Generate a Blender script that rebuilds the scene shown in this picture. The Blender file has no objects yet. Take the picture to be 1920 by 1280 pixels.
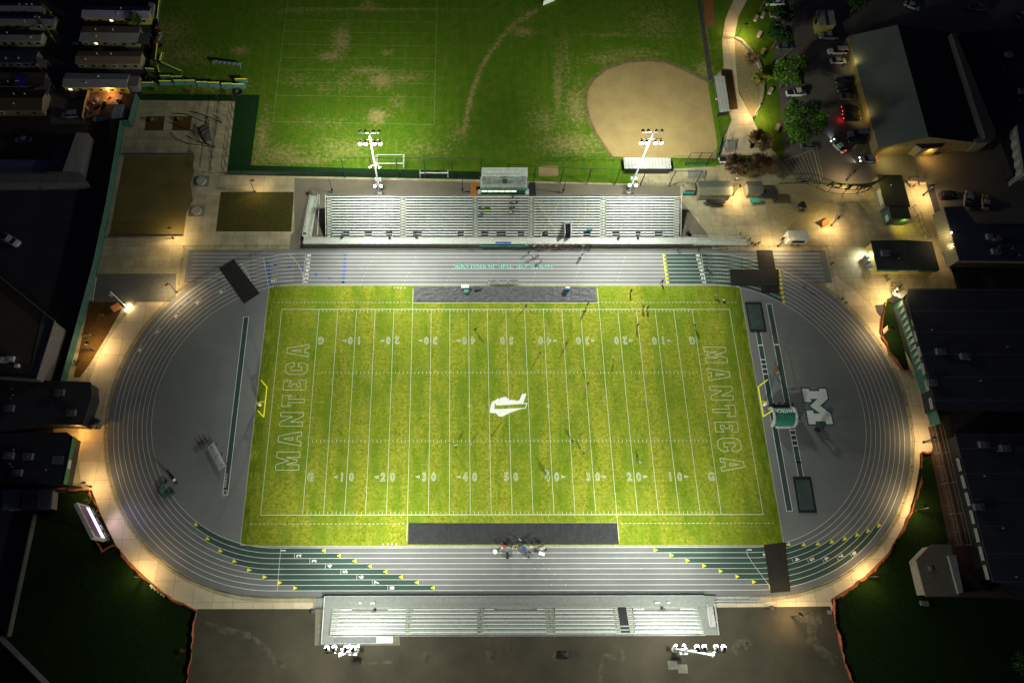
import bpy, bmesh, math, random
from mathutils import Vector, Matrix, noise as mnoise
from mathutils.geometry import tessellate_polygon
random.seed(7)
R=math.radians
S=bpy.context.scene; COL=S.collection
# ------------------------------------------------------------------ camera
F,CX,CY,CZ,RX,RY,RZ,PX,PY=1335.12957765,-12.59860158,-44.77234518,160.26702901,0.40228808,-0.00402310,-0.00170743,857.96637444,586.98506626
cd=bpy.data.cameras.new('camera'); cam=bpy.data.objects.new('camera',cd); COL.objects.link(cam); S.camera=cam
cam.location=(CX,CY,CZ); cam.rotation_euler=(RX,RY,RZ)
cd.sensor_width=36; cd.sensor_fit='HORIZONTAL'; cd.lens=F*36/1920
cd.shift_x=(960-PX)/1920; cd.shift_y=-(640-PY)/1920
cd.clip_start=1; cd.clip_end=2000
_RM=cam.rotation_euler.to_matrix()
def G(x,y,z=0.0):
    d=_RM@Vector(((x-PX)/F,-(y-PY)/F,-1)); t=(z-CZ)/d.z
    return Vector((CX+d.x*t,CY+d.y*t,z))
def GL(pts,z=0.0): return [G(x,y,z) for x,y in pts]
# ------------------------------------------------------------------ world, exposure
w=bpy.data.worlds.new('World'); S.world=w; w.use_nodes=True
bgn=w.node_tree.nodes['Background']
bgn.inputs['Color'].default_value=(.35,.42,.75,1); bgn.inputs['Strength'].default_value=.03
S.view_settings.view_transform='Standard'; S.view_settings.look='None'; S.view_settings.exposure=0.18; S.view_settings.gamma=1
S.cycles.use_denoising=True; S.cycles.max_bounces=4; S.cycles.diffuse_bounces=2; S.cycles.glossy_bounces=2
S.cycles.sample_clamp_indirect=3
# ------------------------------------------------------------------ materials
MATS={}
def nodes(name):
    m=bpy.data.materials.new(name); m.use_nodes=True; nt=m.node_tree
    return m,nt,nt.nodes['Principled BSDF']
def N(nt,t,**k):
    n=nt.nodes.new(t)
    for a,b in k.items():
        if a in n.inputs: n.inputs[a].default_value=b
        else: setattr(n,a,b)
    return n
def noise_fac(nt,scale,detail=3,lo=.35,hi=.65,stretch=None,rough=.6):
    g=nt.nodes.new('ShaderNodeNewGeometry'); v=g.outputs['Position']
    if stretch:
        mp=nt.nodes.new('ShaderNodeVectorMath'); mp.operation='MULTIPLY'; mp.inputs[1].default_value=stretch
        nt.links.new(v,mp.inputs[0]); v=mp.outputs[0]
    n=N(nt,'ShaderNodeTexNoise',Scale=scale,Detail=detail,Roughness=rough); nt.links.new(v,n.inputs['Vector'])
    r=nt.nodes.new('ShaderNodeMapRange'); r.inputs[1].default_value=lo; r.inputs[2].default_value=hi
    nt.links.new(n.outputs['Fac'],r.inputs[0]); return r.outputs[0]
def mix(nt,fac,a,b,mode='MIX'):
    m=nt.nodes.new('ShaderNodeMix'); m.data_type='RGBA'; m.blend_type=mode
    for s,v in ((0,fac),(6,a),(7,b)):
        if hasattr(v,'is_linked'): nt.links.new(v,m.inputs[s])
        else: m.inputs[s].default_value=v if s==0 else (*v,1)
    return m.outputs[2]
def math_(nt,op,a,b=0.0):
    m=nt.nodes.new('ShaderNodeMath'); m.operation=op
    for i,v in enumerate((a,b)):
        if hasattr(v,'is_linked'): nt.links.new(v,m.inputs[i])
        else: m.inputs[i].default_value=v
    return m.outputs[0]
def M(name,c=(.5,.5,.5),rough=.7,metal=0,var=.25,scale=1.5,emit=0,ecol=None,bump=0):
    if name in MATS: return MATS[name]
    m,nt,p=nodes(name)
    if var:
        f=noise_fac(nt,scale,5,.3,.7)
        col=mix(nt,f,tuple(x*(1-var) for x in c),tuple(min(1,x*(1+var*.6)) for x in c)); nt.links.new(col,p.inputs['Base Color'])
    else: p.inputs['Base Color'].default_value=(*c,1)
    p.inputs['Roughness'].default_value=rough; p.inputs['Metallic'].default_value=metal
    if emit:
        p.inputs['Emission Color'].default_value=(*(ecol or c),1); p.inputs['Emission Strength'].default_value=emit
    if bump:
        f=noise_fac(nt,scale*6,4,0,1); b=nt.nodes.new('ShaderNodeBump'); b.inputs['Strength'].default_value=bump; b.inputs['Distance'].default_value=.05
        nt.links.new(f,b.inputs['Height']); nt.links.new(b.outputs[0],p.inputs['Normal'])
    MATS[name]=m; return m
def custom(name,fn,rough=.85,spec=.3):
    m,nt,p=nodes(name); nt.links.new(fn(nt),p.inputs['Base Color']); p.inputs['Roughness'].default_value=rough
    p.inputs['Specular IOR Level'].default_value=spec
    MATS[name]=m; return m
def f_field(nt):
    fine=noise_fac(nt,1.6,6,.36,.64,rough=.8)
    big=noise_fac(nt,.12,4,.46,.60,(1.9,.5,1))
    med=noise_fac(nt,.45,4,.42,.66,(1.2,.8,1))
    c=mix(nt,fine,(.105,.135,.005),(.40,.42,.035))
    c=mix(nt,math_(nt,'MULTIPLY',big,.6),c,(.06,.16,.004))
    c=mix(nt,math_(nt,'MULTIPLY',med,.3),c,(.34,.33,.06))
    ln=noise_fac(nt,1.0,2,.35,.65,(.05,3.2,1))
    c=mix(nt,math_(nt,'MULTIPLY',ln,.3),c,(.09,.14,.006))
    st=noise_fac(nt,1.0,1,.45,.55,(.32,.01,1))
    c=mix(nt,math_(nt,'MULTIPLY',st,.35),c,(.13,.21,.01))
    g=nt.nodes.new('ShaderNodeNewGeometry'); sp=nt.nodes.new('ShaderNodeSeparateXYZ'); nt.links.new(g.outputs['Position'],sp.inputs[0])
    r=nt.nodes.new('ShaderNodeMapRange'); r.inputs[1].default_value=55.0; r.inputs[2].default_value=57.5; nt.links.new(math_(nt,'ABSOLUTE',sp.outputs[0]),r.inputs[0])
    e=math_(nt,'MULTIPLY',r.outputs[0],noise_fac(nt,.9,5,.35,.6,(1.4,.35,1)))
    return mix(nt,math_(nt,'MULTIPLY',e,.8),c,(.07,.12,.005))
custom('field_grass',f_field,.95,.1)
def f_practice(nt):
    a=nt.nodes.new('ShaderNodeAttribute'); a.attribute_name='patch'
    fine=noise_fac(nt,2.2,6,.3,.7,rough=.7); med=noise_fac(nt,.35,5,.35,.68); blot=noise_fac(nt,.9,6,.25,.75,rough=.75)
    c=mix(nt,fine,(.026,.08,.003),(.09,.205,.008)); c=mix(nt,math_(nt,'MULTIPLY',med,.6),c,(.15,.165,.018))
    stripe=noise_fac(nt,1.0,3,.4,.65,(.8,.05,1)); c=mix(nt,math_(nt,'MULTIPLY',stripe,.35),c,(.03,.12,.004))
    k=math_(nt,'ADD',a.outputs['Fac'],math_(nt,'MULTIPLY',math_(nt,'SUBTRACT',blot,.5),1.25))
    r=nt.nodes.new('ShaderNodeMapRange'); r.inputs[1].default_value=.22; r.inputs[2].default_value=.80; nt.links.new(k,r.inputs[0])
    dirt=mix(nt,fine,(.16,.13,.05),(.40,.34,.13))
    return mix(nt,r.outputs[0],c,dirt)
custom('practice_grass',f_practice,.95,.1)
def f_concrete(base,dark,joint=3.0):
    def f(nt):
        g=nt.nodes.new('ShaderNodeNewGeometry')
        b=N(nt,'ShaderNodeTexBrick',Scale=1.0); b.offset=0; b.inputs['Mortar Size'].default_value=.035; b.inputs['Brick Width'].default_value=joint; b.inputs['Row Height'].default_value=joint
        b.inputs['Color1'].default_value=(1,1,1,1); b.inputs['Color2'].default_value=(.84,.84,.84,1); b.inputs['Mortar'].default_value=(.45,.43,.4,1); b.inputs['Bias'].default_value=0
        nt.links.new(g.outputs['Position'],b.inputs['Vector'])
        c=mix(nt,noise_fac(nt,.25,6,.32,.68),base,dark); c=mix(nt,math_(nt,'MULTIPLY',noise_fac(nt,3,4,.4,.7),.25),c,dark)
        return mix(nt,1.0,c,b.outputs['Color'],'MULTIPLY')
    return f
custom('pale_concrete',f_concrete((.50,.44,.27),(.29,.255,.155)),.85)
custom('ring_concrete',f_concrete((.66,.55,.38),(.50,.42,.28),4.2),.85)  # flood spill on the ring walk is put into this brighter tone
def f_asphalt(a,b,s=.12):
    def f(nt):
        c=mix(nt,noise_fac(nt,s,6,.3,.7),a,b); c=mix(nt,math_(nt,'MULTIPLY',noise_fac(nt,5,3,.3,.7),.3),c,b)
        return mix(nt,math_(nt,'MULTIPLY',noise_fac(nt,1,4,.45,.7,(.05,.9,1)),.2),c,tuple(x*1.5 for x in a))
    return f
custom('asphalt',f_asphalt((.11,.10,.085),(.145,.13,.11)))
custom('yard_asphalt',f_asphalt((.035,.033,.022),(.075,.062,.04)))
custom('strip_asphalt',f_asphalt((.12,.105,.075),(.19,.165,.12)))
custom('dark_asphalt',f_asphalt((.03,.03,.034),(.038,.038,.042)))
custom('brown_road',f_asphalt((.05,.037,.025),(.062,.046,.032)))
custom('track_rubber',f_asphalt((.15,.155,.157),(.18,.185,.182),.3),.8)
custom('track_curve_rubber',f_asphalt((.15,.155,.157),(.18,.185,.182),.3),.8)
custom('infield_rubber',f_asphalt((.165,.175,.167),(.215,.225,.212),.06),.8)
custom('green_rubber',f_asphalt((.035,.07,.055),(.045,.085,.07),.3),.8)
custom('dirt',lambda nt: mix(nt,math_(nt,'MULTIPLY',noise_fac(nt,6,5,.3,.7),.45),mix(nt,noise_fac(nt,.18,6,.35,.7),(.36,.27,.12),(.27,.195,.085)),(.22,.155,.07)),.95)
custom('dirt_edge',lambda nt: mix(nt,noise_fac(nt,.8,6,.35,.65),(.20,.15,.06),(.09,.10,.025)),.95)
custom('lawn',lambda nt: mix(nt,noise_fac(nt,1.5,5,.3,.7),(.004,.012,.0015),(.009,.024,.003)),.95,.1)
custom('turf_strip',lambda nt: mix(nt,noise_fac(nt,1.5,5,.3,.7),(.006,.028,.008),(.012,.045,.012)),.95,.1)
custom('mulch',lambda nt: mix(nt,noise_fac(nt,3,6,.3,.7,rough=.8),(.035,.02,.008),(.13,.07,.02)),1,.1)
custom('garden_mulch',lambda nt: mix(nt,noise_fac(nt,2.2,6,.35,.65,rough=.8),(.022,.028,.007),(.085,.07,.016)),1,.1)
custom('olive_court',lambda nt: mix(nt,noise_fac(nt,.2,5,.3,.7),(.11,.085,.022),(.15,.12,.035)),.8)
custom('tarp_grey',lambda nt: mix(nt,noise_fac(nt,.5,6,.35,.65,(1.5,2,1)),(.065,.067,.07),(.10,.103,.107)),.6)
custom('tarp_black',lambda nt: mix(nt,noise_fac(nt,.5,6,.3,.7,(2,.8,1)),(.022,.023,.024),(.037,.038,.04)),.65)
for n in ('tarp_grey','tarp_black'):
    m=MATS[n]; nt=m.node_tree; p=nt.nodes['Principled BSDF']; b=nt.nodes.new('ShaderNodeBump'); b.inputs['Distance'].default_value=.15; b.inputs['Strength'].default_value=.8
    nt.links.new(noise_fac(nt,1.6,5,0,1,(2.2,.6,1)),b.inputs['Height']); nt.links.new(b.outputs[0],p.inputs['Normal'])
def f_corr(c,period=.6,ax=0,ln_=.45):
    def f(nt):
        g=nt.nodes.new('ShaderNodeNewGeometry'); s=nt.nodes.new('ShaderNodeSeparateXYZ'); nt.links.new(g.outputs['Position'],s.inputs[0])
        w_=math_(nt,'FRACT',math_(nt,'DIVIDE',s.outputs[ax],period)); l=math_(nt,'LESS_THAN',w_,.14 if period<3 else .035)
        base=mix(nt,noise_fac(nt,.3,5,.3,.7),c,tuple(x*.75 for x in c))
        return mix(nt,l,base,tuple(x*ln_ for x in c))
    return f
custom('pale_metal_roof',f_corr((.42,.43,.42),.9,0),.5); custom('dark_seam_roof',f_corr((.035,.036,.05),5.5,1,2.0),.6)
custom('ribbed_roof',f_corr((.03,.032,.04),.9,1),.6); custom('striped_awning',f_corr((.33,.27,.16),.8,1),.6)
custom('green_grey_roof',lambda nt: mix(nt,noise_fac(nt,.1,5,.3,.7),(.12,.145,.13),(.145,.165,.15)),.7)
custom('panel_wall',f_corr((.20,.18,.17),4,0),.7); custom('shingle_lavender',f_corr((.36,.34,.46),.5,1),.8)
custom('shingle_brown',lambda nt: mix(nt,noise_fac(nt,2,6,.3,.7),(.16,.10,.06),(.25,.17,.11)),.9)
custom('shingle_grey',lambda nt: mix(nt,noise_fac(nt,2,6,.3,.7),(.22,.21,.21),(.32,.31,.31)),.9)
WHITE=M('white_paint',(.86,.86,.80),.7,var=.12); LINE=M('chalk_line',(.56,.60,.38),.9,var=.2,scale=4)
DIMLINE=M('faded_line',(.22,.32,.10),.9,var=.6,scale=1.5)
BLACK=M('black_paint',(.015,.015,.016),.6,var=.2); DKMET=M('dark_metal',(.03,.03,.032),.5,.3); YEL=M('yellow_paint',(.92,.88,.02),.6,var=.1)
BLUE=M('blue_paint',(.02,.10,.42),.7,var=.1); ALU=M('aluminium',(.56,.58,.55),.45,0,var=.15,scale=3); ALUD=M('aluminium_deck',(.26,.28,.26),.6,var=.3,scale=2)
GALV=M('galvanised_steel',(.55,.57,.56),.5,.0,var=.2); GREEN=M('green_paint',(.012,.16,.09),.6,var=.2); DGREEN=M('dark_green_panel',(.035,.11,.085),.7,var=.25,scale=.6)
ORANGE=M('orange_netting',(.30,.075,.018),.8,var=.45,scale=2); ORP=M('orange_wall',(.55,.17,.02),.7); CREAM=M('cream_wall',(.24,.21,.13),.85); YWALL=M('yellow_wall',(.30,.25,.06),.85)
TAN=M('tan_wall',(.26,.22,.16),.85); RUBBER=M('black_rubber',(.012,.011,.01),.85,var=.5,scale=1); GLASS=M('dark_glass',(.01,.012,.016),.1,var=0)
LENS=M('lamp_lens',(1,1,1),.3,var=0,emit=60,ecol=(.93,.97,1)); WLENS=M('warm_lens',(1,.9,.6),.3,var=0,emit=14,ecol=(1,.72,.35))
WINLIT=M('lit_window',(.9,.85,.6),.3,var=0,emit=1.6,ecol=(1,.85,.5)); DARKROOF=M('dark_roof',(.03,.03,.032),.8,var=.2,scale=.4); NAVY=M('navy_roof',(.022,.026,.05),.7,var=.2,scale=.3)
BROWNROOF=M('brown_roof',(.10,.06,.033),.9,var=.2,scale=.2); BRGREY=M('parapet_grey',(.17,.15,.14),.9,var=.2); TEAL=M('teal_paint',(.03,.30,.26),.8,var=.2)
# ------------------------------------------------------------------ mesh builder
class MB:
    def __init__(s): s.v=[]; s.f=[]; s.m=[]; s.cm=0
    def face(s,pts):
        i=len(s.v); s.v+=[Vector(p) for p in pts]; s.f.append(tuple(range(i,i+len(pts)))); s.m.append(s.cm)
    def poly(s,pts,holes=(),):
        loops=[[Vector(p) for p in pts]]+[[Vector(p) for p in h] for h in holes]
        flat=[p for l in loops for p in l]; i=len(s.v); s.v+=flat
        for t in tessellate_polygon(loops):
            a,b,c=[flat[k] for k in t]
            if (b-a).cross(c-a).z<0: t=(t[0],t[2],t[1])
            s.f.append(tuple(i+k for k in t)); s.m.append(s.cm)
    def prism(s,pts,z0,z1):
        P=[Vector((p[0],p[1],0)) for p in pts]
        ar=sum(P[i].x*P[(i+1)%len(P)].y-P[(i+1)%len(P)].x*P[i].y for i in range(len(P)))
        if ar<0: P.reverse()
        s.poly([(p.x,p.y,z1) for p in P]); n=len(P)
        for i in range(n):
            a,b=P[i],P[(i+1)%n]; s.face([(a.x,a.y,z0),(b.x,b.y,z0),(b.x,b.y,z1),(a.x,a.y,z1)])
    def box(s,c,d,rz=0,tilt=None):
        X,Y,Z=[q/2 for q in d]; m=Matrix.Rotation(rz,3,'Z')
        if tilt is not None: m=m@tilt
        i=len(s.v); s.v+=[Vector(c)+m@Vector((a*X,b*Y,g*Z)) for a,b,g in ((-1,-1,-1),(1,-1,-1),(1,1,-1),(-1,1,-1),(-1,-1,1),(1,-1,1),(1,1,1),(-1,1,1))]
        for q in ((3,2,1,0),(4,5,6,7),(0,1,5,4),(1,2,6,5),(2,3,7,6),(3,0,4,7)): s.f.append(tuple(i+k for k in q)); s.m.append(s.cm)
    def tube(s,a,b,r0,r1=None,n=6):
        a,b=Vector(a),Vector(b); r1=r0 if r1 is None else r1; d=(b-a).normalized(); u=d.orthogonal().normalized(); v=d.cross(u); i=len(s.v)
        for p,r in((a,r0),(b,r1)):
            s.v+=[p+(u*math.cos(2*math.pi*k/n)+v*math.sin(2*math.pi*k/n))*r for k in range(n)]
        for k in range(n): s.f.append((i+k,i+(k+1)%n,i+n+(k+1)%n,i+n+k)); s.m.append(s.cm)
        s.f.append(tuple(i+k for k in range(n-1,-1,-1))); s.f.append(tuple(i+n+k for k in range(n))); s.m+=[s.cm]*2
    def path(s,pts,r,n=6):
        for a,b in zip(pts,pts[1:]): s.tube(a,b,r,r,n)
    def strip(s,pts,wd,z=None):
        P=[Vector((p[0],p[1],p[2] if z is None else z)) for p in pts]
        L=[];Rr=[]
        for i,p in enumerate(P):
            d=((P[min(i+1,len(P)-1)]-P[max(i-1,0)]).normalized()); nrm=Vector((-d.y,d.x,0)); L.append(p+nrm*wd/2); Rr.append(p-nrm*wd/2)
        for i in range(len(P)-1): s.face([Rr[i],Rr[i+1],L[i+1],L[i]])
    def ball(s,c,r,seg=8,rings=5,sq=1.0):
        c=Vector(c); i=len(s.v)
        for a in range(rings+1):
            t=math.pi*a/rings
            for b in range(seg): s.v.append(c+Vector((r*math.sin(t)*math.cos(2*math.pi*b/seg),r*math.sin(t)*math.sin(2*math.pi*b/seg),sq*r*math.cos(t))))
        for a in range(rings):
            for b in range(seg): s.f.append((i+a*seg+b,i+(a+1)*seg+b,i+(a+1)*seg+(b+1)%seg,i+a*seg+(b+1)%seg)); s.m.append(s.cm)
    def build(s,name,mat,parent=None,origin=None,smooth=False):
        o=Vector(parent.location) if (parent is not None and origin is None) else Vector(origin or (0,0,0))
        me=bpy.data.meshes.new(name); me.from_pydata([tuple(p-o) for p in s.v],[],s.f)
        for mm in (mat if isinstance(mat,(list,tuple)) else [mat]): me.materials.append(mm)
        if isinstance(mat,(list,tuple)): me.polygons.foreach_set('material_index',s.m)
        if smooth: me.polygons.foreach_set('use_smooth',[True]*len(me.polygons))
        me.update(); ob=bpy.data.objects.new(name,me); COL.objects.link(ob)
        if parent is not None: ob.parent=parent
        else: ob.location=o
        return ob
def tag(o,label,cat,group=None,kind=None):
    if label: o['label']=label
    if cat: o['category']=cat
    if group: o['group']=group
    if kind: o['kind']=kind
    return o
def thing(name,label,cat,loc=(0,0,0),rz=0,group=None):
    o=bpy.data.objects.new(name,None); COL.objects.link(o); o.location=loc; o.rotation_euler.z=rz; o.empty_display_size=.3
    return tag(o,label,cat,group)
def solo(name,mb,mat,label,cat,group=None):
    vs=mb.v; o=(sum(p.x for p in vs)/len(vs),sum(p.y for p in vs)/len(vs),min(p.z for p in vs))
    return tag(mb.build(name,mat,origin=o),label,cat,group)
def struct(name,mb,mat): return tag(mb.build(name,mat),None,None,None,'structure')
def dup(r,loc,rz,label,group=None):
    c=r.copy(); COL.objects.link(c); c.location=loc; c.rotation_euler.z=rz; c['label']=label
    if group: c['group']=group
    for ch in list(r.children):
        if ch.type=='LIGHT': pass
        d=ch.copy(); COL.objects.link(d); d.parent=c
        for g in list(ch.children):
            e=g.copy(); COL.objects.link(e); e.parent=d
    return c
def lamp_light(name,kind,loc,parent,energy,col,target=None,size=R(120),blend=1,soft=.5):
    L=bpy.data.lights.new(name,kind); L.energy=energy; L.color=col; L.shadow_soft_size=soft
    if kind=='SPOT': L.spot_size=size; L.spot_blend=blend
    o=bpy.data.objects.new(name,L); COL.objects.link(o)
    if target is not None: o.rotation_euler=(Vector(target)-Vector(loc)).to_track_quat('-Z','Y').to_euler()
    o.location=Vector(loc)-(Vector(parent.location) if parent else Vector())
    if parent: o.parent=parent
    return o
_TX={}
def textmesh(s,off=0.0):
    if (s,off) in _TX: return _TX[(s,off)]
    c=bpy.data.curves.new('t','FONT'); c.body=s; c.offset=off; c.resolution_u=2; o=bpy.data.objects.new('t',c); COL.objects.link(o)
    bpy.context.view_layer.update(); dg=bpy.context.evaluated_depsgraph_get(); me=bpy.data.meshes.new_from_object(o.evaluated_get(dg))
    V=[(v.co.x,v.co.y) for v in me.vertices]; Fc=[tuple(p.vertices) for p in me.polygons]; COL.objects.unlink(o); bpy.data.objects.remove(o); bpy.data.meshes.remove(me)
    c0=bpy.data.curves.remove(c); _TX[(s,off)]=(V,Fc); return V,Fc
def put_text(mb,s,c,up,h,off=0.0,right=None,sx=1.0,zoff=0.0):
    V,Fc=textmesh(s,off); V0,_=textmesh(s,0.0)
    x0,x1=min(v[0] for v in V0),max(v[0] for v in V0); y0,y1=min(v[1] for v in V0),max(v[1] for v in V0)
    k=h/(y1-y0); up=Vector(up).normalized(); rt=Vector(right).normalized() if right is not None else up.cross(Vector((0,0,1))).normalized()
    nrm=rt.cross(up); i=len(mb.v)
    for x,y in V: mb.v.append(Vector(c)+rt*(x-(x0+x1)/2)*k*sx+up*(y-(y0+y1)/2)*k+nrm*zoff)
    for f in Fc: mb.f.append(tuple(i+q for q in f)); mb.m.append(mb.cm)
    return (x1-x0)*k*sx
# ================================================================== GROUND
m=MB(); m.face([(-500,-400,0),(500,-400,0),(500,500,0),(-500,500,0)]); struct('ground',m,MATS['dark_asphalt'])
def area(name,pts,mat,z,px=True):
    m=MB(); m.poly(GL(pts,z) if px else [(x,y,z) for x,y in pts]); return struct(name,m,MATS[mat] if isinstance(mat,str) else mat)
# practice field with a wear attribute (bare earth patches where the photo shows them)
def practice():
    z=.02; xs=[-128+1.0*i for i in range(222)]; ys=[59+1.0*j for j in range(96)]
    blobs=[((640,75),16,30,.75),((690,10),14,14,.6),((620,105),22,10,.8),((690,132),34,7,.75),((725,100),14,7,.65),((715,150),22,16,.85),((760,145),40,12,.5),((708,218),15,14,1.0),
      ((745,190),14,18,.45),((650,150),40,30,.35),((560,20),60,6,.45),((690,18),150,3,.65),((610,165),20,10,.4),((560,150),30,20,.35),((320,60),40,40,.5),((290,100),30,30,.6),((345,105),50,25,.5),((450,95),16,10,.7),
      ((980,60),22,10,.7),((985,30),12,14,.5),((1050,130),12,50,.45),((1062,110),6,60,.5),((1045,170),6,50,.7),((1150,65),60,4,.55),((1230,45),50,40,.4),((1190,100),60,12,.45),((1080,200),20,40,.65),((1020,230),30,30,.45),((1070,270),60,22,.6),((1085,160),10,50,.3),
      ((860,250),20,20,.4),((800,280),60,20,.35),((640,280),60,25,.45),((520,290),50,20,.6),((490,270),14,60,.65),((560,300),60,8,.6),((600,230),60,15,.3),((1320,130),14,20,.7),((1135,110),40,12,.5),((1320,60),12,60,.4),((400,160),60,14,.6)]
    B=[(G(*c),rx*.155,ry*.17,a) for c,rx,ry,a in blobs]
    arc=[G(x,y) for x,y in ((1005,20),(985,30),(950,58),(915,105),(897,140),(885,175),(878,205),(868,255))]
    arc=[arc[i].lerp(arc[i+1],t/6) for i in range(len(arc)-1) for t in range(6)]
    V=[];A=[]
    for y in ys:
        for x in xs:
            k=0
            for c,rx,ry,a in B:
                d=((x-c.x)/rx)**2+((y-c.y)/ry)**2
                if d<6: k=max(k,a*math.exp(-d*.7))
            d=min((x-p.x)**2+(y-p.y)**2 for p in arc); k=max(k,.85*math.exp(-d/.8))
            V.append((x,y,z)); A.append(k)
    n=len(xs); Fc=[(j*n+i,j*n+i+1,(j+1)*n+i+1,(j+1)*n+i) for j in range(len(ys)-1) for i in range(n-1)]
    me=bpy.data.meshes.new('practice_field'); me.from_pydata(V,[],Fc); me.materials.append(MATS['practice_grass'])
    at=me.attributes.new('patch','FLOAT','POINT'); at.data.foreach_set('value',A)
    o=bpy.data.objects.new('practice_field',me); COL.objects.link(o); o['kind']='structure'
practice()
m=MB()
Lx=[(541,-10),(539,15),(537,38),(533,60),(530,83),(527,108),(524,130),(520,154),(516,179),(512,228)]; Rx=[(820,-10),(820,18),(819,42),(818,63),(817,87),(816,110),(817,134),(816,158),(815,183),(814,234)]
for a,b in zip(Lx,Rx): m.strip([G(*a,.035),G(*b,.035)],.1)
m.strip([G(541,-10,.036),G(512,228,.036)],.12); m.strip([G(820,-10,.036),G(814,234,.036)],.12); struct('practice_lines',m,DIMLINE)
area('trailer_park_lane',[(-40,-40),(304,-40),(290,60),(262,180),(235,235),(-40,300)],'dark_asphalt',.03)
area('side_road',[(-40,222),(120,222),(215,238),(205,270),(-40,290)],'brown_road',.04)
area('driveway',[(92,165),(122,165),(165,190),(160,232),(95,232)],M('driveway_concrete',(.13,.10,.085),.9),.045)
area('dark_yard',[(-60,236),(234,237),(206,395),(183,505),(124,722),(100,905),(-60,930)],'dark_asphalt',.035)
area('grass_verge',[(289,30),(298,30),(275,150),(262,180),(258,172),(270,140)],'lawn',.05)
area('turf_strip',[(262,176),(487,178),(470,310),(900,322),(900,337),(424,328),(441,192),(262,190)],'turf_strip',.05)
pav=[(262,188),(441,190),(425,328),(905,337),(1195,345),(1195,320),(1340,312),(1440,290),(1420,245),(1500,343),(1640,352),(1640,340),(1735,340),(1800,560),(1640,572),(1655,620),(1690,694),(1709,697),(1715,740),(1732,800),(1745,848),(1725,848),(1724,875),(1717,915),(1705,960),(1690,992),(1665,1035),(1625,1077),(1600,1095),(1557,1122),(1557,1138),(370,1141),(325,1122),(282,1090),(247,1057),(217,1020),(187,960),(172,915),(100,905),(100,720),(122,725),(183,505),(206,395),(233,238),(248,238)]
area('plaza_pavement',pav,'pale_concrete',.06)
area('service_strip',[(552,334),(1275,349),(1275,372),(1335,450),(1335,468),(543,468),(545,440),(552,435)],'strip_asphalt',.07)
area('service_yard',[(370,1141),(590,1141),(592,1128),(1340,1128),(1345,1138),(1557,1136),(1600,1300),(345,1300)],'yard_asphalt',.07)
area('apron_slab',[(592,1118),(1335,1118),(1335,1140),(745,1140),(750,1209),(590,1209)],M('apron_concrete',(.16,.155,.11),.9),.08)
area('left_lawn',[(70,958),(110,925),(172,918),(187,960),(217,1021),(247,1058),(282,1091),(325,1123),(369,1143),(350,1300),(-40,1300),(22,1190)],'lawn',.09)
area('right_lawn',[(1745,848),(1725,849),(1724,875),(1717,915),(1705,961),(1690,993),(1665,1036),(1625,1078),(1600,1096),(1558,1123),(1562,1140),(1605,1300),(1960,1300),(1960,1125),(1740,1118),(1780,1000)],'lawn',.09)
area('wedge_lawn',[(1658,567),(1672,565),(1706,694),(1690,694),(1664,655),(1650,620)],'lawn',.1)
area('curved_path',[(1383,-30),(1375,0),(1360,37),(1354,75),(1357,125),(1345,140),(1372,225),(1345,290),(1440,292),(1424,250),(1410,220),(1385,175),(1380,125),(1377,70),(1385,30),(1401,0),(1415,-30)],'ring_concrete',.08)
area('tan_court',[(1377,72),(1400,85),(1418,110),(1428,140),(1430,165),(1426,190),(1415,222),(1408,218),(1396,196),(1386,170),(1380,125)],M('tan_gravel',(.26,.22,.10),.95),.085)
area('dugout_shade_patch',[(1352,128),(1372,131),(1384,205),(1366,206)],M('dugout_shade_tone',(.13,.09,.035),.95),.09)  # dugout roof's cast shade, put into the ground colour
area('parking_lot',[(1458,-40),(1960,-40),(1960,345),(1640,345),(1525,342),(1500,300),(1468,290),(1462,200),(1448,100)],'asphalt',.05)
area('far_lot',[(1735,290),(1960,290),(1960,420),(1770,420)],'asphalt',.06)
area('tree_lawn',[(1412,-40),(1455,-40),(1452,90),(1462,190),(1470,285),(1466,302),(1424,250),(1416,224),(1428,190),(1432,160),(1425,125),(1405,85),(1378,68),(1388,28)],'practice_grass',.07)
area('shade_walk',[(1600,80),(1608,76),(1660,278),(1645,292),(1625,200)],'ring_concrete',.07)
area('infield_dirt',[(1101,195),(1103,170),(1115,150),(1138,131),(1173,119),(1215,115),(1250,119),(1285,134),(1327,155),(1345,270),(1342,297),(1150,294),(1120,250),(1107,222)],'dirt',.05)
m=MB(); e=GL([(1152,296),(1119,250),(1106,222),(1100,195),(1102,169),(1114,149),(1137,130),(1173,117),(1215,113),(1250,117),(1286,132),(1328,154)],.045); m.strip(e,2.2); struct('dirt_edge',m,MATS['dirt_edge'])
area('warning_track',[(1304,-20),(1312,-20),(1336,150),(1328,152),(1318,80)],M('warning_track_dark',(.07,.06,.06),.95),.06)
area('orange_clay_pad',[(1318,-20),(1336,-20),(1341,48),(1322,50)],M('clay_pad',(.22,.10,.03),.95),.06)
area('bullpen_dirt',[(1010,311),(1047,311),(1047,330),(1010,331)],'dirt',.055)
area('olive_court',[(233,292),(365,292),(362,312),(364,322),(357,345),(362,375),(350,398),(344,443),(205,443)],'olive_court',.08)
area('garden_bed',[(414,360),(551,360),(546,434),(405,434)],'garden_mulch',.085)
for q in ([(275,218),(309,218),(306,245),(271,245)],[(327,218),(360,219),(356,245),(322,245)]): area('planting_bed',q,'mulch',.085)
area('mulch_bed',[(167,566),(236,566),(200,630),(168,683),(150,707),(138,707),(152,640)],'mulch',.085)
area('court_slab',[(180,513),(270,513),(330,513),(330,566),(168,566)],M('grey_slab',(.13,.13,.115),.9),.075)  # flat grey ground patch, darker than the paving around it
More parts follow.
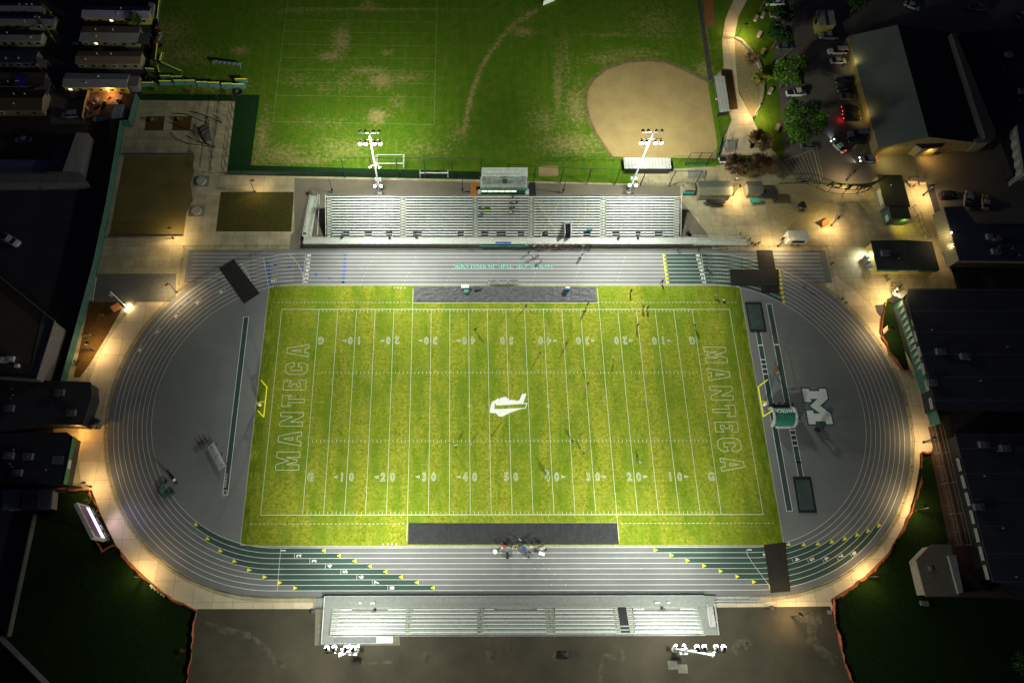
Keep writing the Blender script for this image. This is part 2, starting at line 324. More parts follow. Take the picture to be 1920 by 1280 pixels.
area('cross_walk',[(1470,300),(1525,280),(1540,342),(1500,342)],'asphalt',.075)
m=MB()
for k in range(9):
    a=G(1475+k*7,300-k*2.6,.09); b=G(1505+k*5,341,.09); m.strip([a,b],.135)
m.strip([G(1470,301,.092),G(1524,281,.092)],.16); m.strip([G(1525,280,.092),G(1541,342,.092)],.16); m.strip([G(1470,301,.092),G(1502,342,.092)],.16)
for k in range(6): m.strip([G(1560+k*5,139+k,.09),G(1572+k*6,147+k,.09)],.12)
for (a,b) in (((1551,130),(1558,130)),((1551,137),(1558,137)),((1551,130),(1551,137)),((1558,130),(1558,137))): m.strip([G(*a,.091),G(*b,.091)],.1)
struct('parking_lines',m,M('parking_line',(.45,.43,.28),.8))
m=MB()
for (a,b) in (((1600,279),(1610,268)),((1612,272),(1620,262)),((1614,291),(1622,282)),((1598,262),(1606,254))): m.strip([G(*a,.09),G(*b,.09)],.3)
struct('kerb_marks',m,M('yellow_kerb',(.5,.36,.04),.8))
# leak stains and drains on the service yard (permanent marks)
m=MB()
for cx,cy,r in ((675,1243,1.5),(801,1232,1.9),(923,1231,1.9),(1043,1231,1.2),(1163,1231,1.7),(1283,1231,.9),(1401,1205,1.3),(1515,1205,1.0)):
    c=G(cx,cy,.085); P=[]
    for k in range(28):
        q=r*(.45+.55*random.random()**1.6); P.append((c.x+q*math.cos(k*math.tau/28),c.y+q*math.sin(k*math.tau/28),.085))
    m.poly(P)
for line,wd in (([(1163,1233),(1135,1228),(1128,1250),(1122,1290)],.9),([(400,1170),(450,1187),(480,1200),(500,1215),(515,1240),(540,1250)],1.0),([(385,1165),(420,1185),(470,1188)],.8),([(1525,1160),(1520,1190),(1535,1215),(1570,1240)],2.0),([(1500,1155),(1540,1158)],2.2),([(675,1243),(740,1240)],.5),([(1375,1225),(1385,1205),(1401,1205)],1.6)):
    m.strip([G(*p,.083+.002*wd) for p in line],wd)
struct('mineral_stains',m,M('mineral_stain',(.078,.07,.045),.95,var=.6,scale=.8))
m=MB()
for cx,cy in ((801,1232),(923,1231),(1043,1231),(1163,1231),(1283,1231),(1401,1205),(675,1243)):
    c=G(cx,cy,.095); m.prism([(c.x-.25,c.y-.25),(c.x+.25,c.y-.25),(c.x+.25,c.y+.25),(c.x-.25,c.y+.25)],.09,.1)
struct('yard_drains',m,BLACK)
# ================================================================== TRACK
R0,HS,LW=31.2,51.0,1.07
def OV(u,r):
    L=2*HS; C=math.pi*R0; T=2*L+2*C; u=(u+HS)%T
    if u<L: return (u-HS,-r)
    u-=L
    if u<C: t=u/R0; return (HS+r*math.sin(t),-r*math.cos(t))
    u-=C
    if u<L: return (HS-u,r)
    t=(u-L)/R0; return (-HS-r*math.sin(t),r*math.cos(t))
def OVinv(x,y):
    C=math.pi*R0
    if abs(x)<=HS: return x if y<0 else HS+C+(HS-x)
    if x>HS: t=math.atan2(x-HS,-y); return HS+t*R0
    t=math.atan2(-(x+HS),y); t=t%(math.tau); return 3*HS+C+t*R0
def ovring(r0,r1,z,u0=None,u1=None,step=2.0):
    T=4*HS+2*math.pi*R0
    if u0 is None: u0,u1=0,T
    n=max(1,int(abs(u1-u0)/step)); return [[(*OV(u0+(u1-u0)*i/n,r),z) for i in range(n+1)] for r in (r0,r1)]
def ringface(m,a,b):
    for i in range(len(a)-1): m.face([b[i],b[i+1],a[i+1],a[i]])
RO=R0+8*LW
for uu0,uu1,rr in ((2*HS+0-HS-9,2*HS-HS+math.pi*R0*.76,46.4),(3*HS+math.pi*R0+27,3*HS+2*math.pi*R0+9,47.6)):
    m=MB(); a,b=[[(*OV(uu0+(uu1-uu0)*i/60,r),.068) for i in range(61)] for r in (42.0,rr)]; ringface(m,a,b); struct('ring_walk',m,MATS['ring_concrete'])
zt=.10
m=MB(); m.poly([(*OV(u*.01*(4*HS+2*math.pi*R0),R0+.1),zt-.01) for u in range(0,100)]); struct('infield_surface',m,MATS['infield_rubber'])
m=MB(); a,b=ovring(R0,RO+1.3,zt); ringface(m,a,b)
chL=G(350,500).x; chR=G(1553,500).x
m.face([(chL,R0+.4,zt-.004),(-40,R0+.4,zt-.004),(-40,RO+.9,zt-.004),(chL,RO+.9,zt-.004)]); m.face([(40,R0+.4,zt-.004),(chR,R0+.4,zt-.004),(chR,RO+.9,zt-.004),(40,RO+.9,zt-.004)])
struct('running_track',m,MATS['track_rubber'])
# football turf inside
FX0,FX1,FY=-58.6,58.3,30.75
m=MB(); m.poly([(FX0,-FY+.35,zt+.01),(FX0+3,-FY,zt+.01),(FX1-3,-FY,zt+.01),(FX1,-FY+.35,zt+.01),(FX1+.1,FY-.35,zt+.01),(FX1-3,FY,zt+.01),(FX0+3,FY,zt+.01),(FX0,FY-.35,zt+.01)]); struct('football_field',m,MATS['field_grass'])
m=MB()
for pts in ([(FX0,-FY+.35),(FX0,FY-.35)],[(FX1,-FY+.35),(FX1+.1,FY-.35)],[(FX0,FY-.2),(-53,FY+.12),(53,FY+.12),(FX1,FY-.2)],[(FX0,-FY+.2),(-53,-FY-.12),(53,-FY-.12),(FX1,-FY+.2)]): m.strip([(x,y,zt+.02) for x,y in pts],.22)
struct('field_curb',m,M('curb_concrete',(.42,.40,.28),.8))
# green exchange zones
m=MB()
A1=[(366,981),(387,1008),(410,1032),(436,1052),(463,1070),(492,1084),(521,1095),(550,1105)]; A2=[(610,1035),(639,1045),(668,1055),(697,1065),(726,1074),(755,1084),(785,1094),(815,1104)]
B1=[(1226,1033),(1256,1043),(1286,1053),(1317,1063),(1348,1073),(1379,1082),(1410,1092),(1442,1102)]; B2=[(1481,1020),(1508,1018),(1534,1016),(1560,1012),(1583,1005),(1605,997),(1625,989),(1645,979)]
C1=[(1469.5,570),(1468.5,561),(1467.5,552),(1466.5,543),(1465.5,535),(1464.5,527),(1463,519),(1461.5,511)]; C2=[(1249,528),(1248,521),(1247,513),(1246,506),(1245,498),(1244,491),(1243,484),(1242,476)]
TR=MB()
def uof(px): p=G(*px); return OVinv(p.x,p.y)
def tri(u,k,dr,mb,col=0):
    r0=R0+k*LW+.12; r1=R0+(k+1)*LW-.12; a=OV(u,r0); b=OV(u,r1); c=OV(u+dr*.9,(r0+r1)/2)
    P=[(*a,zt+.014),(*b,zt+.014),(*c,zt+.014)]
    mb.poly(P)
for k in range(8):
    for A,B in ((A1,A2),(B1,B2),(C1,C2)):
        u0,u1=uof(A[k]),uof(B[k])
        TT=4*HS+2*math.pi*R0; u1=u0+((u1-u0)%TT)
        if u1-u0>TT/2: u0,u1=u1-TT,u0
        a,b=ovring(R0+k*LW+.04,R0+(k+1)*LW-.04,zt+.008,u0,u1,1.5); ringface(m,a,b)
        tri(u0,k,1,TR); tri(u1,k,-1,TR)
struct('exchange_zones',m,MATS['green_rubber']); struct('exchange_triangles',TR,YEL)
m=MB()
for k in range(8):
    tri(OVinv(G(648,500).x-.25*k*0,40),k,1,m)
    if k<7: tri(OVinv(G(499,500).x,40),k,1,m)
for k,(x,y) in enumerate([(645,528),(620,520),(595,512),(569,505),(545,499),(519,494)]): tri(uof((x,y)),k,1,m)
for x,y in ((423,541),(400,548),(376,553),(354,560),(334,568)): tri(uof((x,y)),6,1,m)
struct('relay_triangles',m,BLUE)
m=MB()
for k in range(9):
    a,b=ovring(R0+k*LW-.042,R0+k*LW+.042,zt+.012,step=1.0); ringface(m,a,b)
for k in range(9):
    y=R0+k*LW
    if k>0:
        m.strip([(chL+1.2,y,zt+.010),(-50,y,zt+.010)],.07); m.strip([(50,y,zt+.010),(chR-1.6,y,zt+.010)],.07)
def cross(px,k0,k1,wd=.07,z=.015,ext=0):
    u=uof(px); m.strip([(*OV(u,R0+k0*LW),zt+z),(*OV(u,R0+k1*LW),zt+z)],wd)
for px,a,b in (((523,1070),0,8),((571,500),0,8),((1318,500),0,8),((497,500),0,8)): cross(px,a,b)
NB=[(531,1036),(560,1045),(589,1055),(618,1065),(647,1075),(677,1085),(706,1094),(735,1105)]
NR=[(1405,1033),(1435,1040),None,(1494,1048),(1522,1048),(1548,1044),(1573,1038),(1598,1033)]
NLt=[None,(512,524),None,(414,546),(370,567),(330,592),(293,623),(262,656)]
NUM=MB()
def lanenum(k,px,dirn,du=0,h=.8):
    u=uof(px)+du; a=Vector((*OV(u,R0+(k+.5)*LW),zt+.016)); b=Vector((*OV(u+.3,R0+(k+.5)*LW),zt+.016)); t=(b-a).normalized()
    put_text(NUM,str(k+1),a,t*dirn,h*1.15,.035)
for k in range(8):
    lanenum(k,NB[k],-1)
    if k: cross((NB[k][0]-8,NB[k][1]),k,k+1)
    if NR[k]:
        lanenum(k,NR[k],1)
        if k>2: cross((NR[k][0]-9,NR[k][1]),k,k+1)
    if NLt[k]:
        lanenum(k,NLt[k],-1)
        cross((NLt[k][0]+6,NLt[k][1]-6),k,k+1)
    y=R0+(k+.5)*LW
    for xx in (577,1313):
        put_text(NUM,str(k+1),(G(xx+(-.4 if xx<900 else .9)*(7-k)*.0+((4-k)*.6 if xx>900 else (k-4)*.25),500).x,y,zt+.016),(-1,0,0),.95,.035)
# curved start arcs
arc=[(540,475),(549,483),(558,494),(565,507),(569,519),(571,530)]; m.strip([G(*p,zt+.016) for p in arc],.08)
arc=[(1399,1032),(1402,1040),(1409,1052),(1419,1066),(1432,1083),(1440,1094)]; m.strip([G(*p,zt+.016) for p in arc],.08)
arc=[(450,493),(458,502),(465,514),(469,524)]; m.strip([G(*p,zt+.016) for p in arc],.08)
struct('lane_lines',m,WHITE); struct('lane_numbers',NUM,WHITE)
# dashed cut-in rows near both chutes
m=MB()
for k in range(1,9):
    for q in range(10):
        for xx in (512,1330,1360):
            x=G(xx+q*4.2,500).x; y=R0+(k-.42)*LW+.02
            m.face([(x,y-.04,zt+.013),(x+.25,y-.04,zt+.013),(x+.25,y+.04,zt+.013),(x,y+.04,zt+.013)])
for k in range(8):
    for q in range(7):
        x=-36+q*10.6+k*.4; y=R0+k*LW; m.face([(x,y-.09,zt+.0165),(x+.18,y-.09,zt+.0165),(x+.18,y+.09,zt+.0165),(x,y+.09,zt+.0165)])
        x=0+q*3+k*1.1
        if q<2: m.face([(x,-y-.09,zt+.0165),(x+.18,-y-.09,zt+.0165),(x+.18,-y+.09,zt+.0165),(x,-y+.09,zt+.0165)])
struct('hurdle_marks',m,WHITE)
m=MB(); put_text(m,'HOME  OF  THE  BUFFALOES',((G(1023,500).x+G(863,500).x)/2,G(940,500).y,zt+.017),(0,-1,0),1.0,.015,sx=1.35); struct('track_lettering',m,TEAL)
m=MB(); put_text(m,'HOME  OF  THE  BUFFALOES',((G(1023,500).x+G(863,500).x)/2+.1,G(940,500).y+.07,zt+.0155),(0,-1,0),1.0,.035,sx=1.35); struct('track_lettering_edge',m,M('pale_teal',(.45,.6,.55),.8))
# runways, pits and other infield paint
def runway(name,pts,z=zt+.004): return area(name,pts,'green_rubber',z)
m=MB()
def edged(pts,wd=.12,z=zt+.012,closed=True):
    P=GL(pts,z)
    for a,b in zip(P,P[1:]+([P[0]] if closed else [])): m.strip([a,b],wd)
RW=[[(457,594),(466.5,594),(427,928),(417,929)],[(1417,622),(1426,622),(1486,957),(1475,958)],[(1437,570),(1447,570),(1507,893),(1497,893)]]
for q in RW: area('runway',q,'green_rubber',zt+.006)
edged(RW[0]); edged([RW[1][1],RW[1][2],RW[1][3],RW[1][0]],closed=False); edged([RW[2][3],RW[2][0],RW[2][1],RW[2][2]],closed=False)
for q_,ys_ in ((RW[1],(647,674,682.5,691.5,701)),(RW[2],(806,815,825,835,866))): # take-off boards
    for y_ in ys_:
        t=(y_-q_[0][1])/(q_[3][1]-q_[0][1]); a=Vector(q_[0]).lerp(Vector(q_[3]),t); b=Vector(q_[1]).lerp(Vector(q_[2]),t); m.strip([G(a.x,a.y,zt+.014),G(b.x,b.y,zt+.014)],.28)
    a=Vector(RW[2][0]).lerp(Vector(RW[2][3]),t); b=Vector(RW[2][1]).lerp(Vector(RW[2][2]),t); m.strip([G(a.x,a.y,zt+.014),G(b.x,b.y,zt+.014)],.28)
for k in range(7):
    m.strip([G(421.5-k*.4,888+k*4,zt+.013),G(427-k*.4,888+k*4,zt+.013)],.12)
edged([(420,919),(425.5,919),(424.5,926.5),(419,926.5)],.1)
struct('runway_lines',m,WHITE)
m=MB()
for q in ([(1396,567),(1426,567),(1436,622),(1406,622)],[(1486,894),(1518,894),(1530,961),(1497,961)]):
    P=GL(q,0); c=sum(P,Vector())/4
    O=[p+(p-c).normalized()*.0 for p in P]; I=[c+(p-c)*.86 for p in P]
    for i in range(4):
        a,b,cc,d=O[i],O[(i+1)%4],I[(i+1)%4],I[i]; m.prism([(a.x,a.y),(b.x,b.y),(cc.x,cc.y),(d.x,d.y)],zt,zt+.14)
struct('sand_pit_frames',m,BLACK)
for q in ([(1398,569),(1424.5,569),(1434,620.5),(1408,620.5)],[(1489,897),(1517,897),(1528,960),(1499,960)]): area('pit_cover',q,M('pit_cover_green',(.055,.085,.075),.6,var=.3,scale=.6),zt+.09)
def zp(pts,ox,oy,s=9.6): return [(ox+x/s,oy+y/s) for x,y in pts]
area('emblem_border',zp([(962,343),(1135,343),(1148,388),(1280,388),(1270,343),(1440,343),(1487,560),(1378,675),(1530,790),(1585,1030),(1415,1030),(1400,980),(1260,980),(1270,1030),(1100,1030),(1040,735),(1165,735),(1098,680),(1160,628),(1022,628)],1400,690),M('emblem_green',(.01,.13,.09),.8,var=.1),zt+.008)
area('emblem_letter',zp([(995,370),(1115,370),(1130,412),(1310,412),(1300,370),(1425,370),(1460,550),(1320,675),(1510,815),(1555,1005),(1435,1005),(1420,955),(1235,955),(1247,1005),(1120,1005),(1075,760),(1195,760),(1205,815),(1325,815),(1140,680),(1275,550),(1150,550),(1165,605),(1040,605)],1400,690),WHITE,zt+.013)
# midfield emblem
m=MB(); m.poly(GL(zp([(570,900),(560,860),(580,760),(600,700),(640,680),(690,650),(712,632),(732,660),(760,625),(850,608),(865,632),(900,640),(905,672),(940,662),(1085,680),(1120,610),(1145,552),(1172,562),(1200,546),(1218,570),(1185,660),(1165,728),(1240,720),(1205,822),(1140,824),(1060,850),(930,895),(800,960),(780,970),(715,958),(670,905)],860,680),zt+.022),
  [GL(zp([(650,735),(664,735),(678,768),(1000,748),(1222,736),(1197,808),(1100,812),(850,824),(645,833)],860,680),zt+.022)]); struct('midfield_emblem',m,M('emblem_white',(.78,.8,.74),.9,var=.08,scale=3))
# ---- football markings
Y=.9144; HW=53.333*Y/2; zl=zt+.02
m=MB()
def ln(x0,y0,x1,y1,wd=.12,z=0): m.strip([(x0,y0,zl+z),(x1,y1,zl+z)],wd)
for k in range(0,101,5): ln((k-50)*Y,-HW,(k-50)*Y,HW,.115)
for sx in (-60,60): ln(sx*Y,-HW,sx*Y,HW,.13)
for sy in (-1,1): ln(-60*Y,sy*HW,60*Y,sy*HW,.16,.001)
for k in range(1,100):
    if k%5:
        x=(k-50)*Y
        for s in (-1,1):
            ln(x,s*HW-s*.1,x,s*(HW-.75),.1,.001); ln(x,s*8.13-.33,x,s*8.13+.33,.1,.001)
    else:
        for s in (-1,1): ln((k-50)*Y-.35,s*8.13,(k-50)*Y+.35,s*8.13,.1,.002)
for k in range(-62,63):
    if abs(k*Y)<59.5*Y*1.05 :
        for s in (-1,1):
            if abs(k)>25 or 0: ln(k*Y-.25,s*(HW+1.85),k*Y+.25,s*(HW+1.85),.14)
for k in (25,75):
    for s in (-1,1): ln((k-50)*Y,s*HW,(k-50)*Y,s*(HW+5.6),.13,.001)
for s,n0 in ((1,25),(-1,25)): ln(-25*Y,s*(HW+1.75),25*Y,s*(HW+1.75),.12,.0015)
for x in (-10*Y,10*Y):
    ln(x-.4,-.3,x+.4,.3,.1,.003); ln(x-.4,.3,x+.4,-.3,.1,.003)
struct('field_lines',m,LINE)
m=MB(); mi=MB()
for k in list(range(10,100,10))+[0,100]:
    n=min(k,100-k); x=(k-50)*Y
    for s in (-1,1):
        up=(0,-s,0) if s>0 else (0,1,0); y=s*(HW-8.2); rt=-1 if s>0 else 1
        sx={-1:1,1:-1}[s]
        for mbx,off,zz in ((m,.045,.024),(mi,-.014,.026)):
            if n==0:
                put_text(mbx,'G',(x+(1.05 if k==0 else -1.05),y,zt+zz),up,1.75,off,sx=.8)
            else:
                d=str(n); dx=rt*1.05
                put_text(mbx,d[0],(x-dx,y,zt+zz),up,1.75,off,sx=.8); put_text(mbx,'0',(x+dx,y,zt+zz),up,1.75,off,sx=.8)
                if n!=50:
                    e=-1 if k<50 else 1
                    if mbx is m:
                        bx=x+e*2.05; m.poly([(bx,y-.35,zt+.024),(bx+e*1.05,y,zt+.024),(bx,y+.35,zt+.024)])
                    if mbx is mi: bx=x+e*2.15; mi.poly([(bx,y-.16,zt+.0265),(bx+e*.45,y,zt+.0265),(bx,y+.16,zt+.0265)])
struct('yard_numbers',m,M('number_white',(.52,.57,.38),.9,var=.1)); struct('yard_number_fill',mi,M('number_fill',(.16,.21,.05),.9))
LET={'M':[[(0,0),(0,1),(.3,1),(.5,.45),(.7,1),(1,1),(1,0),(.7,0),(.7,.62),(.56,.1),(.44,.1),(.3,.62),(.3,0)]],
 'A':[[(0,0),(.3,1),(.7,1),(1,0),(.7,0),(.66,.18),(.34,.18),(.3,0)],[(.4,.38),(.6,.38),(.5,.8)]],
 'N':[[(0,0),(0,1),(.3,1),(.7,.45),(.7,1),(1,1),(1,0),(.72,0),(.3,.55),(.3,0)]],
 'T':[[(.34,0),(.34,.72),(.12,.72),(.12,.6),(0,.6),(0,1),(1,1),(1,.6),(.88,.6),(.88,.72),(.66,.72),(.66,0)]],
 'E':[[(0,0),(0,1),(.95,1),(.95,.68),(.7,.68),(.7,.76),(.32,.76),(.32,.62),(.6,.62),(.6,.4),(.32,.4),(.32,.24),(.7,.24),(.7,.34),(.95,.34),(.95,0)]],
 'C':[[(.22,0),(0,.2),(0,.8),(.22,1),(.78,1),(1,.8),(1,.6),(.66,.6),(.66,.74),(.34,.74),(.34,.26),(.66,.26),(.66,.4),(1,.4),(1,.2),(.78,0)]]}
m=MB()
def block(word,boxes,up):
    # boxes: world (x0,x1,y0,y1) per letter; up=-1 letters' tops to -x, reading +y ; up=1 tops to +x, reading -y
    for ch,(x0,x1,y0,y1) in zip(word,boxes):
        for lp in LET[ch]:
            P=[]
            for a,b in lp:
                if up<0: P.append(Vector((x1-b*(x1-x0),y0+a*(y1-y0),zl)))
                else: P.append(Vector((x0+b*(x1-x0),y1-a*(y1-y0),zl)))
            for a,b in zip(P,P[1:]+P[:1]): m.strip([a,b],.135)
def bx(pxs,xx):
    out=[]
    for ya,yb in pxs: out.append((xx[0],xx[1],G(540,yb).y,G(540,ya).y))
    return out
xl=(G(523,765).x,G(569,765).x); 
block('MANTECA',bx([(847,881),(809,836),(773,799),(741,762),(712,731),(680,702),(646,669)],(-52.6,-47.4)),-1)
block('MANTECA',bx([(651,680),(691,714),(725,750),(760,781),(792,811),(822,847),(859,884)],(47.2,52.4)),1)
struct('end_zone_lettering',m,M('letter_line',(.58,.64,.40),.9,var=.1))
# worn end strips of the turf (permanent yellowed/dark rows)
# ================================================================== SIDELINE TARPS and COVERS
def slab(name,px,mat,label,cat,z0=zt,th=.05,group=None,zz=None):
    m=MB(); P=GL(px,z0); m.prism([(p.x,p.y) for p in P],z0+.012,z0+.012+th); return solo(name,m,mat,label,cat,group)
def sheet(name,px,mat,label,cat,z0=zt+.03,amp=.09,group=None,nx=90,ny=14):
    a,b,c,d=[G(x,y,0) for x,y in px]; V=[];Fc=[]
    for j in range(ny+1):
        for i in range(nx+1):
            p=a.lerp(b,i/nx).lerp(d.lerp(c,i/nx),j/ny); e=min(1,min(i,nx-i,j*2,(ny-j)*2)*.5)
            n=abs(mnoise.noise(Vector((p.x*.9+p.y*.8,p.y*.7-p.x*.3,z0*9)))); n=max(0,.35-n)*2.2
            V.append(Vector((p.x,p.y,z0+amp*n*e)))
    mb=MB(); mb.v=V; mb.f=[(j*(nx+1)+i,j*(nx+1)+i+1,(j+1)*(nx+1)+i+1,(j+1)*(nx+1)+i) for j in range(ny) for i in range(nx)]; mb.m=[0]*len(mb.f)
    return solo(name,mb,mat,label,cat,group)
sheet('sideline_tarp',[(775,567),(1119,567),(1117,538),(776,537)],MATS['tarp_grey'],'wrinkled grey tarp along the home sideline below the team benches','tarp',amp=.22)
sheet('sideline_tarp',[(765,1020),(1160,1020),(1157,980),(766,980)],MATS['tarp_black'],'smooth black tarp along the visitor sideline behind the equipment','tarp',amp=.07)
slab('track_cover',[(411,503),(438,486),(487,550),(458,569)],RUBBER,'dark mat laid slantwise over the track at the far end of the left curve','track cover',group='track crossing mats',th=.06)
slab('track_cover',[(1368,505),(1460,506),(1460,536),(1371,535)],M('rubber_brown',(.018,.015,.013),.8,var=.3),'wide dark mat with green edge lying lengthwise over the lanes right of the turf','track cover',group='track crossing mats',th=.12,z0=zt+.02)
slab('track_cover',[(1418,469),(1448,469),(1462,550),(1428,549)],RUBBER,'narrow dark mat crossing the lanes under the wide mat near the entrance','track cover',group='track crossing mats',th=.05)
slab('track_cover',[(1432,1021),(1472,1016),(1482,1108),(1445,1111)],M('rubber_brown2',(.02,.015,.012),.8,var=.3),'brownish mat crossing the lanes at the corner near the visitor bleachers','track cover',group='track crossing mats',th=.06)
m=MB(); P=GL([(411,503),(438,486),(487,550),(458,569)],zt+.09)
# ================================================================== HOME BLEACHERS
t=thing('home_bleachers','long bright aluminium grandstand of five seat sections with press box above it','bleachers',(0,48,0))
X=lambda px,y=410,z=3.6: G(px,y,z).x
yr=lambda i: 44.1+.612*i
secs=[(621.5,750),(760.5,886),(895.5,991),(1001,1126),(1137,1265)]; ais=[(612,621.5),(750,760.5),(886,895.5),(991,1001),(1126,1137),(1265,1275)]
pv=(1058.5,1070.5)
for si,(a,b) in enumerate(secs):
    for i in range(15):
        xa,xb=X(a),X(b); y=yr(i); zz=1.25+.3*i; m=MB()
        segs=[(xa,xb)]
        if si==3 and i<5: segs=[(xa,X(pv[0])-.15),(X(pv[1])+.15,xb)]
        if i<2:
            m=MB(); m.box(((xa+xb)/2,y+.12,zz-.12),(xb-xa,.42,.04)); m.build('gap_deck',ALUD,t) if si!=3 else None
            gaps={0:[(640,652),(681,695),(722,734)],1:[(773,790),(858,870)],2:[(903,917),(932,950),(972,985)],3:[(1018,1030),(1097,1111)],4:[(1152,1166),(1196,1206),(1233,1248)]}[si]
            out=[]
            for s0,s1 in segs:
                cur=s0
                for g0,g1 in gaps:
                    g0,g1=X(g0,445),X(g1,445)
                    if g0>cur and g1<s1: out.append((cur,g0)); cur=g1
                out.append((cur,s1))
            segs=out
        for s0,s1 in segs:
            m=MB(); m.box(((s0+s1)/2,y+.17,zz+.42),(s1-s0,.27,.04))
            n=int((s1-s0)/1.8)
            for q in range(n+1): m.box((s0+.05+q*(s1-s0-.1)/max(1,n),y+.15,zz+.21),(.06,.2,.42))
            m.build('seat_plank',ALU,t)
m=MB()
for i in range(15):
    zz=1.25+.3*i; y=yr(i)
    for s0,s1 in (([(X(612),X(pv[0])),(X(pv[1]),X(1275))]) if i<5 else [(X(612),X(1275))]):
        m.box(((s0+s1)/2,y-.16,zz),(s1-s0,.2,.05))
m.build('foot_deck',ALUD,t)
for a,b in ais:
    m=MB()
    for i in range(15):
        zz=1.25+.3*i; y=yr(i)
        m.box(((X(a)+X(b))/2,y+.1,zz+.02),(X(b)-X(a)-.1,.5,.05)); m.box(((X(a)+X(b))/2,y+.4,zz+.17),(X(b)-X(a)-.1,.14,.04))
    m.build('aisle_steps',M('aisle_deck',(.40,.43,.35),.6,var=.2),t)
for a,b in ais[1:-1]:
    m=MB(); c=(X(a)+X(b))/2
    for i in range(0,14,3):
        p=(c,yr(i),1.25+.3*i+.9); q=(c,yr(i+2),1.25+.3*(i+2)+.9); m.tube(p,q,.035); m.tube((p[0],p[1],p[2]-.9),p,.03); m.tube((q[0],q[1],q[2]-.9),q,.03)
    m.build('aisle_handrail',ALU,t)
m=MB(); x0,x1=X(612)-.05,X(1275)+.05
m.face([(x0,43.9,1.0),(x1,43.9,1.0),(x1,53.2,5.5),(x0,53.2,5.5)])
for xx in (x0,x1): m.face([(xx,43.9,0),(xx,53.3,0),(xx,53.3,5.4),(xx,43.9,1.0)])
m.face([(x0,53.3,0),(x1,53.3,0),(x1,53.3,5.4),(x0,53.3,5.4)]); m.build('understructure',DKMET,t)
m=MB(); m.box(((x0+x1)/2,53.25,5.5),(x1-x0,.06,1.5)); m.box(((x0+x1)/2,52.95,5.6),(x1-x0,.25,.05)); m.build('rear_wall',M('rear_guard',(.16,.19,.17),.7),t)
m=MB(); m.box(((x0+x1)/2,52.85,5.95),(x1-x0,.3,.05)); m.build('top_seat',ALU,t)
m=MB()
for s in (x0-.1,x1+.1): m.path([(s,43.8,2.2),(s,53.1,6.8)],.05); m.path([(s,43.8,1.8),(s,53.1,6.3)],.03); [m.tube((s,43.9+q*1.15,1.2+q*.56),(s,43.9+q*1.15,2.2+q*.56),.04) for q in range(9)]
m.build('side_rail',GALV,t)
wx0,wx1=G(569,452,1.2).x,G(1300,452,1.2).x
m=MB(); m.box(((wx0+wx1)/2,42.95,1.15),(wx1-wx0,2.0,.1)); m.build('front_walkway',M('walkway_deck',(.42,.44,.39),.6,var=.2),t)
m=MB(); m.box(((wx0+wx1)/2,41.96,.6),(wx1-wx0,.05,1.15)); m.build('walkway_skirt',M('skirt_grey',(.10,.11,.10),.7),t)
m=MB()
for q in range(int((wx1-wx0)/1.83)+1): x=wx0+q*1.83; m.tube((x,42.05,1.2),(x,42.05,2.25),.035)
for z in (1.6,1.95,2.25): m.tube((wx0,42.05,z),(wx1,42.05,z),.025)
m.build('front_railing',GALV,t)
# portal under the seats
m=MB(); a,b=X(pv[0]),X(pv[1]); 
for xx in (a,b): m.box((xx,45.4,2.3),(.08,3.3,2.2))
m.box(((a+b)/2,47.0,2.6),(b-a,.08,2.4)); m.build('portal_wall',GALV,t)
m=MB(); m.box(((a+b)/2,45.3,1.35),(b-a-.1,3.2,.1)); m.build('portal_floor',BLACK,t)
# X shaped caution tape over the section right of the aisle
m=MB()
for u,v in (((1004,373),(1045,438)),((1052,373),(1015,440)),((1108,392),(1082,425)),((1004,373),(1003,440))):
    p=G(u[0],u[1],5.9-.0); zf=lambda y:1.7+.49*(y-43.9)
    def on(px,py):
        z=3.
        for _ in range(12): g=G(px,py,z); z=zf(g.y)
        return Vector((g.x,g.y,z+.25))
    m.path([on(*u),on(*v)],.035,4)
m.build('caution_tape',M('tape_yellow',(.6,.62,.02),.6),t)
# left ramp and right ramp
m=MB(); 
for (xa,ya,za),(xb,yb,zb) in (((G(590,365,.1).x,56.8,.08),(G(575,447,1.2).x,44,1.15)),):
    m.face([(xa-1.0,ya,za),(xb-1.0,yb,zb),(xb+1.0,yb,zb),(xa+1.0,ya,za)])
    m.face([(xa+1.0,ya,za),(xb+1.0,yb,zb),(xb+1.0,yb,0),(xa+1.0,ya,0)])
m.build('access_ramp',M('ramp_deck',(.48,.52,.42),.6),t)
m=MB(); xa,xb=G(590,365,.1).x,G(575,447,1.2).x
for e in (-1,1):
    m.path([(xa+e,56.8,1.1),(xb+e,44,2.15)],.05); m.path([(xa+e,56.8,.6),(xb+e,44,1.7)],.04)
    for q in range(8): k=q/7; x=xa+(xb-xa)*k+e; y=56.8-12.8*k; m.tube((x,y,.1+1.05*k),(x,y,1.1+1.05*k),.04)
xc=G(600,370,.4).x; m.path([(xc,56.5,1.3),(G(596,447,1.2).x,44,2.2)],.09); 
m.build('ramp_railing',GALV,t)
m=MB(); r0,r1=G(1300,450,1.2).x,G(1400,452,.3).x
m.face([(r0,42.0,1.18),(r1,42.0,.15),(r1,43.9,.15),(r0,43.9,1.18)]); m.face([(r0,42,.1),(r1,42,.1),(r1,42,.15),(r0,42,1.18)]); m.build('exit_ramp',M('ramp_deck',(.48,.52,.42),.6),t)
m=MB()
for yy in (42.05,43.9):
    m.path([(r0,yy,2.25),(r1,yy,1.2)],.04); m.path([(r0,yy,1.8),(r1,yy,.8)],.03)
    for q in range(8): k=q/7; x=r0+(r1-r0)*k; m.tube((x,yy,1.18-k),(x,yy,2.25-1.05*k),.035)
m.build('exit_ramp_railing',GALV,t)
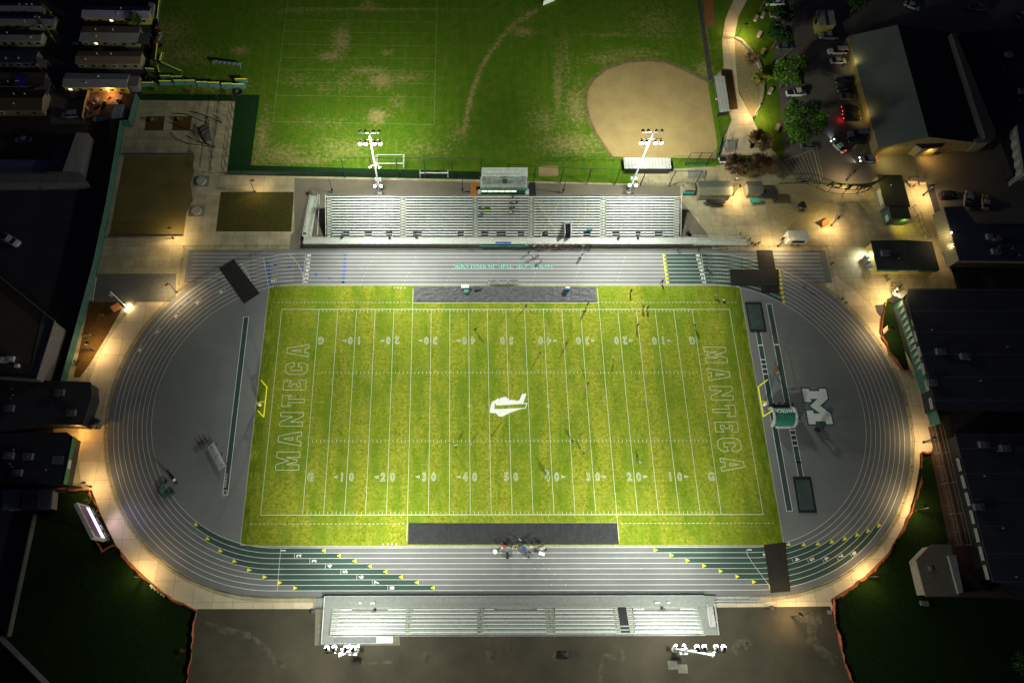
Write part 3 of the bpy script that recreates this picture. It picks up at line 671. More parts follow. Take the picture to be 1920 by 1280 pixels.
# ================================================================== PRESS BOX
t=thing('press_box','green press box with lit windows on top of the big grandstand','press box',(0,56.2,0))
px0,px1=G(903,360,8.2).x,G(987,360,8.2).x
m=MB(); m.prism([(px0,53.9),(px1,53.9),(px1,57.0),(px0,57.0)],5.4,8.2); m.build('wall',M('press_green',(.02,.13,.09),.7),t)
m=MB(); m.box(((px0+px1)/2,55.5,8.3),(px1-px0+.7,3.3,.16)); m.build('roof_deck',M('roof_deck_grey',(.24,.29,.25),.8,var=.35,scale=1.2),t)
m=MB()
for a,b in (((px0,54),(px1,54)),((px0,57),(px1,57)),((px0,54),(px0,57)),((px1,54),(px1,57))):
    for z in (8.9,9.4): m.tube((*a,z),(*b,z),.05)
    for q in range(9): k=q/8; m.tube((a[0]+(b[0]-a[0])*k,a[1]+(b[1]-a[1])*k,8.3),(a[0]+(b[0]-a[0])*k,a[1]+(b[1]-a[1])*k,9.4),.04)
m.build('roof_railing',GALV,t)
m=MB(); m.box(((px0+px1)/2+.2,55.7,8.75),(1.1,.9,.7)); m.build('roof_hatch',M('hatch_dark',(.05,.055,.05),.7),t)
m=MB()
for q in range(6):
    xx=px0+.7+q*1.5; m.box((xx,53.86,7.1),(1.2,.06,.85))
m.build('window',WINLIT,t)
m=MB(); m.box((px1-1.3,53.86,7.1),(2.0,.06,.8)); m.build('window',GLASS,t)
m=MB(); m.box(((px0+px1)/2,53.75,6.0),(px1-px0+.2,.1,.5)); m.box(((px0+px1)/2,53.7,7.95),(px1-px0+.5,.5,.08)); m.build('fascia',GREEN,t)
m=MB(); a,b=G(903,330,9.2).x,G(990,330,9.2).x; m.face([(a,57.1,8.6),(b,57.1,8.6),(b,59.3,9.4),(a,59.3,9.4)]); m.box(((a+b)/2,57.05,8.4),(b-a,.12,.5)); m.prism([(a+.3,57.1),(b-.3,57.1),(b-.3,58.8),(a+.3,58.8)],0,8.3); m.build('rear_canopy',M('canopy_pale',(.42,.46,.40),.7,var=.25),t)
m=MB(); m.prism([(G(883,360,6.8).x,53.2),(G(893.5,360,6.8).x,53.2),(G(893.5,360,6.8).x,56.5),(G(883,360,6.8).x,56.5)],0,6.8); m.prism([(G(893.5,350,6.8).x,55.5),(px0,55.5),(px0,56.5),(G(893.5,350,6.8).x,56.5)],5,6.8); m.build('stair_tower',M('stair_orange',(.36,.12,.015),.7,var=.2),t)
m=MB(); m.prism([(G(993,360,6.8).x,53.2),(G(1005,360,6.8).x,53.2),(G(1005,360,6.8).x,56.8),(G(993,360,6.8).x,56.8)],0,6.6); m.build('lift_shaft',BLACK,t)
m=MB(); m.box(((G(988,368,5.9).x),54,6.4),(.9,1.2,1)); m.box((px0-.5,54,6.4),(.7,.9,.9)); m.build('platform_box',GALV,t)
# ================================================================== VISITOR BLEACHERS
t=thing('visitor_bleachers','low seven row aluminium bleachers at the bottom edge by the service yard','bleachers',(0,-45,0))
XV=lambda px,y=1160,z=2.2: G(px,y,z).x
yv=lambda i:-43.35-.70*i
vsec=[(636,761),(774,895),(908,1022),(1042,1151),(1190,1305)]; vg={0:[(659,727)],2:[(927,1008)],4:[(1209,1277)]}
for si,(a,b) in enumerate(vsec):
    for i in range(7):
        xa,xb=XV(a)-.06*i,XV(b)+.06*i if si==4 else XV(b)
        segs=[(xa,xb)]
        if i<1 and si in vg: g0,g1=XV(vg[si][0][0],1145),XV(vg[si][0][1],1145); segs=[(xa,g0),(g1,xb)] if g0>xa+.3 else [(g1,xb)]
        for s0,s1 in segs:
            if s1-s0<.3: continue
            m=MB(); m.box(((s0+s1)/2,yv(i)-.1,1.2+.26*i+.42),(s1-s0,.27,.04))
            for q in range(4): m.box((s0+.1+q*(s1-s0-.2)/3,yv(i)-.08,1.2+.26*i+.2),(.06,.2,.4))
            m.build('seat_plank',ALU,t)
m=MB(); v0,v1=XV(621),XV(1314)
for i in range(7):
    for s0,s1 in ((v0,XV(1162)),(XV(1177),v1)) if i<5 else ((v0,v1),): m.box(((s0+s1)/2,yv(i)+.22,1.2+.26*i),(s1-s0,.26,.05))
m.box(((v0+v1)/2,yv(6)-.45,2.78),(v1-v0,.35,.05)); m.build('foot_deck',ALUD,t)
for a in (621,761,895,1022,1151,1178,1305):
    m=MB()
    w_={621:14,761:12,895:12,1022:19,1151:10,1178:11,1305:9}[a]
    for i in range(7): c=XV(a+w_/2); m.box((c,yv(i)-.1,1.22+.26*i),(w_*.108,.25,.05)); m.box((c,yv(i)-.4,1.34+.26*i),(w_*.108,.2,.04))
    m.build('aisle_steps',M('aisle_deck',(.40,.43,.35),.6,var=.2),t)
for a in (767,901,1030,1152,1188):
    m=MB(); c=XV(a)
    for i in (0,2,4): p=(c,yv(i),2.2+.26*i);q=(c,yv(i+1),2.2+.26*(i+1)); m.tube(p,q,.04); m.tube((p[0],p[1],p[2]-.9),p,.035); m.tube((q[0],q[1],q[2]-.9),q,.035)
    m.build('aisle_handrail',DKMET,t)
m=MB(); m.face([(v0,-43.1,1.0),(v0,-48.2,2.7),(v1,-48.2,2.7),(v1,-43.1,1.0)]); m.face([(v0,-48.3,0),(v1,-48.3,0),(v1,-48.3,2.75),(v0,-48.3,2.75)])
m.face([(v0,-43.1,1),(v0,-48.2,2.7),(v0,-48.2,0),(v0,-43.1,0)]); m.build('understructure',DKMET,t)
m=MB(); w0,w1=G(607,1128,1.15).x,G(1322,1128,1.15).x; m.box(((w0+w1)/2,-41.95,1.1),(w1-w0,2.2,.1))
for a,b in ((659,727),(927,1008),(1209,1277)): m.box(((XV(a,1145)+XV(b,1145))/2,-43.35,1.12),(XV(b,1145)-XV(a,1145),.6,.09))
m.build('front_walkway',M('vwalk',(.20,.215,.20),.7,var=.15),t)
m=MB(); m.box(((w0+w1)/2,-40.83,1.18),(w1-w0,.1,.12)); m.build('walkway_edge',ALU,t)
m=MB()
for q in range(int((w1-w0)/1.83)+1): x=w0+q*1.83; m.tube((x,-40.8,0.1),(x,-40.8,2.3),.05)
for z in (1.5,1.9,2.3): m.tube((w0,-40.8,z),(w1,-40.8,z),.03)
m.box(((w0+w1)/2,-40.78,.6),(w1-w0,.04,1.0)); m.build('front_railing',DKMET,t)
m=MB(); m.path([(v0,-48.35,3.9),(v1,-48.35,3.9)],.04); m.path([(v0,-48.35,3.4),(v1,-48.35,3.4)],.03)
for q in range(40): x=v0+q*(v1-v0)/39; m.tube((x,-48.35,2.7),(x,-48.35,3.9),.03)
m.build('rear_railing',GALV,t)
# left side deck and long switchback ramp
m=MB(); z=1.15; L0,L1=G(607,1160,z).x,G(622,1160,z).x; m.prism([(L0,-43.05),(v0-.05,-43.05),(v0-.05,-48.2),(G(625,1207,z).x,-48.5),(G(625,1207,z).x,-49.75),(L0,-49.75)],z-.1,z)
m.build('side_deck',M('vwalk',(.20,.215,.20),.7,var=.15),t)
m=MB(); ra,rb=G(625,1200,1.15).x,G(706,1200,.3).x; m.face([(ra,-49.7,1.14),(rb,-49.7,.35),(rb,-48.55,.35),(ra,-48.55,1.14)]); m.face([(ra,-49.7,.1),(rb,-49.7,.1),(rb,-49.7,.35),(ra,-49.7,1.14)]); m.build('access_ramp',M('ramp_grey',(.15,.16,.16),.7),t)
m=MB(); rc=G(737,1200,.1).x; m.face([(rb,-49.7,.36),(rc,-49.7,.12),(rc,-48.55,.12),(rb,-48.55,.36)]); m.build('ramp_landing',ALU,t)
m=MB()
for yy in (-49.75,-48.5):
    m.path([(ra,yy,2.1),(rb,yy,1.3),(rc,yy,1.1)],.05); [m.tube((ra+(rc-ra)*q/8,yy,.1),(ra+(rc-ra)*q/8,yy,2.1-q*.125),.04) for q in range(9)]
m.path([(L0,-49.8,2.2),(ra,-49.8,2.2)],.05); m.path([(L0,-41,2.2),(L0,-49.8,2.2)],.06); m.path([(L0,-41,1.7),(L0,-49.8,1.7)],.04)
m.build('ramp_railing',GALV,t)
m=MB(); s0,s1=G(592,1130,.6).x,L0+.1
for q in range(7): m.box((s0+(s1-s0)*q/6,-42.2,.1+.17*q),(.28,2.1,.05))
m.build('entry_steps',ALUD,t)
m=MB()
for i in range(2):
    m.path([(s0,-43.3+i*.1,.9+i*.4),(s1,-43.3+i*.1,2.1)],.05)
m.build('entry_handrail',M('rail_maroon',(.12,.06,.05),.6),t)
# right: deck with two runs of ramp
m=MB(); e0,e1=w1-.2,G(1342,1160,1.15).x
m.prism([(v1+.1,-43.1),(e1-1.6,-43.1),(e1-1.6,-47),(e1,-47),(e1,-48.2),(v1+.1,-48.2)],1.05,1.15); m.prism([(e0,-40.9),(G(1342,1122,1.1).x,-40.9),(G(1342,1122,1.1).x,-43),(e0,-43)],1.0,1.1); m.build('side_deck',M('vwalk',(.20,.215,.20),.7,var=.15),t)
m=MB(); m.face([(e1-1.5,-46.9,1.1),(e1-.1,-46.9,1.1),(e1-.1,-42.4,.6),(e1-1.5,-42.4,.6)]); f1=G(1432,1130,.1).x
m.face([(e1-1.5,-42.4,.6),(f1,-42.4,.1),(f1,-41.0,.1),(e1-1.5,-41.0,.6)]); m.build('access_ramp',M('ramp_pink',(.42,.40,.37),.7),t)
m=MB()
for a,b in (((e1,-47),(e1,-42.5)),((e1-1.55,-46.5),(e1-1.55,-42.5)),((e1,-42.5),(f1-1,-42.5)),((e1,-42.0),(f1-2,-42.0)),((v1+.2,-48.25),(e1,-48.25)),((e1,-48.25),(e1,-47))):
    for z in (1.6,2.05): m.tube((*a,z),(*b,z-.5 if a[0]==e1 and b[0]>e1 else z),.045)
    for q in range(5): k=q/4; m.tube((a[0]+(b[0]-a[0])*k,a[1]+(b[1]-a[1])*k,.1),(a[0]+(b[0]-a[0])*k,a[1]+(b[1]-a[1])*k,2.0-.3*k),.035)
m.build('ramp_railing',GALV,t)
for px,wpx in ((676,5),(699,9),(1232,9),(1253,5)):
    m=MB(); c=G(px,1129,1.3); m.box((c.x,-42.2,1.36),(wpx*.115,.35,.4)); m.build('deck_seat',ALU,t)
for px,py,z,lab in ((701,1145,1.2,'round trash bin on the lower bleacher deck near the left aisle'),(1242,1142,1.2,'round trash bin on the lower bleacher deck in the right notch')):
    m=MB(); c=G(px,py,z); m.tube((c.x,c.y,z),(c.x,c.y,z+.95),.3,.34,12); m.tube((c.x,c.y,z+.95),(c.x,c.y,z+1.05),.36,.3,12); solo('trash_bin',m,M('bin_grey',(.06,.065,.065),.7),lab,'trash bin')
for k,(px,py) in enumerate(((643,443),(730,444),(779,443),(1160,445),(1196,444),(652,359),(1023,438))):
    lab=['round dark bin in the front row gap nearest the left ramp','round dark bin in the front row gap left of the first aisle','round dark bin at the front row just right of the first aisle','round dark bin at the front row left of a gap in the last section','round dark bin in a front row gap at the middle of the last section','',"dark wheelchair lift box at the front row below the taped section"][k]
    if not lab: continue
    m=MB(); c=G(px,py,1.3); m.tube((c.x,c.y,1.2),(c.x,c.y,2.15),.3,.34,12); m.tube((c.x,c.y,2.15),(c.x,c.y,2.3),.3,.1,12); solo('trash_bin',m,M('bin_grey',(.06,.065,.065),.7),lab,'trash bin')
# ================================================================== STADIUM LIGHTS
def flood(loc,aim,parent,lit=True,s=.85,name='floodlight'):
    loc=Vector(loc); d=(Vector(aim)-loc).normalized(); u=d.orthogonal().normalized() if abs(d.z)>.99 else d.cross(Vector((0,0,1))).normalized(); v=d.cross(u)
    m=MB(); n=10
    def ring(p,r): return [p+(u*math.cos(k*math.tau/n)+v*math.sin(k*math.tau/n))*r for k in range(n)]
    rs=[ring(loc-d*.55*s,.22*s),ring(loc-d*.25*s,.42*s),ring(loc+d*.15*s,.5*s),ring(loc+d*.4*s,.56*s)]
    for A,B in zip(rs,rs[1:]):
        for k in range(n): m.face([A[k],A[(k+1)%n],B[(k+1)%n],B[k]])
    m.face(rs[0][::-1]); h=m.build(name,DKMET if lit else BLACK,parent)
    m=MB(); r1_,r2_,r3_=ring(loc+d*.35*s,.55*s),ring(loc+d*.72*s,.46*s),ring(loc+d*.9*s,.22*s)
    for A_,B_ in ((r1_,r2_),(r2_,r3_)):
        for k in range(n): m.face([A_[k],A_[(k+1)%n],B_[(k+1)%n],B_[k]])
    m.face(r3_); ln_=m.build('lens',LENS if lit else GLASS,h,origin=parent.location); ln_.location=(0,0,0)
    return h
FL=(.97,1.0,.90); FIELD_W=68000
def stadium_pole(x,y,lab,face):
    t=thing('stadium_light_pole',lab,'light pole',(x,y,0),group='tall poles carrying the field floodlights')
    m=MB(); m.tube((x,y,.1),(x,y,25.4),.27,.14,12); m.build('pole',GALV,t)
    m=MB(); m.tube((x,y,0),(x,y,.9),.6,.6,12); m.build('base',M('footing',(.35,.34,.28),.9),t)
    m=MB(); m.box((x,y-face*.45,24.0),(5.0,.12,.12))
    if face>0: m.box((x,y+face*.3,25.4),(5.0,.12,.12))
    m.box((x,y,24.6),(.2,.6,1.2))
    m.build('crossarm',GALV if face<0 else DKMET,t)
    for q in (-2.2,-.95,.95,2.2):
        flood((x+q,y-face*.95,23.6),(x+q*9,y-face*45,0),t,True,.78)
        if face>0: flood((x+q,y+face*.6,25.5),(x+q*2,y+face*40,4),t,False,.62)
    m=MB(); m.box((x,y-face*.35,13.5),(2.2,.1,.1)); m.build('lower_crossarm',GALV,t)
    for q in (-1.15,1.15): flood((x+q,y-face*.4,13.2),(x+q*3,y-face*15,0),t,True,.4,'area_light')
    m=MB(); m.box((x,y-face*.3,5.1),(1.9,.1,.1)); m.box((x+.1,y+face*.45,6.3),(1.6,.5,.9)); m.build('control_box',GALV,t)
    for q in (-.8,.8): flood((x+q,y-face*.6,5.0),(x+q*5,y-face*30,14),t,True,.55,'low_floodlight')
    for q in (-1,1):
        lamp_light('flood_beam','SPOT',(x+q*1.5,y-face*1.8,23.2),t,FIELD_W,FL,(x*.55+q*15,y-face*46,0),R(82),1,.9)
    lamp_light('low_beam','SPOT',(x,y-face*2.2,13.0),t,3200,FL,(x*.9,y-face*14,0),R(130),1,.5)
    lamp_light('spill','POINT',(x,y-face*2.8,22.4),t,31000,(.96,1,.86),soft=1.4)
    return t
P1=stadium_pole(-32.2,57.4,'tall white light pole behind the left end of the grandstand',1)
P2=stadium_pole(33.2,57.7,'tall white light pole behind the right half of the grandstand near the dugout',1)
P3=stadium_pole(-32.5,-51.0,'tall light pole below the left end of the low bleachers',-1)
P4=stadium_pole(32.0,-51.0,'tall light pole below the right end of the low bleachers',-1)
for P,dx in ((P1,-6),(P2,6)): lamp_light('back_spill','SPOT',(P.location.x,P.location.y+2.0,23.8),P,66000,(.98,1,.76),(P.location.x+dx*2,P.location.y+46,0),R(128),1,1.2)
# ================================================================== GOAL POSTS
def goalpost(px,py,s,lab,txpx):
    b=G(px,py,0); b.y=.25; t=thing('goal_post',lab,'goal post',(b.x,b.y,0),group='yellow football goal posts')
    x=b.x; fx=x+s*1.9
    m=MB(); m.path([(x,b.y,0),(x,b.y,2.0),(x+s*.5,b.y,2.75),(fx,b.y,3.05)],.17,8); m.build('gooseneck',YEL,t)
    m=MB(); m.tube((fx,b.y-3.55,3.05),(fx,b.y+3.55,3.05),.17,n=8); m.build('crossbar',YEL,t)
    for q in (-1,1): m=MB(); m.tube((fx,b.y+q*3.5,3.05),(fx,b.y+q*3.5,8.3),.12,n=8); m.build('upright',YEL,t)
    m=MB(); m.tube((x,b.y,.12),(x,b.y,1.9),.33,n=12); m.build('post_pad',WHITE,t)
goalpost(488,757,1,'yellow goal post at the left end of the turf','')
goalpost(1432,757,-1,'yellow goal post at the right end of the turf','')
# ================================================================== FENCES
def fence(name,pts,h,label,cat='fence',step=3.0,z0=.1,mat=None,infill=None,group=None,rad=.04,px=True,mid=True,partrail='rail'):
    P=[G(*p) if px else Vector((p[0],p[1],0)) for p in pts]
    t=thing(name,label,cat,(P[0].x,P[0].y,z0),group=group); mat=mat or DKMET
    m=MB(); posts=[]
    for a,b in zip(P,P[1:]):
        for z in ([h,h*.5] if mid else [h]): m.tube((a.x,a.y,z0+z),(b.x,b.y,z0+z),rad*.8,n=5)
        n=max(1,round((b-a).length/step)); posts+=[a.lerp(b,i/n) for i in range(n)]
    posts.append(P[-1]); m.build(partrail,mat,t)
    if len(posts)<=90:
        pm=MB(); pm.tube((0,0,0),(0,0,h),rad,n=6); me=None
        for p in posts:
            if me is None: o=pm.build('post',mat,None); me=o.data
            else: o=bpy.data.objects.new('post',me); COL.objects.link(o)
            o.parent=t; o.location=(p.x-t.location.x,p.y-t.location.y,0)
    else:
        m=MB()
        for p in posts: m.tube((p.x,p.y,z0),(p.x,p.y,z0+h),rad,n=5)
        m.build('posts',mat,t)['kind']='stuff'
    if infill:
        m=MB()
        for a,b in zip(P,P[1:]): m.face([(a.x,a.y,z0+.05),(b.x,b.y,z0+.05),(b.x,b.y,z0+h-.02),(a.x,a.y,z0+h-.02)])
        m.build('panel',infill,t)
    return t
T=4*HS+2*math.pi*R0
def ovpts(u0,u1,r,n): return [OV(u0+(u1-u0)*i/n,r) for i in range(n+1)]
C_=math.pi*R0; RF=RO+1.5
fence('track_fence',ovpts(HS-2,HS+C_*.98,RF,22),1.2,'chain link fence round the right curve of the track',px=False,group='fences round the track')
fence('track_fence',ovpts(3*HS+C_+8,3*HS+2*C_+4,RF,22),1.2,'chain link fence round the left curve of the track',px=False,group='fences round the track')
fence('track_fence',[(-HS+3,-RF),(-41,-RF)],1.2,'short fence beside the track left of the low bleachers',px=False,group='fences round the track')
fence('track_fence',[(345,465),(440,465),(543,464)],1.3,'low fence behind the straight left of the grandstand',group='fences round the track')
fence('track_fence',[(348,466),(338,535)],1.3,'short fence closing the left chute',group='fences round the track')
fence('track_fence',[(1440,464),(1547,465),(1560,530),(1570,562)],1.3,'fence closing the right chute beside the plaza',group='fences round the track')
fence('track_fence',[(560,464.5),(1400,465)],1.1,'long low fence in front of the grandstand skirt',group='fences round the track',step=1.9)
fence('ball_net_posts',[(648,334),(700,334),(747,335),(797,335),(848,336),(901,336)],9.0,'tall black net posts along the turf edge left of the press box','net',step=90,rad=.11,mid=False,partrail='cable')
fence('ball_net_posts',[(950,337),(1000,341),(1050,344),(1100,346),(1152,347)],7.0,'tall black net posts behind the grandstand right of the press box','net',step=90,rad=.11,mid=False,partrail='cable')
fence('ball_net_posts',[(1200,348),(1253,350),(1301,350)],7.0,'tall leaning-looking black net posts by the dugout plaza','net',step=90,rad=.11,mid=False,partrail='cable')
fence('wind_screen_fence',[(428,327),(905,334)],1.6,'green screened fence along the bottom of the practice turf',infill=M('screen_green',(.01,.035,.018),.8),step=4)
fence('dugout_fence',[(1012,306),(1128,305),(1170,305)],2.4,'dark chain link fence beside the lower dugout',step=3.5,infill=None,group='fences of the ball diamond')
fence('dugout_fence',[(1258,306),(1290,306),(1345,308)],3.2,'tall chain link fence between the lower dugout and home plate',step=3,group='fences of the ball diamond')
fence('dugout_fence',[(1329,150),(1345,230),(1352,285)],2.6,'dark chain link fence in front of the right dugout',step=2.5,group='fences of the ball diamond')
fence('outfield_fence',[(1302,-5),(1315,60),(1329,150)],1.8,'long chain link fence along the right edge of the ball field',step=4)
fence('plaza_fence',[(1190,348),(1302,349),(1360,350),(1395,352)],1.4,'low chain link fence between plaza and diamond',step=2.5)
fence('yard_railing',[(1625,400),(1655,480),(1668,540)],.01,'steel kerb strip','kerb') if 0 else None
# backstop of ball diamond
t=thing('backstop','tall black backstop frame at the corner of the dirt infield','backstop',tuple(G(1330,312)))
m=MB(); A=G(1284,310); B=G(1323,310); Cc=G(1345,292); D=G(1352,262)
for z in (1.2,3,5.5):
    m=MB()
    for a,b in ((A,B),(B,Cc),(Cc,D)): m.tube((a.x,a.y,z),(b.x,b.y,z),.06)
    m.build('rail',DKMET,t)
for p in (A,A.lerp(B,.5),B,Cc,D): m=MB(); m.tube((p.x,p.y,0),(p.x,p.y,5.6),.09); m.build('post',DKMET,t)
m=MB()
for a,b in ((A,B),(Cc,D)): m.face([(a.x,a.y,.1),(b.x,b.y,.1),(b.x,b.y,1.0),(a.x,a.y,1.0)])
m.build('padding',GREEN,t)
# orange netting
def netting(pts,label):
    m=MB(); P=[]
    G_=[G(*p) for p in pts]
    for a,b in zip(G_,G_[1:]):
        n=max(2,int((b-a).length/1.2)); P+=[a.lerp(b,i/n) for i in range(n)]
    P.append(G_[-1]); Q=[]
    for i,p in enumerate(P):
        j=random.uniform(-.12,.12); Q.append((Vector((p.x+j,p.y+j,.1)),Vector((p.x+random.uniform(-.3,.3),p.y+random.uniform(-.3,.3),.95+random.uniform(-.15,.1)))))
    for i_,((a,b),(c,d)) in enumerate(zip(Q,Q[1:])):
        if i_%3==0: m.tube((a.x,a.y,.05),(a.x,a.y,1.15),.035,n=5)
        if random.random()<.25: b=b-Vector((0,0,.35)); d=d-Vector((0,0,.25))
        m.face([a,c,d,b]); mid1=b+Vector((random.uniform(-.25,.25),-.35,-.15)); mid2=d+Vector((.1,-.35,-.15)); m.face([b,d,mid2,mid1])
    return solo('safety_netting',m,ORANGE,label,'safety fence',group='orange safety netting along the lawns')
netting([(101,916),(168,917),(173,930),(187,955),(178,966)],'orange netting by the green roofed building above the scoreboard')
netting([(178,1011),(195,1032),(217,1021),(247,1057),(282,1090),(325,1122),(369,1143),(361,1210),(352,1285)],'long orange netting below the scoreboard round the bottom left lawn')
netting([(1658,568),(1648,622),(1664,656),(1690,694),(1708,696)],'orange netting round the wedge of lawn by the pennant wall')
netting([(1744,847),(1726,849),(1726,877)],'short piece of orange netting at the top of the right lawn')
netting([(1728,893),(1718,925),(1705,960),(1690,992),(1665,1035),(1625,1077),(1600,1096),(1562,1122),(1560,1140),(1568,1180),(1580,1230),(1592,1274),(1610,1283)],'long orange netting curving round the big right lawn')
# lamps
def street_lamp(px,py,tx,ty,label,h=5.2,e=1500,lit=True,col=(1,.69,.33)):
    b=G(px,py); d=G(tx,ty,h+.2); t=thing('lamp_post',label,'lamp post',(b.x,b.y,.07),group='plaza lamp posts')
    v=Vector((d.x-b.x,d.y-b.y,0)); 
    if v.length>1.6: v=v.normalized()*1.6
    if v.length<.5: v=Vector((.9,0,0))
    m=MB(); m.tube((b.x,b.y,.07),(b.x,b.y,h),.12,.08,8); m.tube((b.x,b.y,h-.1),(b.x+v.x,b.y+v.y,h+.1),.05); m.tube((b.x,b.y,.07),(b.x,b.y,.4),.3,.3,10); m.build('pole',DKMET,t)
    a=math.atan2(v.y,v.x); m=MB(); m.box((b.x+v.x,b.y+v.y,h+.14),(.85,.42,.16),a); m.build('lamp_head',BLACK,t)
    m=MB(); c=(b.x+v.x,b.y+v.y,h+.045); m.box(c,(.6,.3,.02),a); m.build('lens',WLENS,t)
    if lit: lamp_light('glow','SPOT',(c[0],c[1],c[2]-.12),t,e*2.4,col,(c[0],c[1],0),R(170),1,.25)
LP=[(325,447,310,430,'lamp post at the corner of the olive court'),(331,548,312,533,'lamp post beside the left chute fence'),(176,657,158,644,'lamp post at the tip of the mulch bed'),(171,912,152,905,'lamp post by the orange netting at the green roofed building'),
 (269,1083,252,1075,'lamp post between the track ring and the bottom left lawn'),(1484,1155,1502,1151,'lamp post on the service yard right of the low bleachers'),(1625,1082,1645,1078,'lamp post on the ring beside the right lawn'),(1716,957,1736,948,'lamp post by the orange netting on the right lawn edge'),
 (1731,829,1752,820,'lamp post at the notch of the ring walk by the fence'),(1660,624,1672,615,'lamp post by the wedge lawn'),(1558,423,1573,408,'lamp post in the middle of the plaza beside the orange board'),(1731,366,1750,348,'lamp post by the gate at the car park'),
 (1768,476,1789,459,'lamp post in front of the striped awning'),(1458,462,1468,447,'lamp post beside the white food trailer'),(1374,366,1388,348,'lamp post between the two booths'),(1381,71,1396,43,'tall lamp post at the start of the curved path'),
 (1413,222,1428,195,'lamp post at the foot of the curved bench wall'),(1665,562,1683,546,'lamp post by the sign at the pennant wall'),(1587,338,1603,321,'lamp post on the kerb behind the arch sign'),(478,360,473,338,'small lamp post on the upper edge of the garden bed')]
EN=[1200,1500,1500,900,900,1100,1000,1100,850,1000,1500,1700,1200,1300,1500,1500,1300,1700,900,500]
for (a,b,c,d,l),e in zip(LP,EN): street_lamp(a,b,c,d,l,e=e*1.0)
for px,py,tx,ty,l in ((624,362,615,330,'slim pole behind the left end of the grandstand'),(867,361,869,334,'slim pole behind the grandstand left of the orange stair tower'),(1055,362,1058,340,'slim pole behind the grandstand below the bullpen')):
    b=G(px,py); m=MB(); m.tube((b.x,b.y,.1),(b.x,b.y,6.5),.09,.06); m.box((b.x,b.y,1.5),(.4,.4,.6)); m.ball((b.x,b.y,6.6),.14); solo('utility_pole',m,DKMET,l,'pole')
for px,py,e,c in ((590,363,700,(1,.8,.55)),(1410,362,700,(1,.75,.5)),):
    pass
#@@REST
# ================================================================== BUILDINGS
def bldg(name,roof_px,h,label,wall,roof,cat='building',parapet=0,thick=.25,extra=None,windows=(),door=None,overhang=.25,z0=.05):
    P=GL(roof_px,h); c=sum(P,Vector())/len(P); t=thing(name,label,cat,(c.x,c.y,z0))
    m=MB(); Q=[c+(p-c)*(1-overhang/max(1,(p-c).length)) for p in P]; m.prism([(p.x,p.y) for p in Q],z0,h-thick-.003); m.build('wall',wall,t)
    m=MB(); m.prism([(p.x,p.y) for p in P],h-thick,h); m.build('roof',roof,t)
    if parapet:
        m=MB()
        for a,b in zip(P,P[1:]+P[:1]):
            d=(b-a).normalized(); q=(a+b)/2; m.box((q.x,q.y,h+parapet/2),((b-a).length,.25,parapet),math.atan2(d.y,d.x))
        m.build('parapet',BRGREY,t)
    return t,P,c
def onwall(t,a,b,k,z,wd,hh,name,mat,out=.06,label=None):
    d=(b-a).normalized(); p=a.lerp(b,k); n=Vector((d.y,-d.x,0)); p=p+n*out
    m=MB(); m.box((p.x,p.y,z),(wd,.08,hh),math.atan2(d.y,d.x)); o=m.build(name,mat,t)
    if label: o['label']=label
    return o
def gable(name,eaveL,eaveR,depth,h,rise,label,wall,roof,roof2=None,cat='mobile home',group=None,wins=6,vent=3,winlit=()):
    # near (camera-side) eave given by two photo points at height h; the house runs back by depth
    a,b=G(*eaveL,h),G(*eaveR,h); d=(b-a).normalized(); n=Vector((-d.y,d.x,0)); L=(b-a).length
    t=thing(name,label,cat,(a.x+d.x*L/2+n.x*depth/2,a.y+d.y*L/2+n.y*depth/2,.05),group=group)
    def W(u,v,z): return (a.x+d.x*u+n.x*v,a.y+d.y*u+n.y*v,z)
    i=.25; m=MB(); m.prism([W(i,i,0)[:2],W(L-i,i,0)[:2],W(L-i,depth-i,0)[:2],W(i,depth-i,0)[:2]],.05,h-.12)
    for u in (i+.02,L-i-.02): m.face([W(u,i,h-.12),W(u,depth-i,h-.12),W(u,depth/2,h+rise-.15)])
    m.build('wall',wall,t)
    for k,(v0,v1,z0,z1) in enumerate(((0,depth/2,h,h+rise),(depth,depth/2,h,h+rise))):
        m=MB(); A,B,C,D=W(0,v0,z0),W(L,v0,z0),W(L,v1,z1),W(0,v1,z1)
        m.face([A,B,C,D]); dz=Vector((0,0,-.12)); A2,B2,C2,D2=[Vector(q)+dz for q in (A,B,C,D)]
        m.face([D2,C2,B2,A2]); m.face([A,A2,B2,B]); m.face([B,B2,C2,C]); m.face([D,D2,A2,A]); m.build('roof',roof if k==0 else (roof2 or roof),t)
    for q in range(wins):
        u=L*(q+.6)/(wins+.2); c=W(u,i-.03,h*.55); m=MB(); m.box(c,(1.1,.06,.9),math.atan2(d.y,d.x)); f=m.build('window',CREAM if q%3 else WHITE,t)
        m=MB(); m.box(W(u,i-.07,h*.55),(.9,.04,.7),math.atan2(d.y,d.x)); m.build('pane',WINLIT if q in winlit else GLASS,f,origin=t.location).location=(0,0,0)
    rr=random.Random(label)
    for q in range(vent):
        u=L*rr.uniform(.1,.9); v=depth*rr.choice([.25,.7]); z=h+rise*(v/(depth/2) if v<depth/2 else (depth-v)/(depth/2)); m=MB(); m.tube(W(u,v,z-.05),W(u,v,z+.45),.14,n=8); m.tube(W(u,v,z+.45),W(u,v,z+.55),.22,.1,n=8); m.build('roof_vent',GALV,t)
    return t
TG='mobile homes beyond the fence'
BLROOF=M('slate_blue_roof',(.05,.06,.11),.8); BEIGE=M('beige_wall',(.36,.33,.25),.85); GRW=M('grey_wall',(.2,.2,.2),.85)
T1=gable('mobile_home',(152,33),(279,35),4.6,2.7,.6,'lavender grey roofed mobile home with pale yellow wall, topmost beside the fence',YWALL,MATS['shingle_lavender'],BLROOF,group=TG,winlit=(2,))
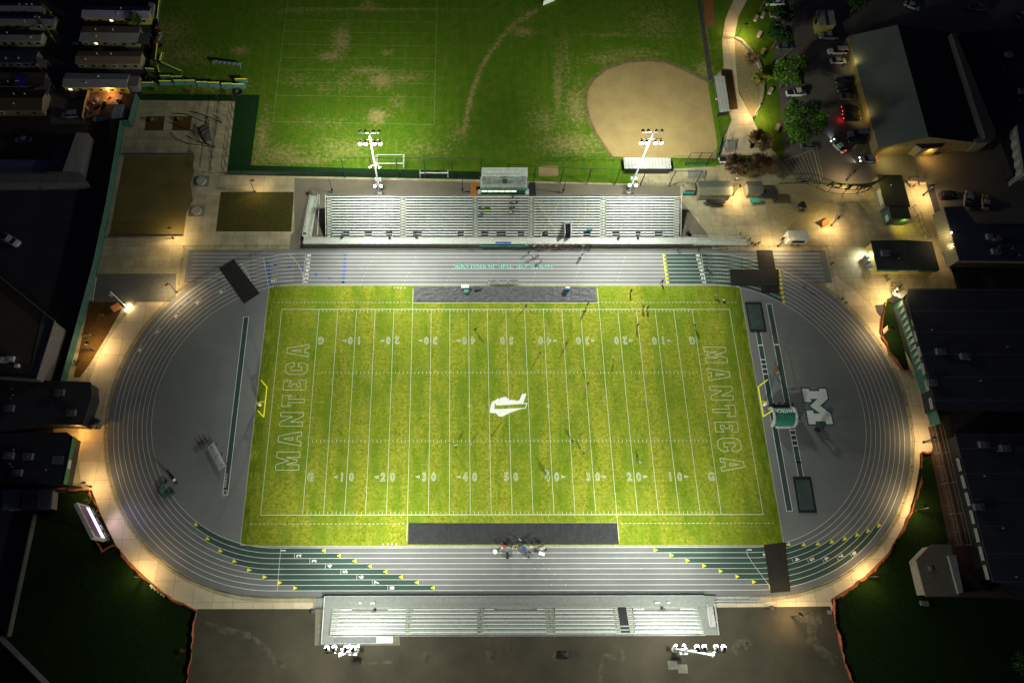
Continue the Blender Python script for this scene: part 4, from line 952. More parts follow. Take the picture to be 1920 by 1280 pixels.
T2=gable('mobile_home',(148,77),(258,78),5.6,2.6,.4,'mobile home with patched grey and brown roof, second down beside the fence',CREAM,MATS['shingle_grey'],MATS['shingle_brown'],group=TG,winlit=(1,))
T3=gable('mobile_home',(140,119),(263,120),4.4,2.6,.5,'mobile home with plain brown roof and cream wall',CREAM,MATS['shingle_brown'],group=TG,winlit=())
T4=gable('mobile_home',(116,163),(237,165),4.9,2.7,.5,'yellow walled mobile home with grey roof and lit cluttered porch',M('bright_yellow_wall',(.50,.38,.06),.85),MATS['shingle_grey'],group=TG,winlit=(0,))
gable('mobile_home',(-20,19),(76,20),2.7,2.6,.4,'brown grey mobile home at the very top of the left column',GRW,MATS['shingle_grey'],BLROOF,group=TG)
gable('mobile_home',(-20,45),(99,46),3.2,2.6,.4,'mobile home with cluttered roof, second from the top of the left column',BEIGE,MATS['shingle_grey'],BLROOF,group=TG)
gable('mobile_home',(-20,77),(76,77),3.8,2.6,.4,'mobile home with grey roof, third from the top of the left column',BEIGE,MATS['shingle_grey'],DARKROOF,group=TG)
gable('mobile_home',(-20,117),(67,117),4.4,2.6,.5,'mobile home with dark blue roof in the left column',GRW,NAVY,BLROOF,group=TG)
U4=gable('mobile_home',(-20,161),(82,161),4.6,2.6,.5,'mobile home with brown roof carrying a blue and violet tarp',GRW,M('maroon_roof',(.05,.03,.02),.9),MATS['shingle_brown'],group=TG)
U5=gable('mobile_home',(-20,207),(78,207),7.0,2.8,1.0,'wide brown roofed mobile home with yellow gable, lowest in the left column',CREAM,BROWNROOF,M('dark_brown_roof',(.05,.032,.02),.9),group=TG,wins=3)
m=MB(); P=GL([(32,140),(55,139),(46,161),(22,162)],3.15); m.prism([(p.x,p.y) for p in P],3.12,3.2); solo('roof_tarp',m,M('violet_blue_tarp',(.03,.035,.25),.5,var=.9,scale=.9),'crumpled violet blue tarp on the brown mobile home roof','tarp')
for q,(c0,c1,c2,c3,z,mt,lb,nm) in enumerate([((82,140),(95,155),(89,180),(72,165),2.6,BRGREY,'grey slanted porch awning at the end of the tarp roofed home','awning'),((66,104),(88,114),(86,127),(74,126),2.4,TAN,'tan awning at the end of the dark blue roofed home','awning'),((92,27),(106,33),(100,52),(94,48),2.4,BEIGE,'beige awning at the end of the second home in the left column','awning'),((257,63),(281,62),(279,83),(256,82),2.3,M('shed_roof',(.07,.07,.075),.7),'dark flat carport beside the patched roofed home','carport'),((242,142),(262,143),(258,162),(240,162),2.4,BRGREY,'grey flat shed roof between the yellow home and the fence','shed'),((279,4),(289,6),(286,26),(277,22),2.2,GRW,'small grey shed behind the lavender roofed home','shed'),((214,196),(232,196),(227,219),(208,219),2.4,M('shed_metal',(.25,.26,.28),.6,var=.5,scale=.8),'patchy grey metal shed in the cluttered yard','shed'),((233,203),(244,203),(238,221),(229,221),2.2,M('shed_roof2',(.1,.1,.12),.7),'darker flat shed beside the patchy metal one','shed')]):
    P=GL((c0,c1,c2,c3),z); m=MB(); m.prism([(p.x,p.y) for p in P],.05 if nm=='shed' else z-.12,z)
    if nm!='shed':
        for p in P: m.tube((p.x,p.y,.05),(p.x,p.y,z-.1),.05)
    solo(nm,m,mt,lb,nm)
for k,(a,b,z) in enumerate((((78,6),(95,24),2.6),((68,29),(97,68),3.0),((132,33),(128,52),.1))[:2]):
    A=G(*a,z);B=G(*b,z); m=MB(); m.path([A,B],.28,6); m.tube((A.x,A.y,.05),A,.06); m.tube((B.x,B.y,.05),B,.06); solo('awning_beam',m,M('mustard_paint',(.40,.24,.02),.7),['short mustard yellow beam between the two top homes of the left column','long mustard yellow beam slanting across the second home'][k],'beam')
# porch: light, deck and clutter
pl=T4.location
lamp_light('porch_glow','POINT',G(203,170,2.2),T4,420,(1,.55,.25),soft=.15)
m=MB(); P=GL([(172,168),(235,172),(222,196),(192,196),(186,215),(160,222)],.1); m.poly([(p.x,p.y,.12) for p in P]); solo('porch_deck',m,M('wood_deck',(.34,.19,.08),.8,var=.5,scale=1.5),'wooden porch deck in front of the yellow mobile home','deck')
m=MB(); P=GL([(170,172),(163,198),(158,225)],.1)
for a,b in zip(P,P[1:]): m.face([(a.x,a.y,.1),(b.x,b.y,.1),(b.x,b.y,1.5),(a.x,a.y,1.5)]); m.tube((a.x,a.y,1.5),(b.x,b.y,1.5),.08)
solo('yard_fence',m,M('wood_orange',(.42,.22,.08),.8),'low wooden fence along the left side of the cluttered porch','fence')
cols=[(.5,.5,.5),(.3,.05,.03),(.05,.05,.06),(.1,.2,.4),(.6,.55,.4),(.25,.15,.07),(.08,.15,.08)]
rnd=random.Random(3)
CN=['storage_tub','chair','crate','bicycle','barrel','box','planter']
for k in range(26):
    px,py=rnd.uniform(170,226),rnd.uniform(174,200)
    if k>15: px,py=rnd.uniform(162,182),rnd.uniform(196,226)
    p=G(px,py); rz=rnd.uniform(0,3); c=cols[k%7]; mt=M('clutter%d'%(k%7),c,.7,var=.3); kind=k%7; m=MB()
    if kind in (0,2,5):
        w_,d_,h_=rnd.uniform(.5,1.1),rnd.uniform(.4,.8),rnd.uniform(.4,.8); m.box((p.x,p.y,.15+h_/2),(w_,d_,h_),rz); m.box((p.x,p.y,.18+h_),(w_+.08,d_+.08,.06),rz)
    elif kind==1:
        mm=Matrix.Rotation(rz,3,'Z')
        m.box((p.x,p.y,.6),(.5,.5,.06),rz); q=p+mm@Vector((0,.25,0)); m.box((q.x,q.y,.9),(.5,.05,.6),rz)
        for ex in (-.2,.2):
            for ey in (-.2,.2): q=p+mm@Vector((ex,ey,0)); m.tube((q.x,q.y,.12),(q.x,q.y,.6),.03)
    elif kind==3:
        for e in (-.5,.5):
            c0=p+Vector((e*math.cos(rz),e*math.sin(rz),.45))
            pts=[c0+Vector((.33*math.cos(q*math.tau/10)*math.cos(rz),.33*math.cos(q*math.tau/10)*math.sin(rz),.33*math.sin(q*math.tau/10))) for q in range(11)]; m.path(pts,.03,4)
        m.tube(p+Vector((-.5*math.cos(rz),-.5*math.sin(rz),.45)),p+Vector((.4*math.cos(rz),.4*math.sin(rz),.95)),.03); m.tube(p+Vector((.5*math.cos(rz),.5*math.sin(rz),.45)),p+Vector((-.1*math.cos(rz),-.1*math.sin(rz),.9)),.03)
    elif kind==4: m.tube((p.x,p.y,.12),(p.x,p.y,1.0),.3,.28,10)
    else:
        m.tube((p.x,p.y,.12),(p.x,p.y,.5),.2,.32,10)
        for q in range(14): a_=rnd.uniform(0,6.3); m.tube((p.x,p.y,.5),(p.x+.4*math.cos(a_),p.y+.4*math.sin(a_),.5+rnd.uniform(.2,.6)),.03,.01,3)
    where='in the lower left corner of the yard' if k>15 else 'in front of the lit doorway'
    solo(CN[kind],m,mt,'%s %s %s in the porch clutter %s'%(['small','large','tall','tipped'][k//7],['grey','dull red','black','blue','cream','brown','dark green'][kind],CN[kind].replace('_',' '),where),CN[kind].replace('_',' '),group='clutter on the lit porch')
for px,py,w_,lab in ((146,66,1.4,'blue bin left of the patched roofed home'),(144,86,1.6,'larger blue bin below it by the lane'),(195,228,3.2,'blue tarped pile at the foot of the cluttered yard')):
    p=G(px,py); m=MB(); m.box((p.x,p.y,.55),(w_,1.0,1.0)); m.box((p.x,p.y,1.08),(w_+.1,1.1,.08)); solo('storage_bin',m,M('bin_blue',(.02,.07,.16),.6),lab,'bin')
# left long sheds and dark buildings
gable('long_shed',(96,322),(150,322),14.5,4.5,1.2,'long shed with navy and grey roof slopes beside the green fence',GRW,BRGREY,NAVY,cat='shed',wins=0,vent=0) if 0 else None
def ridge_bldg(name,A,B,C,D,E1,E2,h,rise,label,wall,r1,r2):
    # quad eaves A,B (one side) C,D (other side), ridge E1-E2
    a,b,c,d=[G(*q,h) for q in (A,B,C,D)]; e,f=G(*E1,h+rise),G(*E2,h+rise); ctr=(a+b+c+d)/4
    t=thing(name,label,'building',(ctr.x,ctr.y,.05))
    m=MB(); m.prism([(p.x,p.y) for p in (a,b,c,d)],.05,h-.02); m.face([a,d,e]); m.face([b,c,f]); m.build('wall',wall,t)
    for q,mt in (([a,b,f,e],r1),([d,c,f,e],r2)):
        m=MB(); n=(q[1]-q[0]).cross(q[2]-q[0]); q=q if n.z>0 else q[::-1]; m.face([p+Vector((0,0,.02)) for p in q]); m.build('roof',mt,t)
    return t
ridge_bldg('long_shed',(122,250),(86,322),(150,322),(166,250),(143,249),(117,322),3.8,.8,'long shed with navy and grey roof slopes beside the green fence',M('shed_wall_dark',(.09,.085,.09),.8),NAVY,BRGREY)
t,P,c=bldg('covered_walkway',[(-20,326),(151,325),(166,343),(-20,344)],3.2,'low building with pale panelled roof strip above the dark yard',BRGREY,MATS['panel_wall'],parapet=0)
t,P,c=bldg('storage_container',[(-20,299),(102,300),(98,324),(-20,325)],2.8,'long container with pale blue edge roof left of the sheds',GRW,M('container_blue',(.07,.08,.16),.6),cat='container')
m=MB(); a,b=P[2],P[3]; m.tube(a+Vector((0,0,.1)),b+Vector((0,0,.1)),.16); m.build('edge_trim',M('pale_blue_trim',(.16,.17,.24),.5),t)
t,P,c=bldg('brown_roofed_building',[(-25,520),(-5,515),(104,603),(70,712),(-25,706)],7.0,'building with brown flat roof and pale parapet at the left edge',BRGREY,BROWNROOF,parapet=.5)
m=MB(); P=GL([(81,583),(104,604),(72,708),(55,704)],7.0); m.prism([(p.x,p.y) for p in P],7.001,7.08); m.build('roof_strip',M('pale_roof_strip',(.15,.135,.12),.9),t)
m=MB(); P=GL([(-20,664),(10,664),(58,690),(54,702),(-20,702)],7.0); m.prism([(p.x,p.y) for p in P],7.001,7.12); m.build('roof_well',M('roof_well_dark',(.045,.035,.03),.9),t)
for px,py,s_ in ((5,675,1.0),(20,674,1.1),(33,686,.6)): p=G(px,py,7.3); m=MB(); m.box((p.x,p.y,7.5),(s_*1.6,s_*1.2,.8)); m.tube((p.x,p.y,7.9),(p.x,p.y,8.0),.4,n=10); m.build('air_unit',GALV,t)
m=MB(); a,b=G(-20,705,6.5),G(56,706,6.5); m.box(((a.x+b.x)/2,a.y-.4,6.3),(b.x-a.x,.12,.4)); m.build('fascia',M('fascia_red',(.35,.09,.02),.7),t)
t,P,c=bldg('dark_canopy',[(-25,709),(170,716),(172,742),(155,797),(98,795),(-25,812)],4.4,'large dark canopy roof reaching to the ring walk at the left',DKMET,DARKROOF)
lamp_light('canopy_glow','POINT',G(143,806,3.2),t,900,(1,.50,.12),soft=.2)
t,P,c=bldg('green_fascia_building',[(-25,812),(126,810),(136,818),(118,907),(-25,906)],4.4,'black roofed building with bright green fascia by the ring walk',DKMET,M('black_roof',(.012,.013,.018),.8))
onwall(t,P[3],P[2],.5,3.75,(P[3]-P[2]).length*1.0,1.5,'fascia',M('fascia_green',(.01,.15,.05),.6),.1)
onwall(t,P[3],P[2],.42,3.75,1.9,1.15,'wall_panel',M('panel_white',(.42,.45,.38),.6),.18)
m=MB(); p=G(108,862,4.5); m.prism([(p.x-1.3,p.y-.9),(p.x+1.2,p.y-.9),(p.x+1.2,p.y+.9),(p.x-1.3,p.y+.9)],4.401,4.5); m.build('roof_hatch',M('hatch_grey',(.10,.10,.12),.7),t)
for k,(a,b,lab) in enumerate(((5,39,'leftmost of the three boxy containers below the black roofed building'),(41,68,'darker middle container of the three in a row'),(69,99,'rightmost pale container of the three in a row'))):
    bldg('storage_container',[(a,918),(b,917),(b-4,954),(a-1,956)],2.9,lab,GRW,M('cont_roof%d'%k,[(.11,.115,.15),(.075,.07,.075),(.12,.12,.14)][k],.6),cat='container')
# school buildings right
t,P,c=bldg('ticket_house',[(1531,20),(1563,20),(1568,47),(1536,49)],3.2,'small pale yellow house with dark ridge beside the parking lot',YWALL,MATS['shingle_grey'],z0=.05)
m=MB(); a,b=G(1546,20,3.4),G(1551,48,3.4); m.tube(a,b,.15); m.build('ridge_beam',BLACK,t); onwall(t,P[3],P[0],.5,1.8,1.2,1,'window',GLASS,.0) ; onwall(t,P[3],P[2],.3,1.7,1.3,1,'window',GLASS,-.28); onwall(t,P[3],P[2],.8,1.2,1.4,2,'door',BLACK,-.28)
ridge_bldg('gymnasium',(1591,68),(1647,278),(1850,270),(1793,62),(1683,47),(1741,257),3.2,3.4,'big gymnasium with grey green roof slope facing the parking lot',M('gym_wall',(.26,.20,.08),.85),MATS['green_grey_roof'],M('black_slope',(.008,.009,.014),.8))
gy=[o for o in COL.objects if o.name=='gymnasium'][0]
m=MB(); P=GL([(1784,62),(1792,62),(1868,250),(1848,258)],5.5); m.prism([(p.x,p.y) for p in P],3.3,5.5); m.build('clerestory',M('clerestory_brown',(.07,.065,.068),.8),gy)
t,P,c=bldg('gym_annex',[(1800,62),(1930,50),(1960,330),(1900,330)],3.1,'dark unlit school wing at the upper right edge',DKMET,M('black_slope',(.008,.009,.014),.8))
t,P,c=bldg('entry_portico',[(1701,262),(1712,258),(1780,262),(1765,276),(1730,278)],4.2,'small dark flat portico at the foot of the gymnasium',CREAM,DARKROOF)
t,P,c=bldg('entry_portico',[(1826,262),(1845,250),(1862,246),(1868,256),(1855,268),(1830,268)],4.2,'second faint portico at the foot of the clerestory wing',TAN,BRGREY)
lamp_light('portico_glow','SPOT',G(1745,282,3.6),t,1500,(1,.55,.12),(G(1745,300).x,G(1745,300).y,0),R(140),1,.2)
lamp_light('wall_glow','SPOT',G(1668,284,4.5),gy,1400,(1,.78,.22),tuple(G(1672,310)),R(150),1,.2)
lamp_light('side_glow','SPOT',G(1620,208,4.5),gy,500,(1,.72,.22),tuple(G(1618,216)),R(150),1,.2)
lamp_light('side_glow','SPOT',G(1602,110,4.5),gy,300,(1,.8,.3),tuple(G(1600,120)),R(150),1,.2)
t,P,c=bldg('classroom_block',[(1907,232),(1960,235),(1960,330),(1922,328)],6,'school block with row of pale wall panels at the right edge',GRW,NAVY)
for k in range(5): onwall(t,P[3],P[0],.1+.19*k,4.0,1.6,2.6,'wall_panel',M('pale_panel',(.30,.31,.30),.8),-.1)
t,P,c=bldg('ticket_building',[(1645,328),(1691,328),(1707,387),(1660,386)],3.3,'dark roofed ticket building at the end of the arch sign',CREAM,M('ticket_roof',(.045,.045,.035),.8,var=.3),overhang=.1)
onwall(t,P[3],P[0],.35,2.2,4.5,1.4,'notice_board',M('board_white',(.5,.48,.36),.8),.0)
lamp_light('roof_glow','SPOT',G(1647,333,6.2),t,500,(1,.85,.15),tuple(G(1662,350,3.3)),R(150),1,.1)
m=MB(); p=G(1674,344,4.3); m.tube((p.x,p.y,3.3),(p.x,p.y,3.8),.12); m.build('roof_vent',GALV,t)
t,P,c=bldg('snack_stand',[(1666,388),(1703,388),(1709,410),(1672,409)],3.6,'small dark roofed stand just below the ticket building',DGREEN,M('ticket_roof',(.045,.045,.035),.8,var=.3),overhang=.15)
onwall(t,P[3],P[0],.3,1.9,1.7,1.3,'wall_panel',M('panel_white',(.42,.45,.38),.6),.0); lamp_light('stand_glow','SPOT',G(1664,384,3.2),t,700,(1,.32,.06),tuple(G(1652,396)),R(150),1,.1)
lamp_light('yard_glow','SPOT',G(1697,413,3.4),t,600,(1,.8,.1),tuple(G(1695,425)),R(150),1,.1)
t,P,c=bldg('concession_building',[(1633,451),(1697,450),(1748,453),(1762,506),(1645,505)],3.3,'wide dark building with green fascia, yellow wall and half ribbed roof',M('concession_yellow',(.48,.40,.10),.85),DARKROOF,overhang=.5)
m=MB(); Q=GL([(1700,450.5),(1747,453.5),(1761,505.5),(1708,505.5)],3.3); m.prism([(p.x,p.y) for p in Q],3.302,3.36); m.build('ribbed_roof',MATS['ribbed_roof'],t)
onwall(t,P[4],P[3],.5,2.7,(P[3]-P[4]).length*.97,.9,'fascia',GREEN,.05)
m=MB(); pc=P[4].lerp(P[3],.52); put_text(m,'MANTECA',(pc.x,pc.y-.12,2.75),(0,0,1),.7,.01,right=(1,0,0)); m.build('fascia_lettering',M('lettering_cream',(.6,.62,.5),.8),t)
m=MB(); p=P[4].lerp(P[0],.4); [m.box((p.x-.6,p.y+q*1.3,1.2),(.9,.7,1.6)) for q in (-1,0,1)]; m.build('service_box',GRW,t)
lamp_light('service_glow','SPOT',G(1633,470,3.0),t,1700,(.92,1,.85),tuple(G(1618,490)),R(150),1,.2)
t,P,c=bldg('library_building',[(1770,388),(1806,386),(1826,420),(1960,430),(1960,490),(1799,488)],5.6,'dark navy roofed building with striped metal awning at the right',TAN,NAVY,overhang=1.5)
m=MB(); a,b,c_,d=G(1748,403,3.4),G(1770,389,5.3),G(1799,487,5.3),G(1775,503,3.4); m.face([a,d,c_,b]); m.face([b,c_,d,a]); m.build('striped_awning',MATS['striped_awning'],t)
lamp_light('awning_glow','POINT',G(1783,436,6.0)+Vector((-1.2,0,0)),t,260,(1,.85,.4),soft=.12)
m=MB(); m.ball(G(1784,436,5.7),.22); m.build('wall_lamp',WLENS,t)
t,P,c=bldg('gallery_hall',[(1703,541),(1960,541),(1960,770),(1756,769),(1745,720),(1700,560)],4.6,'huge dark seamed roof hall right of the pennant wall',DKMET,MATS['dark_seam_roof'],overhang=.5)
for k,kk in enumerate((.06,.2,.33,.47,.6,.73,.86)): onwall(t,P[3],P[0],kk,3.8,2.6,1.1,'wall_panel',M('louver_panel',(.26,.25,.21),.8),-.35)
lamp_light('corner_glow','SPOT',G(1706,541,6.5)+Vector((-2,1,0)),t,900,(1,.85,.35),tuple(G(1700,560)),R(160),1,.2)
t,P,c=bldg('aquatics_hall',[(1791,812),(1960,812),(1960,1112),(1862,1090)],4.6,'huge black roofed hall at the lower right edge',DKMET,MATS['dark_seam_roof'],overhang=.5)
for k in range(7): onwall(t,P[3],P[0],.06+.12*k,3.8,2.8,1.0,'wall_panel',M('louver_panel',(.26,.25,.21),.8),-.35)
t,P,c=bldg('pump_house',[(1718,1049),(1746,1020),(1783,1020),(1800,1117),(1736,1118)],3.4,'polygonal tan slab roof by the right lawn',TAN,M('slab_tan',(.11,.095,.07),.9),overhang=.4)
m=MB(); Q=GL([(1778,1041),(1792,1040),(1806,1110),(1797,1112)],3.9); m.prism([(p.x,p.y) for p in Q],3.4,3.95); m.build('roof_curb',M('curb_pale',(.2,.2,.18),.8),t)
m=MB(); Q=GL([(1740,1061),(1746,1061),(1748,1070),(1743,1070)],3.5); m.prism([(p.x,p.y) for p in Q],3.401,3.7); m.build('roof_hatch',BRGREY,t)
area('brick_walk',[(1762,800),(1790,812),(1862,1095),(1905,1118),(1800,1118),(1745,850)],M('brick_paving',(.06,.028,.022),.9),.1)
area('paver_bays',[(1740,800),(1756,800),(1808,1025),(1792,1025)],M('paver_red',(.09,.055,.05),.9),.11)
fence('bay_fence',[(1740,800),(1790,1022)],2.2,'pale framed fence on the left side of the paved bays',mat=M('frame_cream',(.20,.17,.09),.8),step=6,rad=.045,group='bay fences')
fence('bay_fence',[(1755,796),(1808,1022)],2.2,'pale framed fence on the right side of the paved bays',mat=M('frame_cream',(.20,.17,.09),.8),step=6,rad=.045,group='bay fences')
for k in range(1,9):
    a=Vector((1740,800)).lerp(Vector((1790,1022)),k/9); b=Vector((1755,796)).lerp(Vector((1808,1022)),k/9); m=MB(); m.tube(G(a.x,a.y,2.2),G(b.x,b.y,2.2),.045); solo('cross_bar',m,MATS['frame_cream'],'pale cross bar joining the bay fences, number %s counted from the top'%['one','two','three','four','five','six','seven','eight'][k-1],'bar',group='cross bars of the bay fences')
rr_=random.Random(11)
for hall,xr,yr_,z_ in (('gallery_hall',(1730,1900),(560,755),4.6),('aquatics_hall',(1830,1905),(830,1090),4.6),('library_building',(1830,1910),(435,480),5.6),('gym_annex',(1880,1915),(90,300),3.1),('dark_canopy',(10,140),(725,790),4.4),('green_fascia_building',(10,90),(825,895),4.4),('concession_building',(1650,1690),(462,498),3.3)):
    ob_=[o for o in COL.objects if o.name==hall][0]
    for k in range(7 if hall!='concession_building' else 2):
        p=G(rr_.uniform(*xr),rr_.uniform(*yr_),z_); m=MB()
        if k%3==0: m.box((p.x,p.y,z_+.45),(2.0,1.4,.9)); m.tube((p.x,p.y,z_+.9),(p.x,p.y,z_+1.0),.45,n=10); m.build('roof_unit',M('unit_dark',(.10,.10,.11),.7,var=.4,scale=2),ob_)
        else: m.tube((p.x,p.y,z_),(p.x,p.y,z_+.6),.14,n=8); m.tube((p.x,p.y,z_+.6),(p.x,p.y,z_+.72),.24,.1,n=8); m.build('roof_vent',M('unit_dark',(.10,.10,.11),.7),ob_)
# pennant wall
PW=[(1672,562),(1700,640),(1717,707),(1745,800)]
t=thing('pennant_wall','green wall with a row of leafy triangle pennants and a name board','wall',tuple(G(1690,650)))
m=MB()
for a,b in zip(PW,PW[1:]): A,B=G(*a),G(*b); m.face([(A.x,A.y,.05),(B.x,B.y,.05),(B.x,B.y,3.6),(A.x,A.y,3.6)]); m.face([(B.x+.2,B.y,.05),(A.x+.2,A.y,.05),(A.x+.2,A.y,3.6),(B.x+.2,B.y,3.6)]); m.face([(A.x,A.y,3.6),(B.x,B.y,3.6),(B.x+.2,B.y,3.6),(A.x+.2,A.y,3.6)])
m.build('wall',DGREEN,t)
A,B=G(1675,571),G(1714,697)
for k in range(11):
    p=A.lerp(B,(k+.25)/11); q=A.lerp(B,(k+1)/11); r_=(p+q)/2; m=MB(); m.face([(p.x-.06,p.y,3.5),(q.x-.06,q.y,3.5),(q.x-.06,q.y,.9)]); m.build('pennant',M('pennant_pattern',(.36,.42,.33),.8,var=.9,scale=6),t)
p,q=G(1668,551),G(1675,569); m=MB(); m.face([(p.x-.08,p.y,3.6),(p.x-.08,p.y,1),(q.x-.08,q.y,1),(q.x-.08,q.y,3.6)]); m.build('name_board',M('board_cream',(.50,.52,.42),.8),t)
m=MB(); d=(q-p).normalized(); c=(p+q)/2; [put_text(m,s_,(c.x-.12,c.y,z_),(0,0,1),.6,.01,right=(d.x,d.y,0)) for s_,z_ in (('HOME OF',2.9),('MANTECA',1.9))]; m.build('board_lettering',BLACK,t)
p,q=G(1729,738),G(1734,760); m=MB(); m.face([(p.x-.08,p.y,3.4),(p.x-.08,p.y,1.6),(q.x-.08,q.y,1.6),(q.x-.08,q.y,3.4)]); m.build('small_sign',M('board_white2',(.55,.58,.6),.8),t)
t,P,c=bldg('ramp_shelter',[(1676,552),(1699,543),(1704,547),(1690,560),(1682,556)],3.6,'small framed shelter at the top of the pennant wall',CREAM,BRGREY,cat='shelter')
# long green fence at left
fence('green_wall_fence',[(262,186),(248,237)],2.6,'upper run of the tall green panel fence beside the yard',infill=DGREEN,step=4)
fence('green_wall_fence',[(248,237),(233,237)],2.6,'short return of the tall green panel fence',infill=DGREEN,step=4)
fence('green_wall_fence',[(233,237),(206,395),(183,505),(124,722)],2.6,'long tall green panel fence running down the left side',infill=DGREEN,step=5)
fence('ball_court_frame_fence',[(441,192),(424,330)],4.5,'tall black frame fence between the concrete court and the turf',step=3,rad=.08,mid=True)
fence('ball_court_frame_fence',[(412,192),(397,318)],3.0,'lower black frame line on the concrete court',step=4,rad=.07)
t=thing('cage_frame_shadow','collapsed black tubular frame lying on the concrete court','frame',tuple(G(385,255)))  # cage frame's cast shadow, shaped as low tubes and a grey sheet
m=MB()
for pts in (((323,213),(350,214),(372,224),(392,232)),((355,209),(375,213),(395,221),(416,231)),((322,249),(335,262),(355,270),(380,273),(405,276)),((317,229),(345,240),(375,250),(397,262)),((367,233),(368,248),(372,260),(380,272)),((373,238),(378,252),(384,264),(392,274)),((388,219),(393,232),(372,242)),((401,215),(412,222),(416,231)),((392,240),(378,250)),((350,254),(372,266),(396,271))):
    P=[G(x,y,.3+.25*math.sin(i*1.5)) for i,(x,y) in enumerate(pts)]; m.path(P,.1,5)
m.build('shadow_tubing',DKMET,t); m=MB(); P=GL([(372,242),(392,233),(396,262),(384,268)],.25); m.poly(P); m.build('cloth',M('cloth_grey',(.10,.10,.09),.9),t)
fence('court_curb_fence',[(233,292),(365,292)],1.1,'low dark rail along the top of the olive court',infill=M('rail_dark',(.04,.04,.04),.8),step=6)
fence('court_curb_fence',[(205,443),(344,443)],1.0,'low dark rail along the bottom of the olive court',infill=M('rail_dark',(.04,.04,.04),.8),step=6)
for px,py,lab in ((378,340,'upper round pad beside the olive court'),(369,396,'lower round pad beside the olive court')):
    c=G(px,py,.07); t=thing('round_table_pad',lab,'pad',tuple(c)); m=MB(); m.box((c.x,c.y,.1),(4.0,3.2,.06)); m.build('slab',M('grey_slab2',(.17,.17,.145),.9),t); m=MB(); m.tube((c.x,c.y,.13),(c.x,c.y,.55),1.25,1.25,24); m.build('drum',M('pad_pale',(.30,.29,.22),.9),t)
# flag pole
b=G(238,576); t=thing('flag_pole','white flagpole with a drooping striped flag, lit from its foot','flagpole',tuple(b))
m=MB(); m.tube(b,(b.x,b.y,9),.13,.07,8); m.ball((b.x,b.y,9.05),.14); m.build('pole',WHITE,t)
m=MB(); w_=.0
for k in range(7):
    z0,z1=8.6-.24*k,8.6-.24*(k+1); m.cm=k%2
    for q in range(4): x0=b.x-.1-.25*q; m.face([(x0,b.y+.12*math.sin(q+k*.4),z0-.25*q),(x0-.25,b.y+.12*math.sin(q+1+k*.4),z0-.25*(q+1)),(x0-.25,b.y+.12*math.sin(q+1+k*.4),z1-.25*(q+1)),(x0,b.y+.12*math.sin(q+k*.4),z1-.25*q)])
m.build('flag',[M('flag_red',(.5,.04,.04),.8,var=0),M('flag_white',(.7,.66,.66),.8,var=0)],t)
m=MB(); m.box((b.x-.35,b.y+.06,8.35),(.5,.1,.6)); m.build('flag_canton',BLUE,t)
for dx,dy in ((.9,.35),(.1,-.9)):
    m=MB(); m.tube((b.x+dx,b.y+dy,.06),(b.x+dx,b.y+dy,.4),.25,.25,10); m.ball((b.x+dx,b.y+dy,.5),.26); m.build('ground_lamp',WLENS,t)
lamp_light('flag_glow','POINT',(b.x+.4,b.y-.1,1.0),t,260,(1,.85,.5),soft=.2)
# scoreboard
A,B=G(168,1012),G(150,966); A,B=G(207,1013),G(182,964)
t=thing('scoreboard','large scoreboard with a glowing strip and white frame by the ring walk','scoreboard',tuple((A+B)/2))
d=(A-B).normalized(); n=Vector((d.y,-d.x,0)); n=n if n.x>0 else -n
a3=G(169,1009,6.6); b3=G(140,954,6.6); a3=Vector((A.x,A.y,6.6)); b3=Vector((B.x,B.y,6.6)); a3=A+d*.6+Vector((0,0,7.2)); b3=B-d*1.0+Vector((0,0,7.2)); aa=a3.copy(); bb=b3.copy()
def SB(k,z,o=0): p=bb.lerp(aa,k); return Vector((p.x+n.x*o,p.y+n.y*o,z))
m=MB()
def sbox(k0,k1,z0,z1,o0,o1):
    P=[SB(k0,0,o0),SB(k1,0,o0),SB(k1,0,o1),SB(k0,0,o1)]; m.prism([(p.x,p.y) for p in P],z0,z1)
sbox(0,1,1.6,9.2,0,.5); m.build('cabinet',BLACK,t)
m=MB(); sbox(-.01,1.01,8.5,9.35,-.1,.62); sbox(-.01,.03,3.6,8.5,-.1,.6); sbox(.97,1.01,3.6,8.5,-.1,.6); m.build('frame',M('frame_white',(.55,.52,.46),.7),t)
m=MB(); sbox(.05,.95,4.0,5.4,.5,.56); m.build('display_strip',M('display_glow',(.8,.7,1),.4,var=.3,scale=8,emit=2.0,ecol=(.85,.7,1)),t)
m=MB(); sbox(.05,.95,5.8,8.2,.5,.55); m.build('display_screen',M('display_dark',(.05,.02,.06),.4,var=0,emit=.05,ecol=(.4,.1,.5)),t)
m=MB(); [sbox(.07+.235*k,.22+.235*k,2.7,3.0,.5,.56) for k in range(4)]; m.build('sponsor_line',M('line_white',(.6,.6,.55),.6),t)
m=MB(); put_text(m,'BUFFALOES',SB(.5,8.92,.64),(0,0,1),.6,.01,right=(-d.x,-d.y,0)if n.cross(Vector((0,0,1))).dot(d)>0 else (d.x,d.y,0),sx=1.2); m.build('header_lettering',BLACK,t)
for k in (.2,.8): m=MB(); p=SB(k,0,.25); m.tube((p.x,p.y,.05),(p.x,p.y,1.6),.35,n=10); m.build('post',DKMET,t)
lamp_light('screen_glow','SPOT',SB(.5,4.2,1.0),t,900,(.9,.72,1),tuple(G(230,985)),R(120),1,1.0)
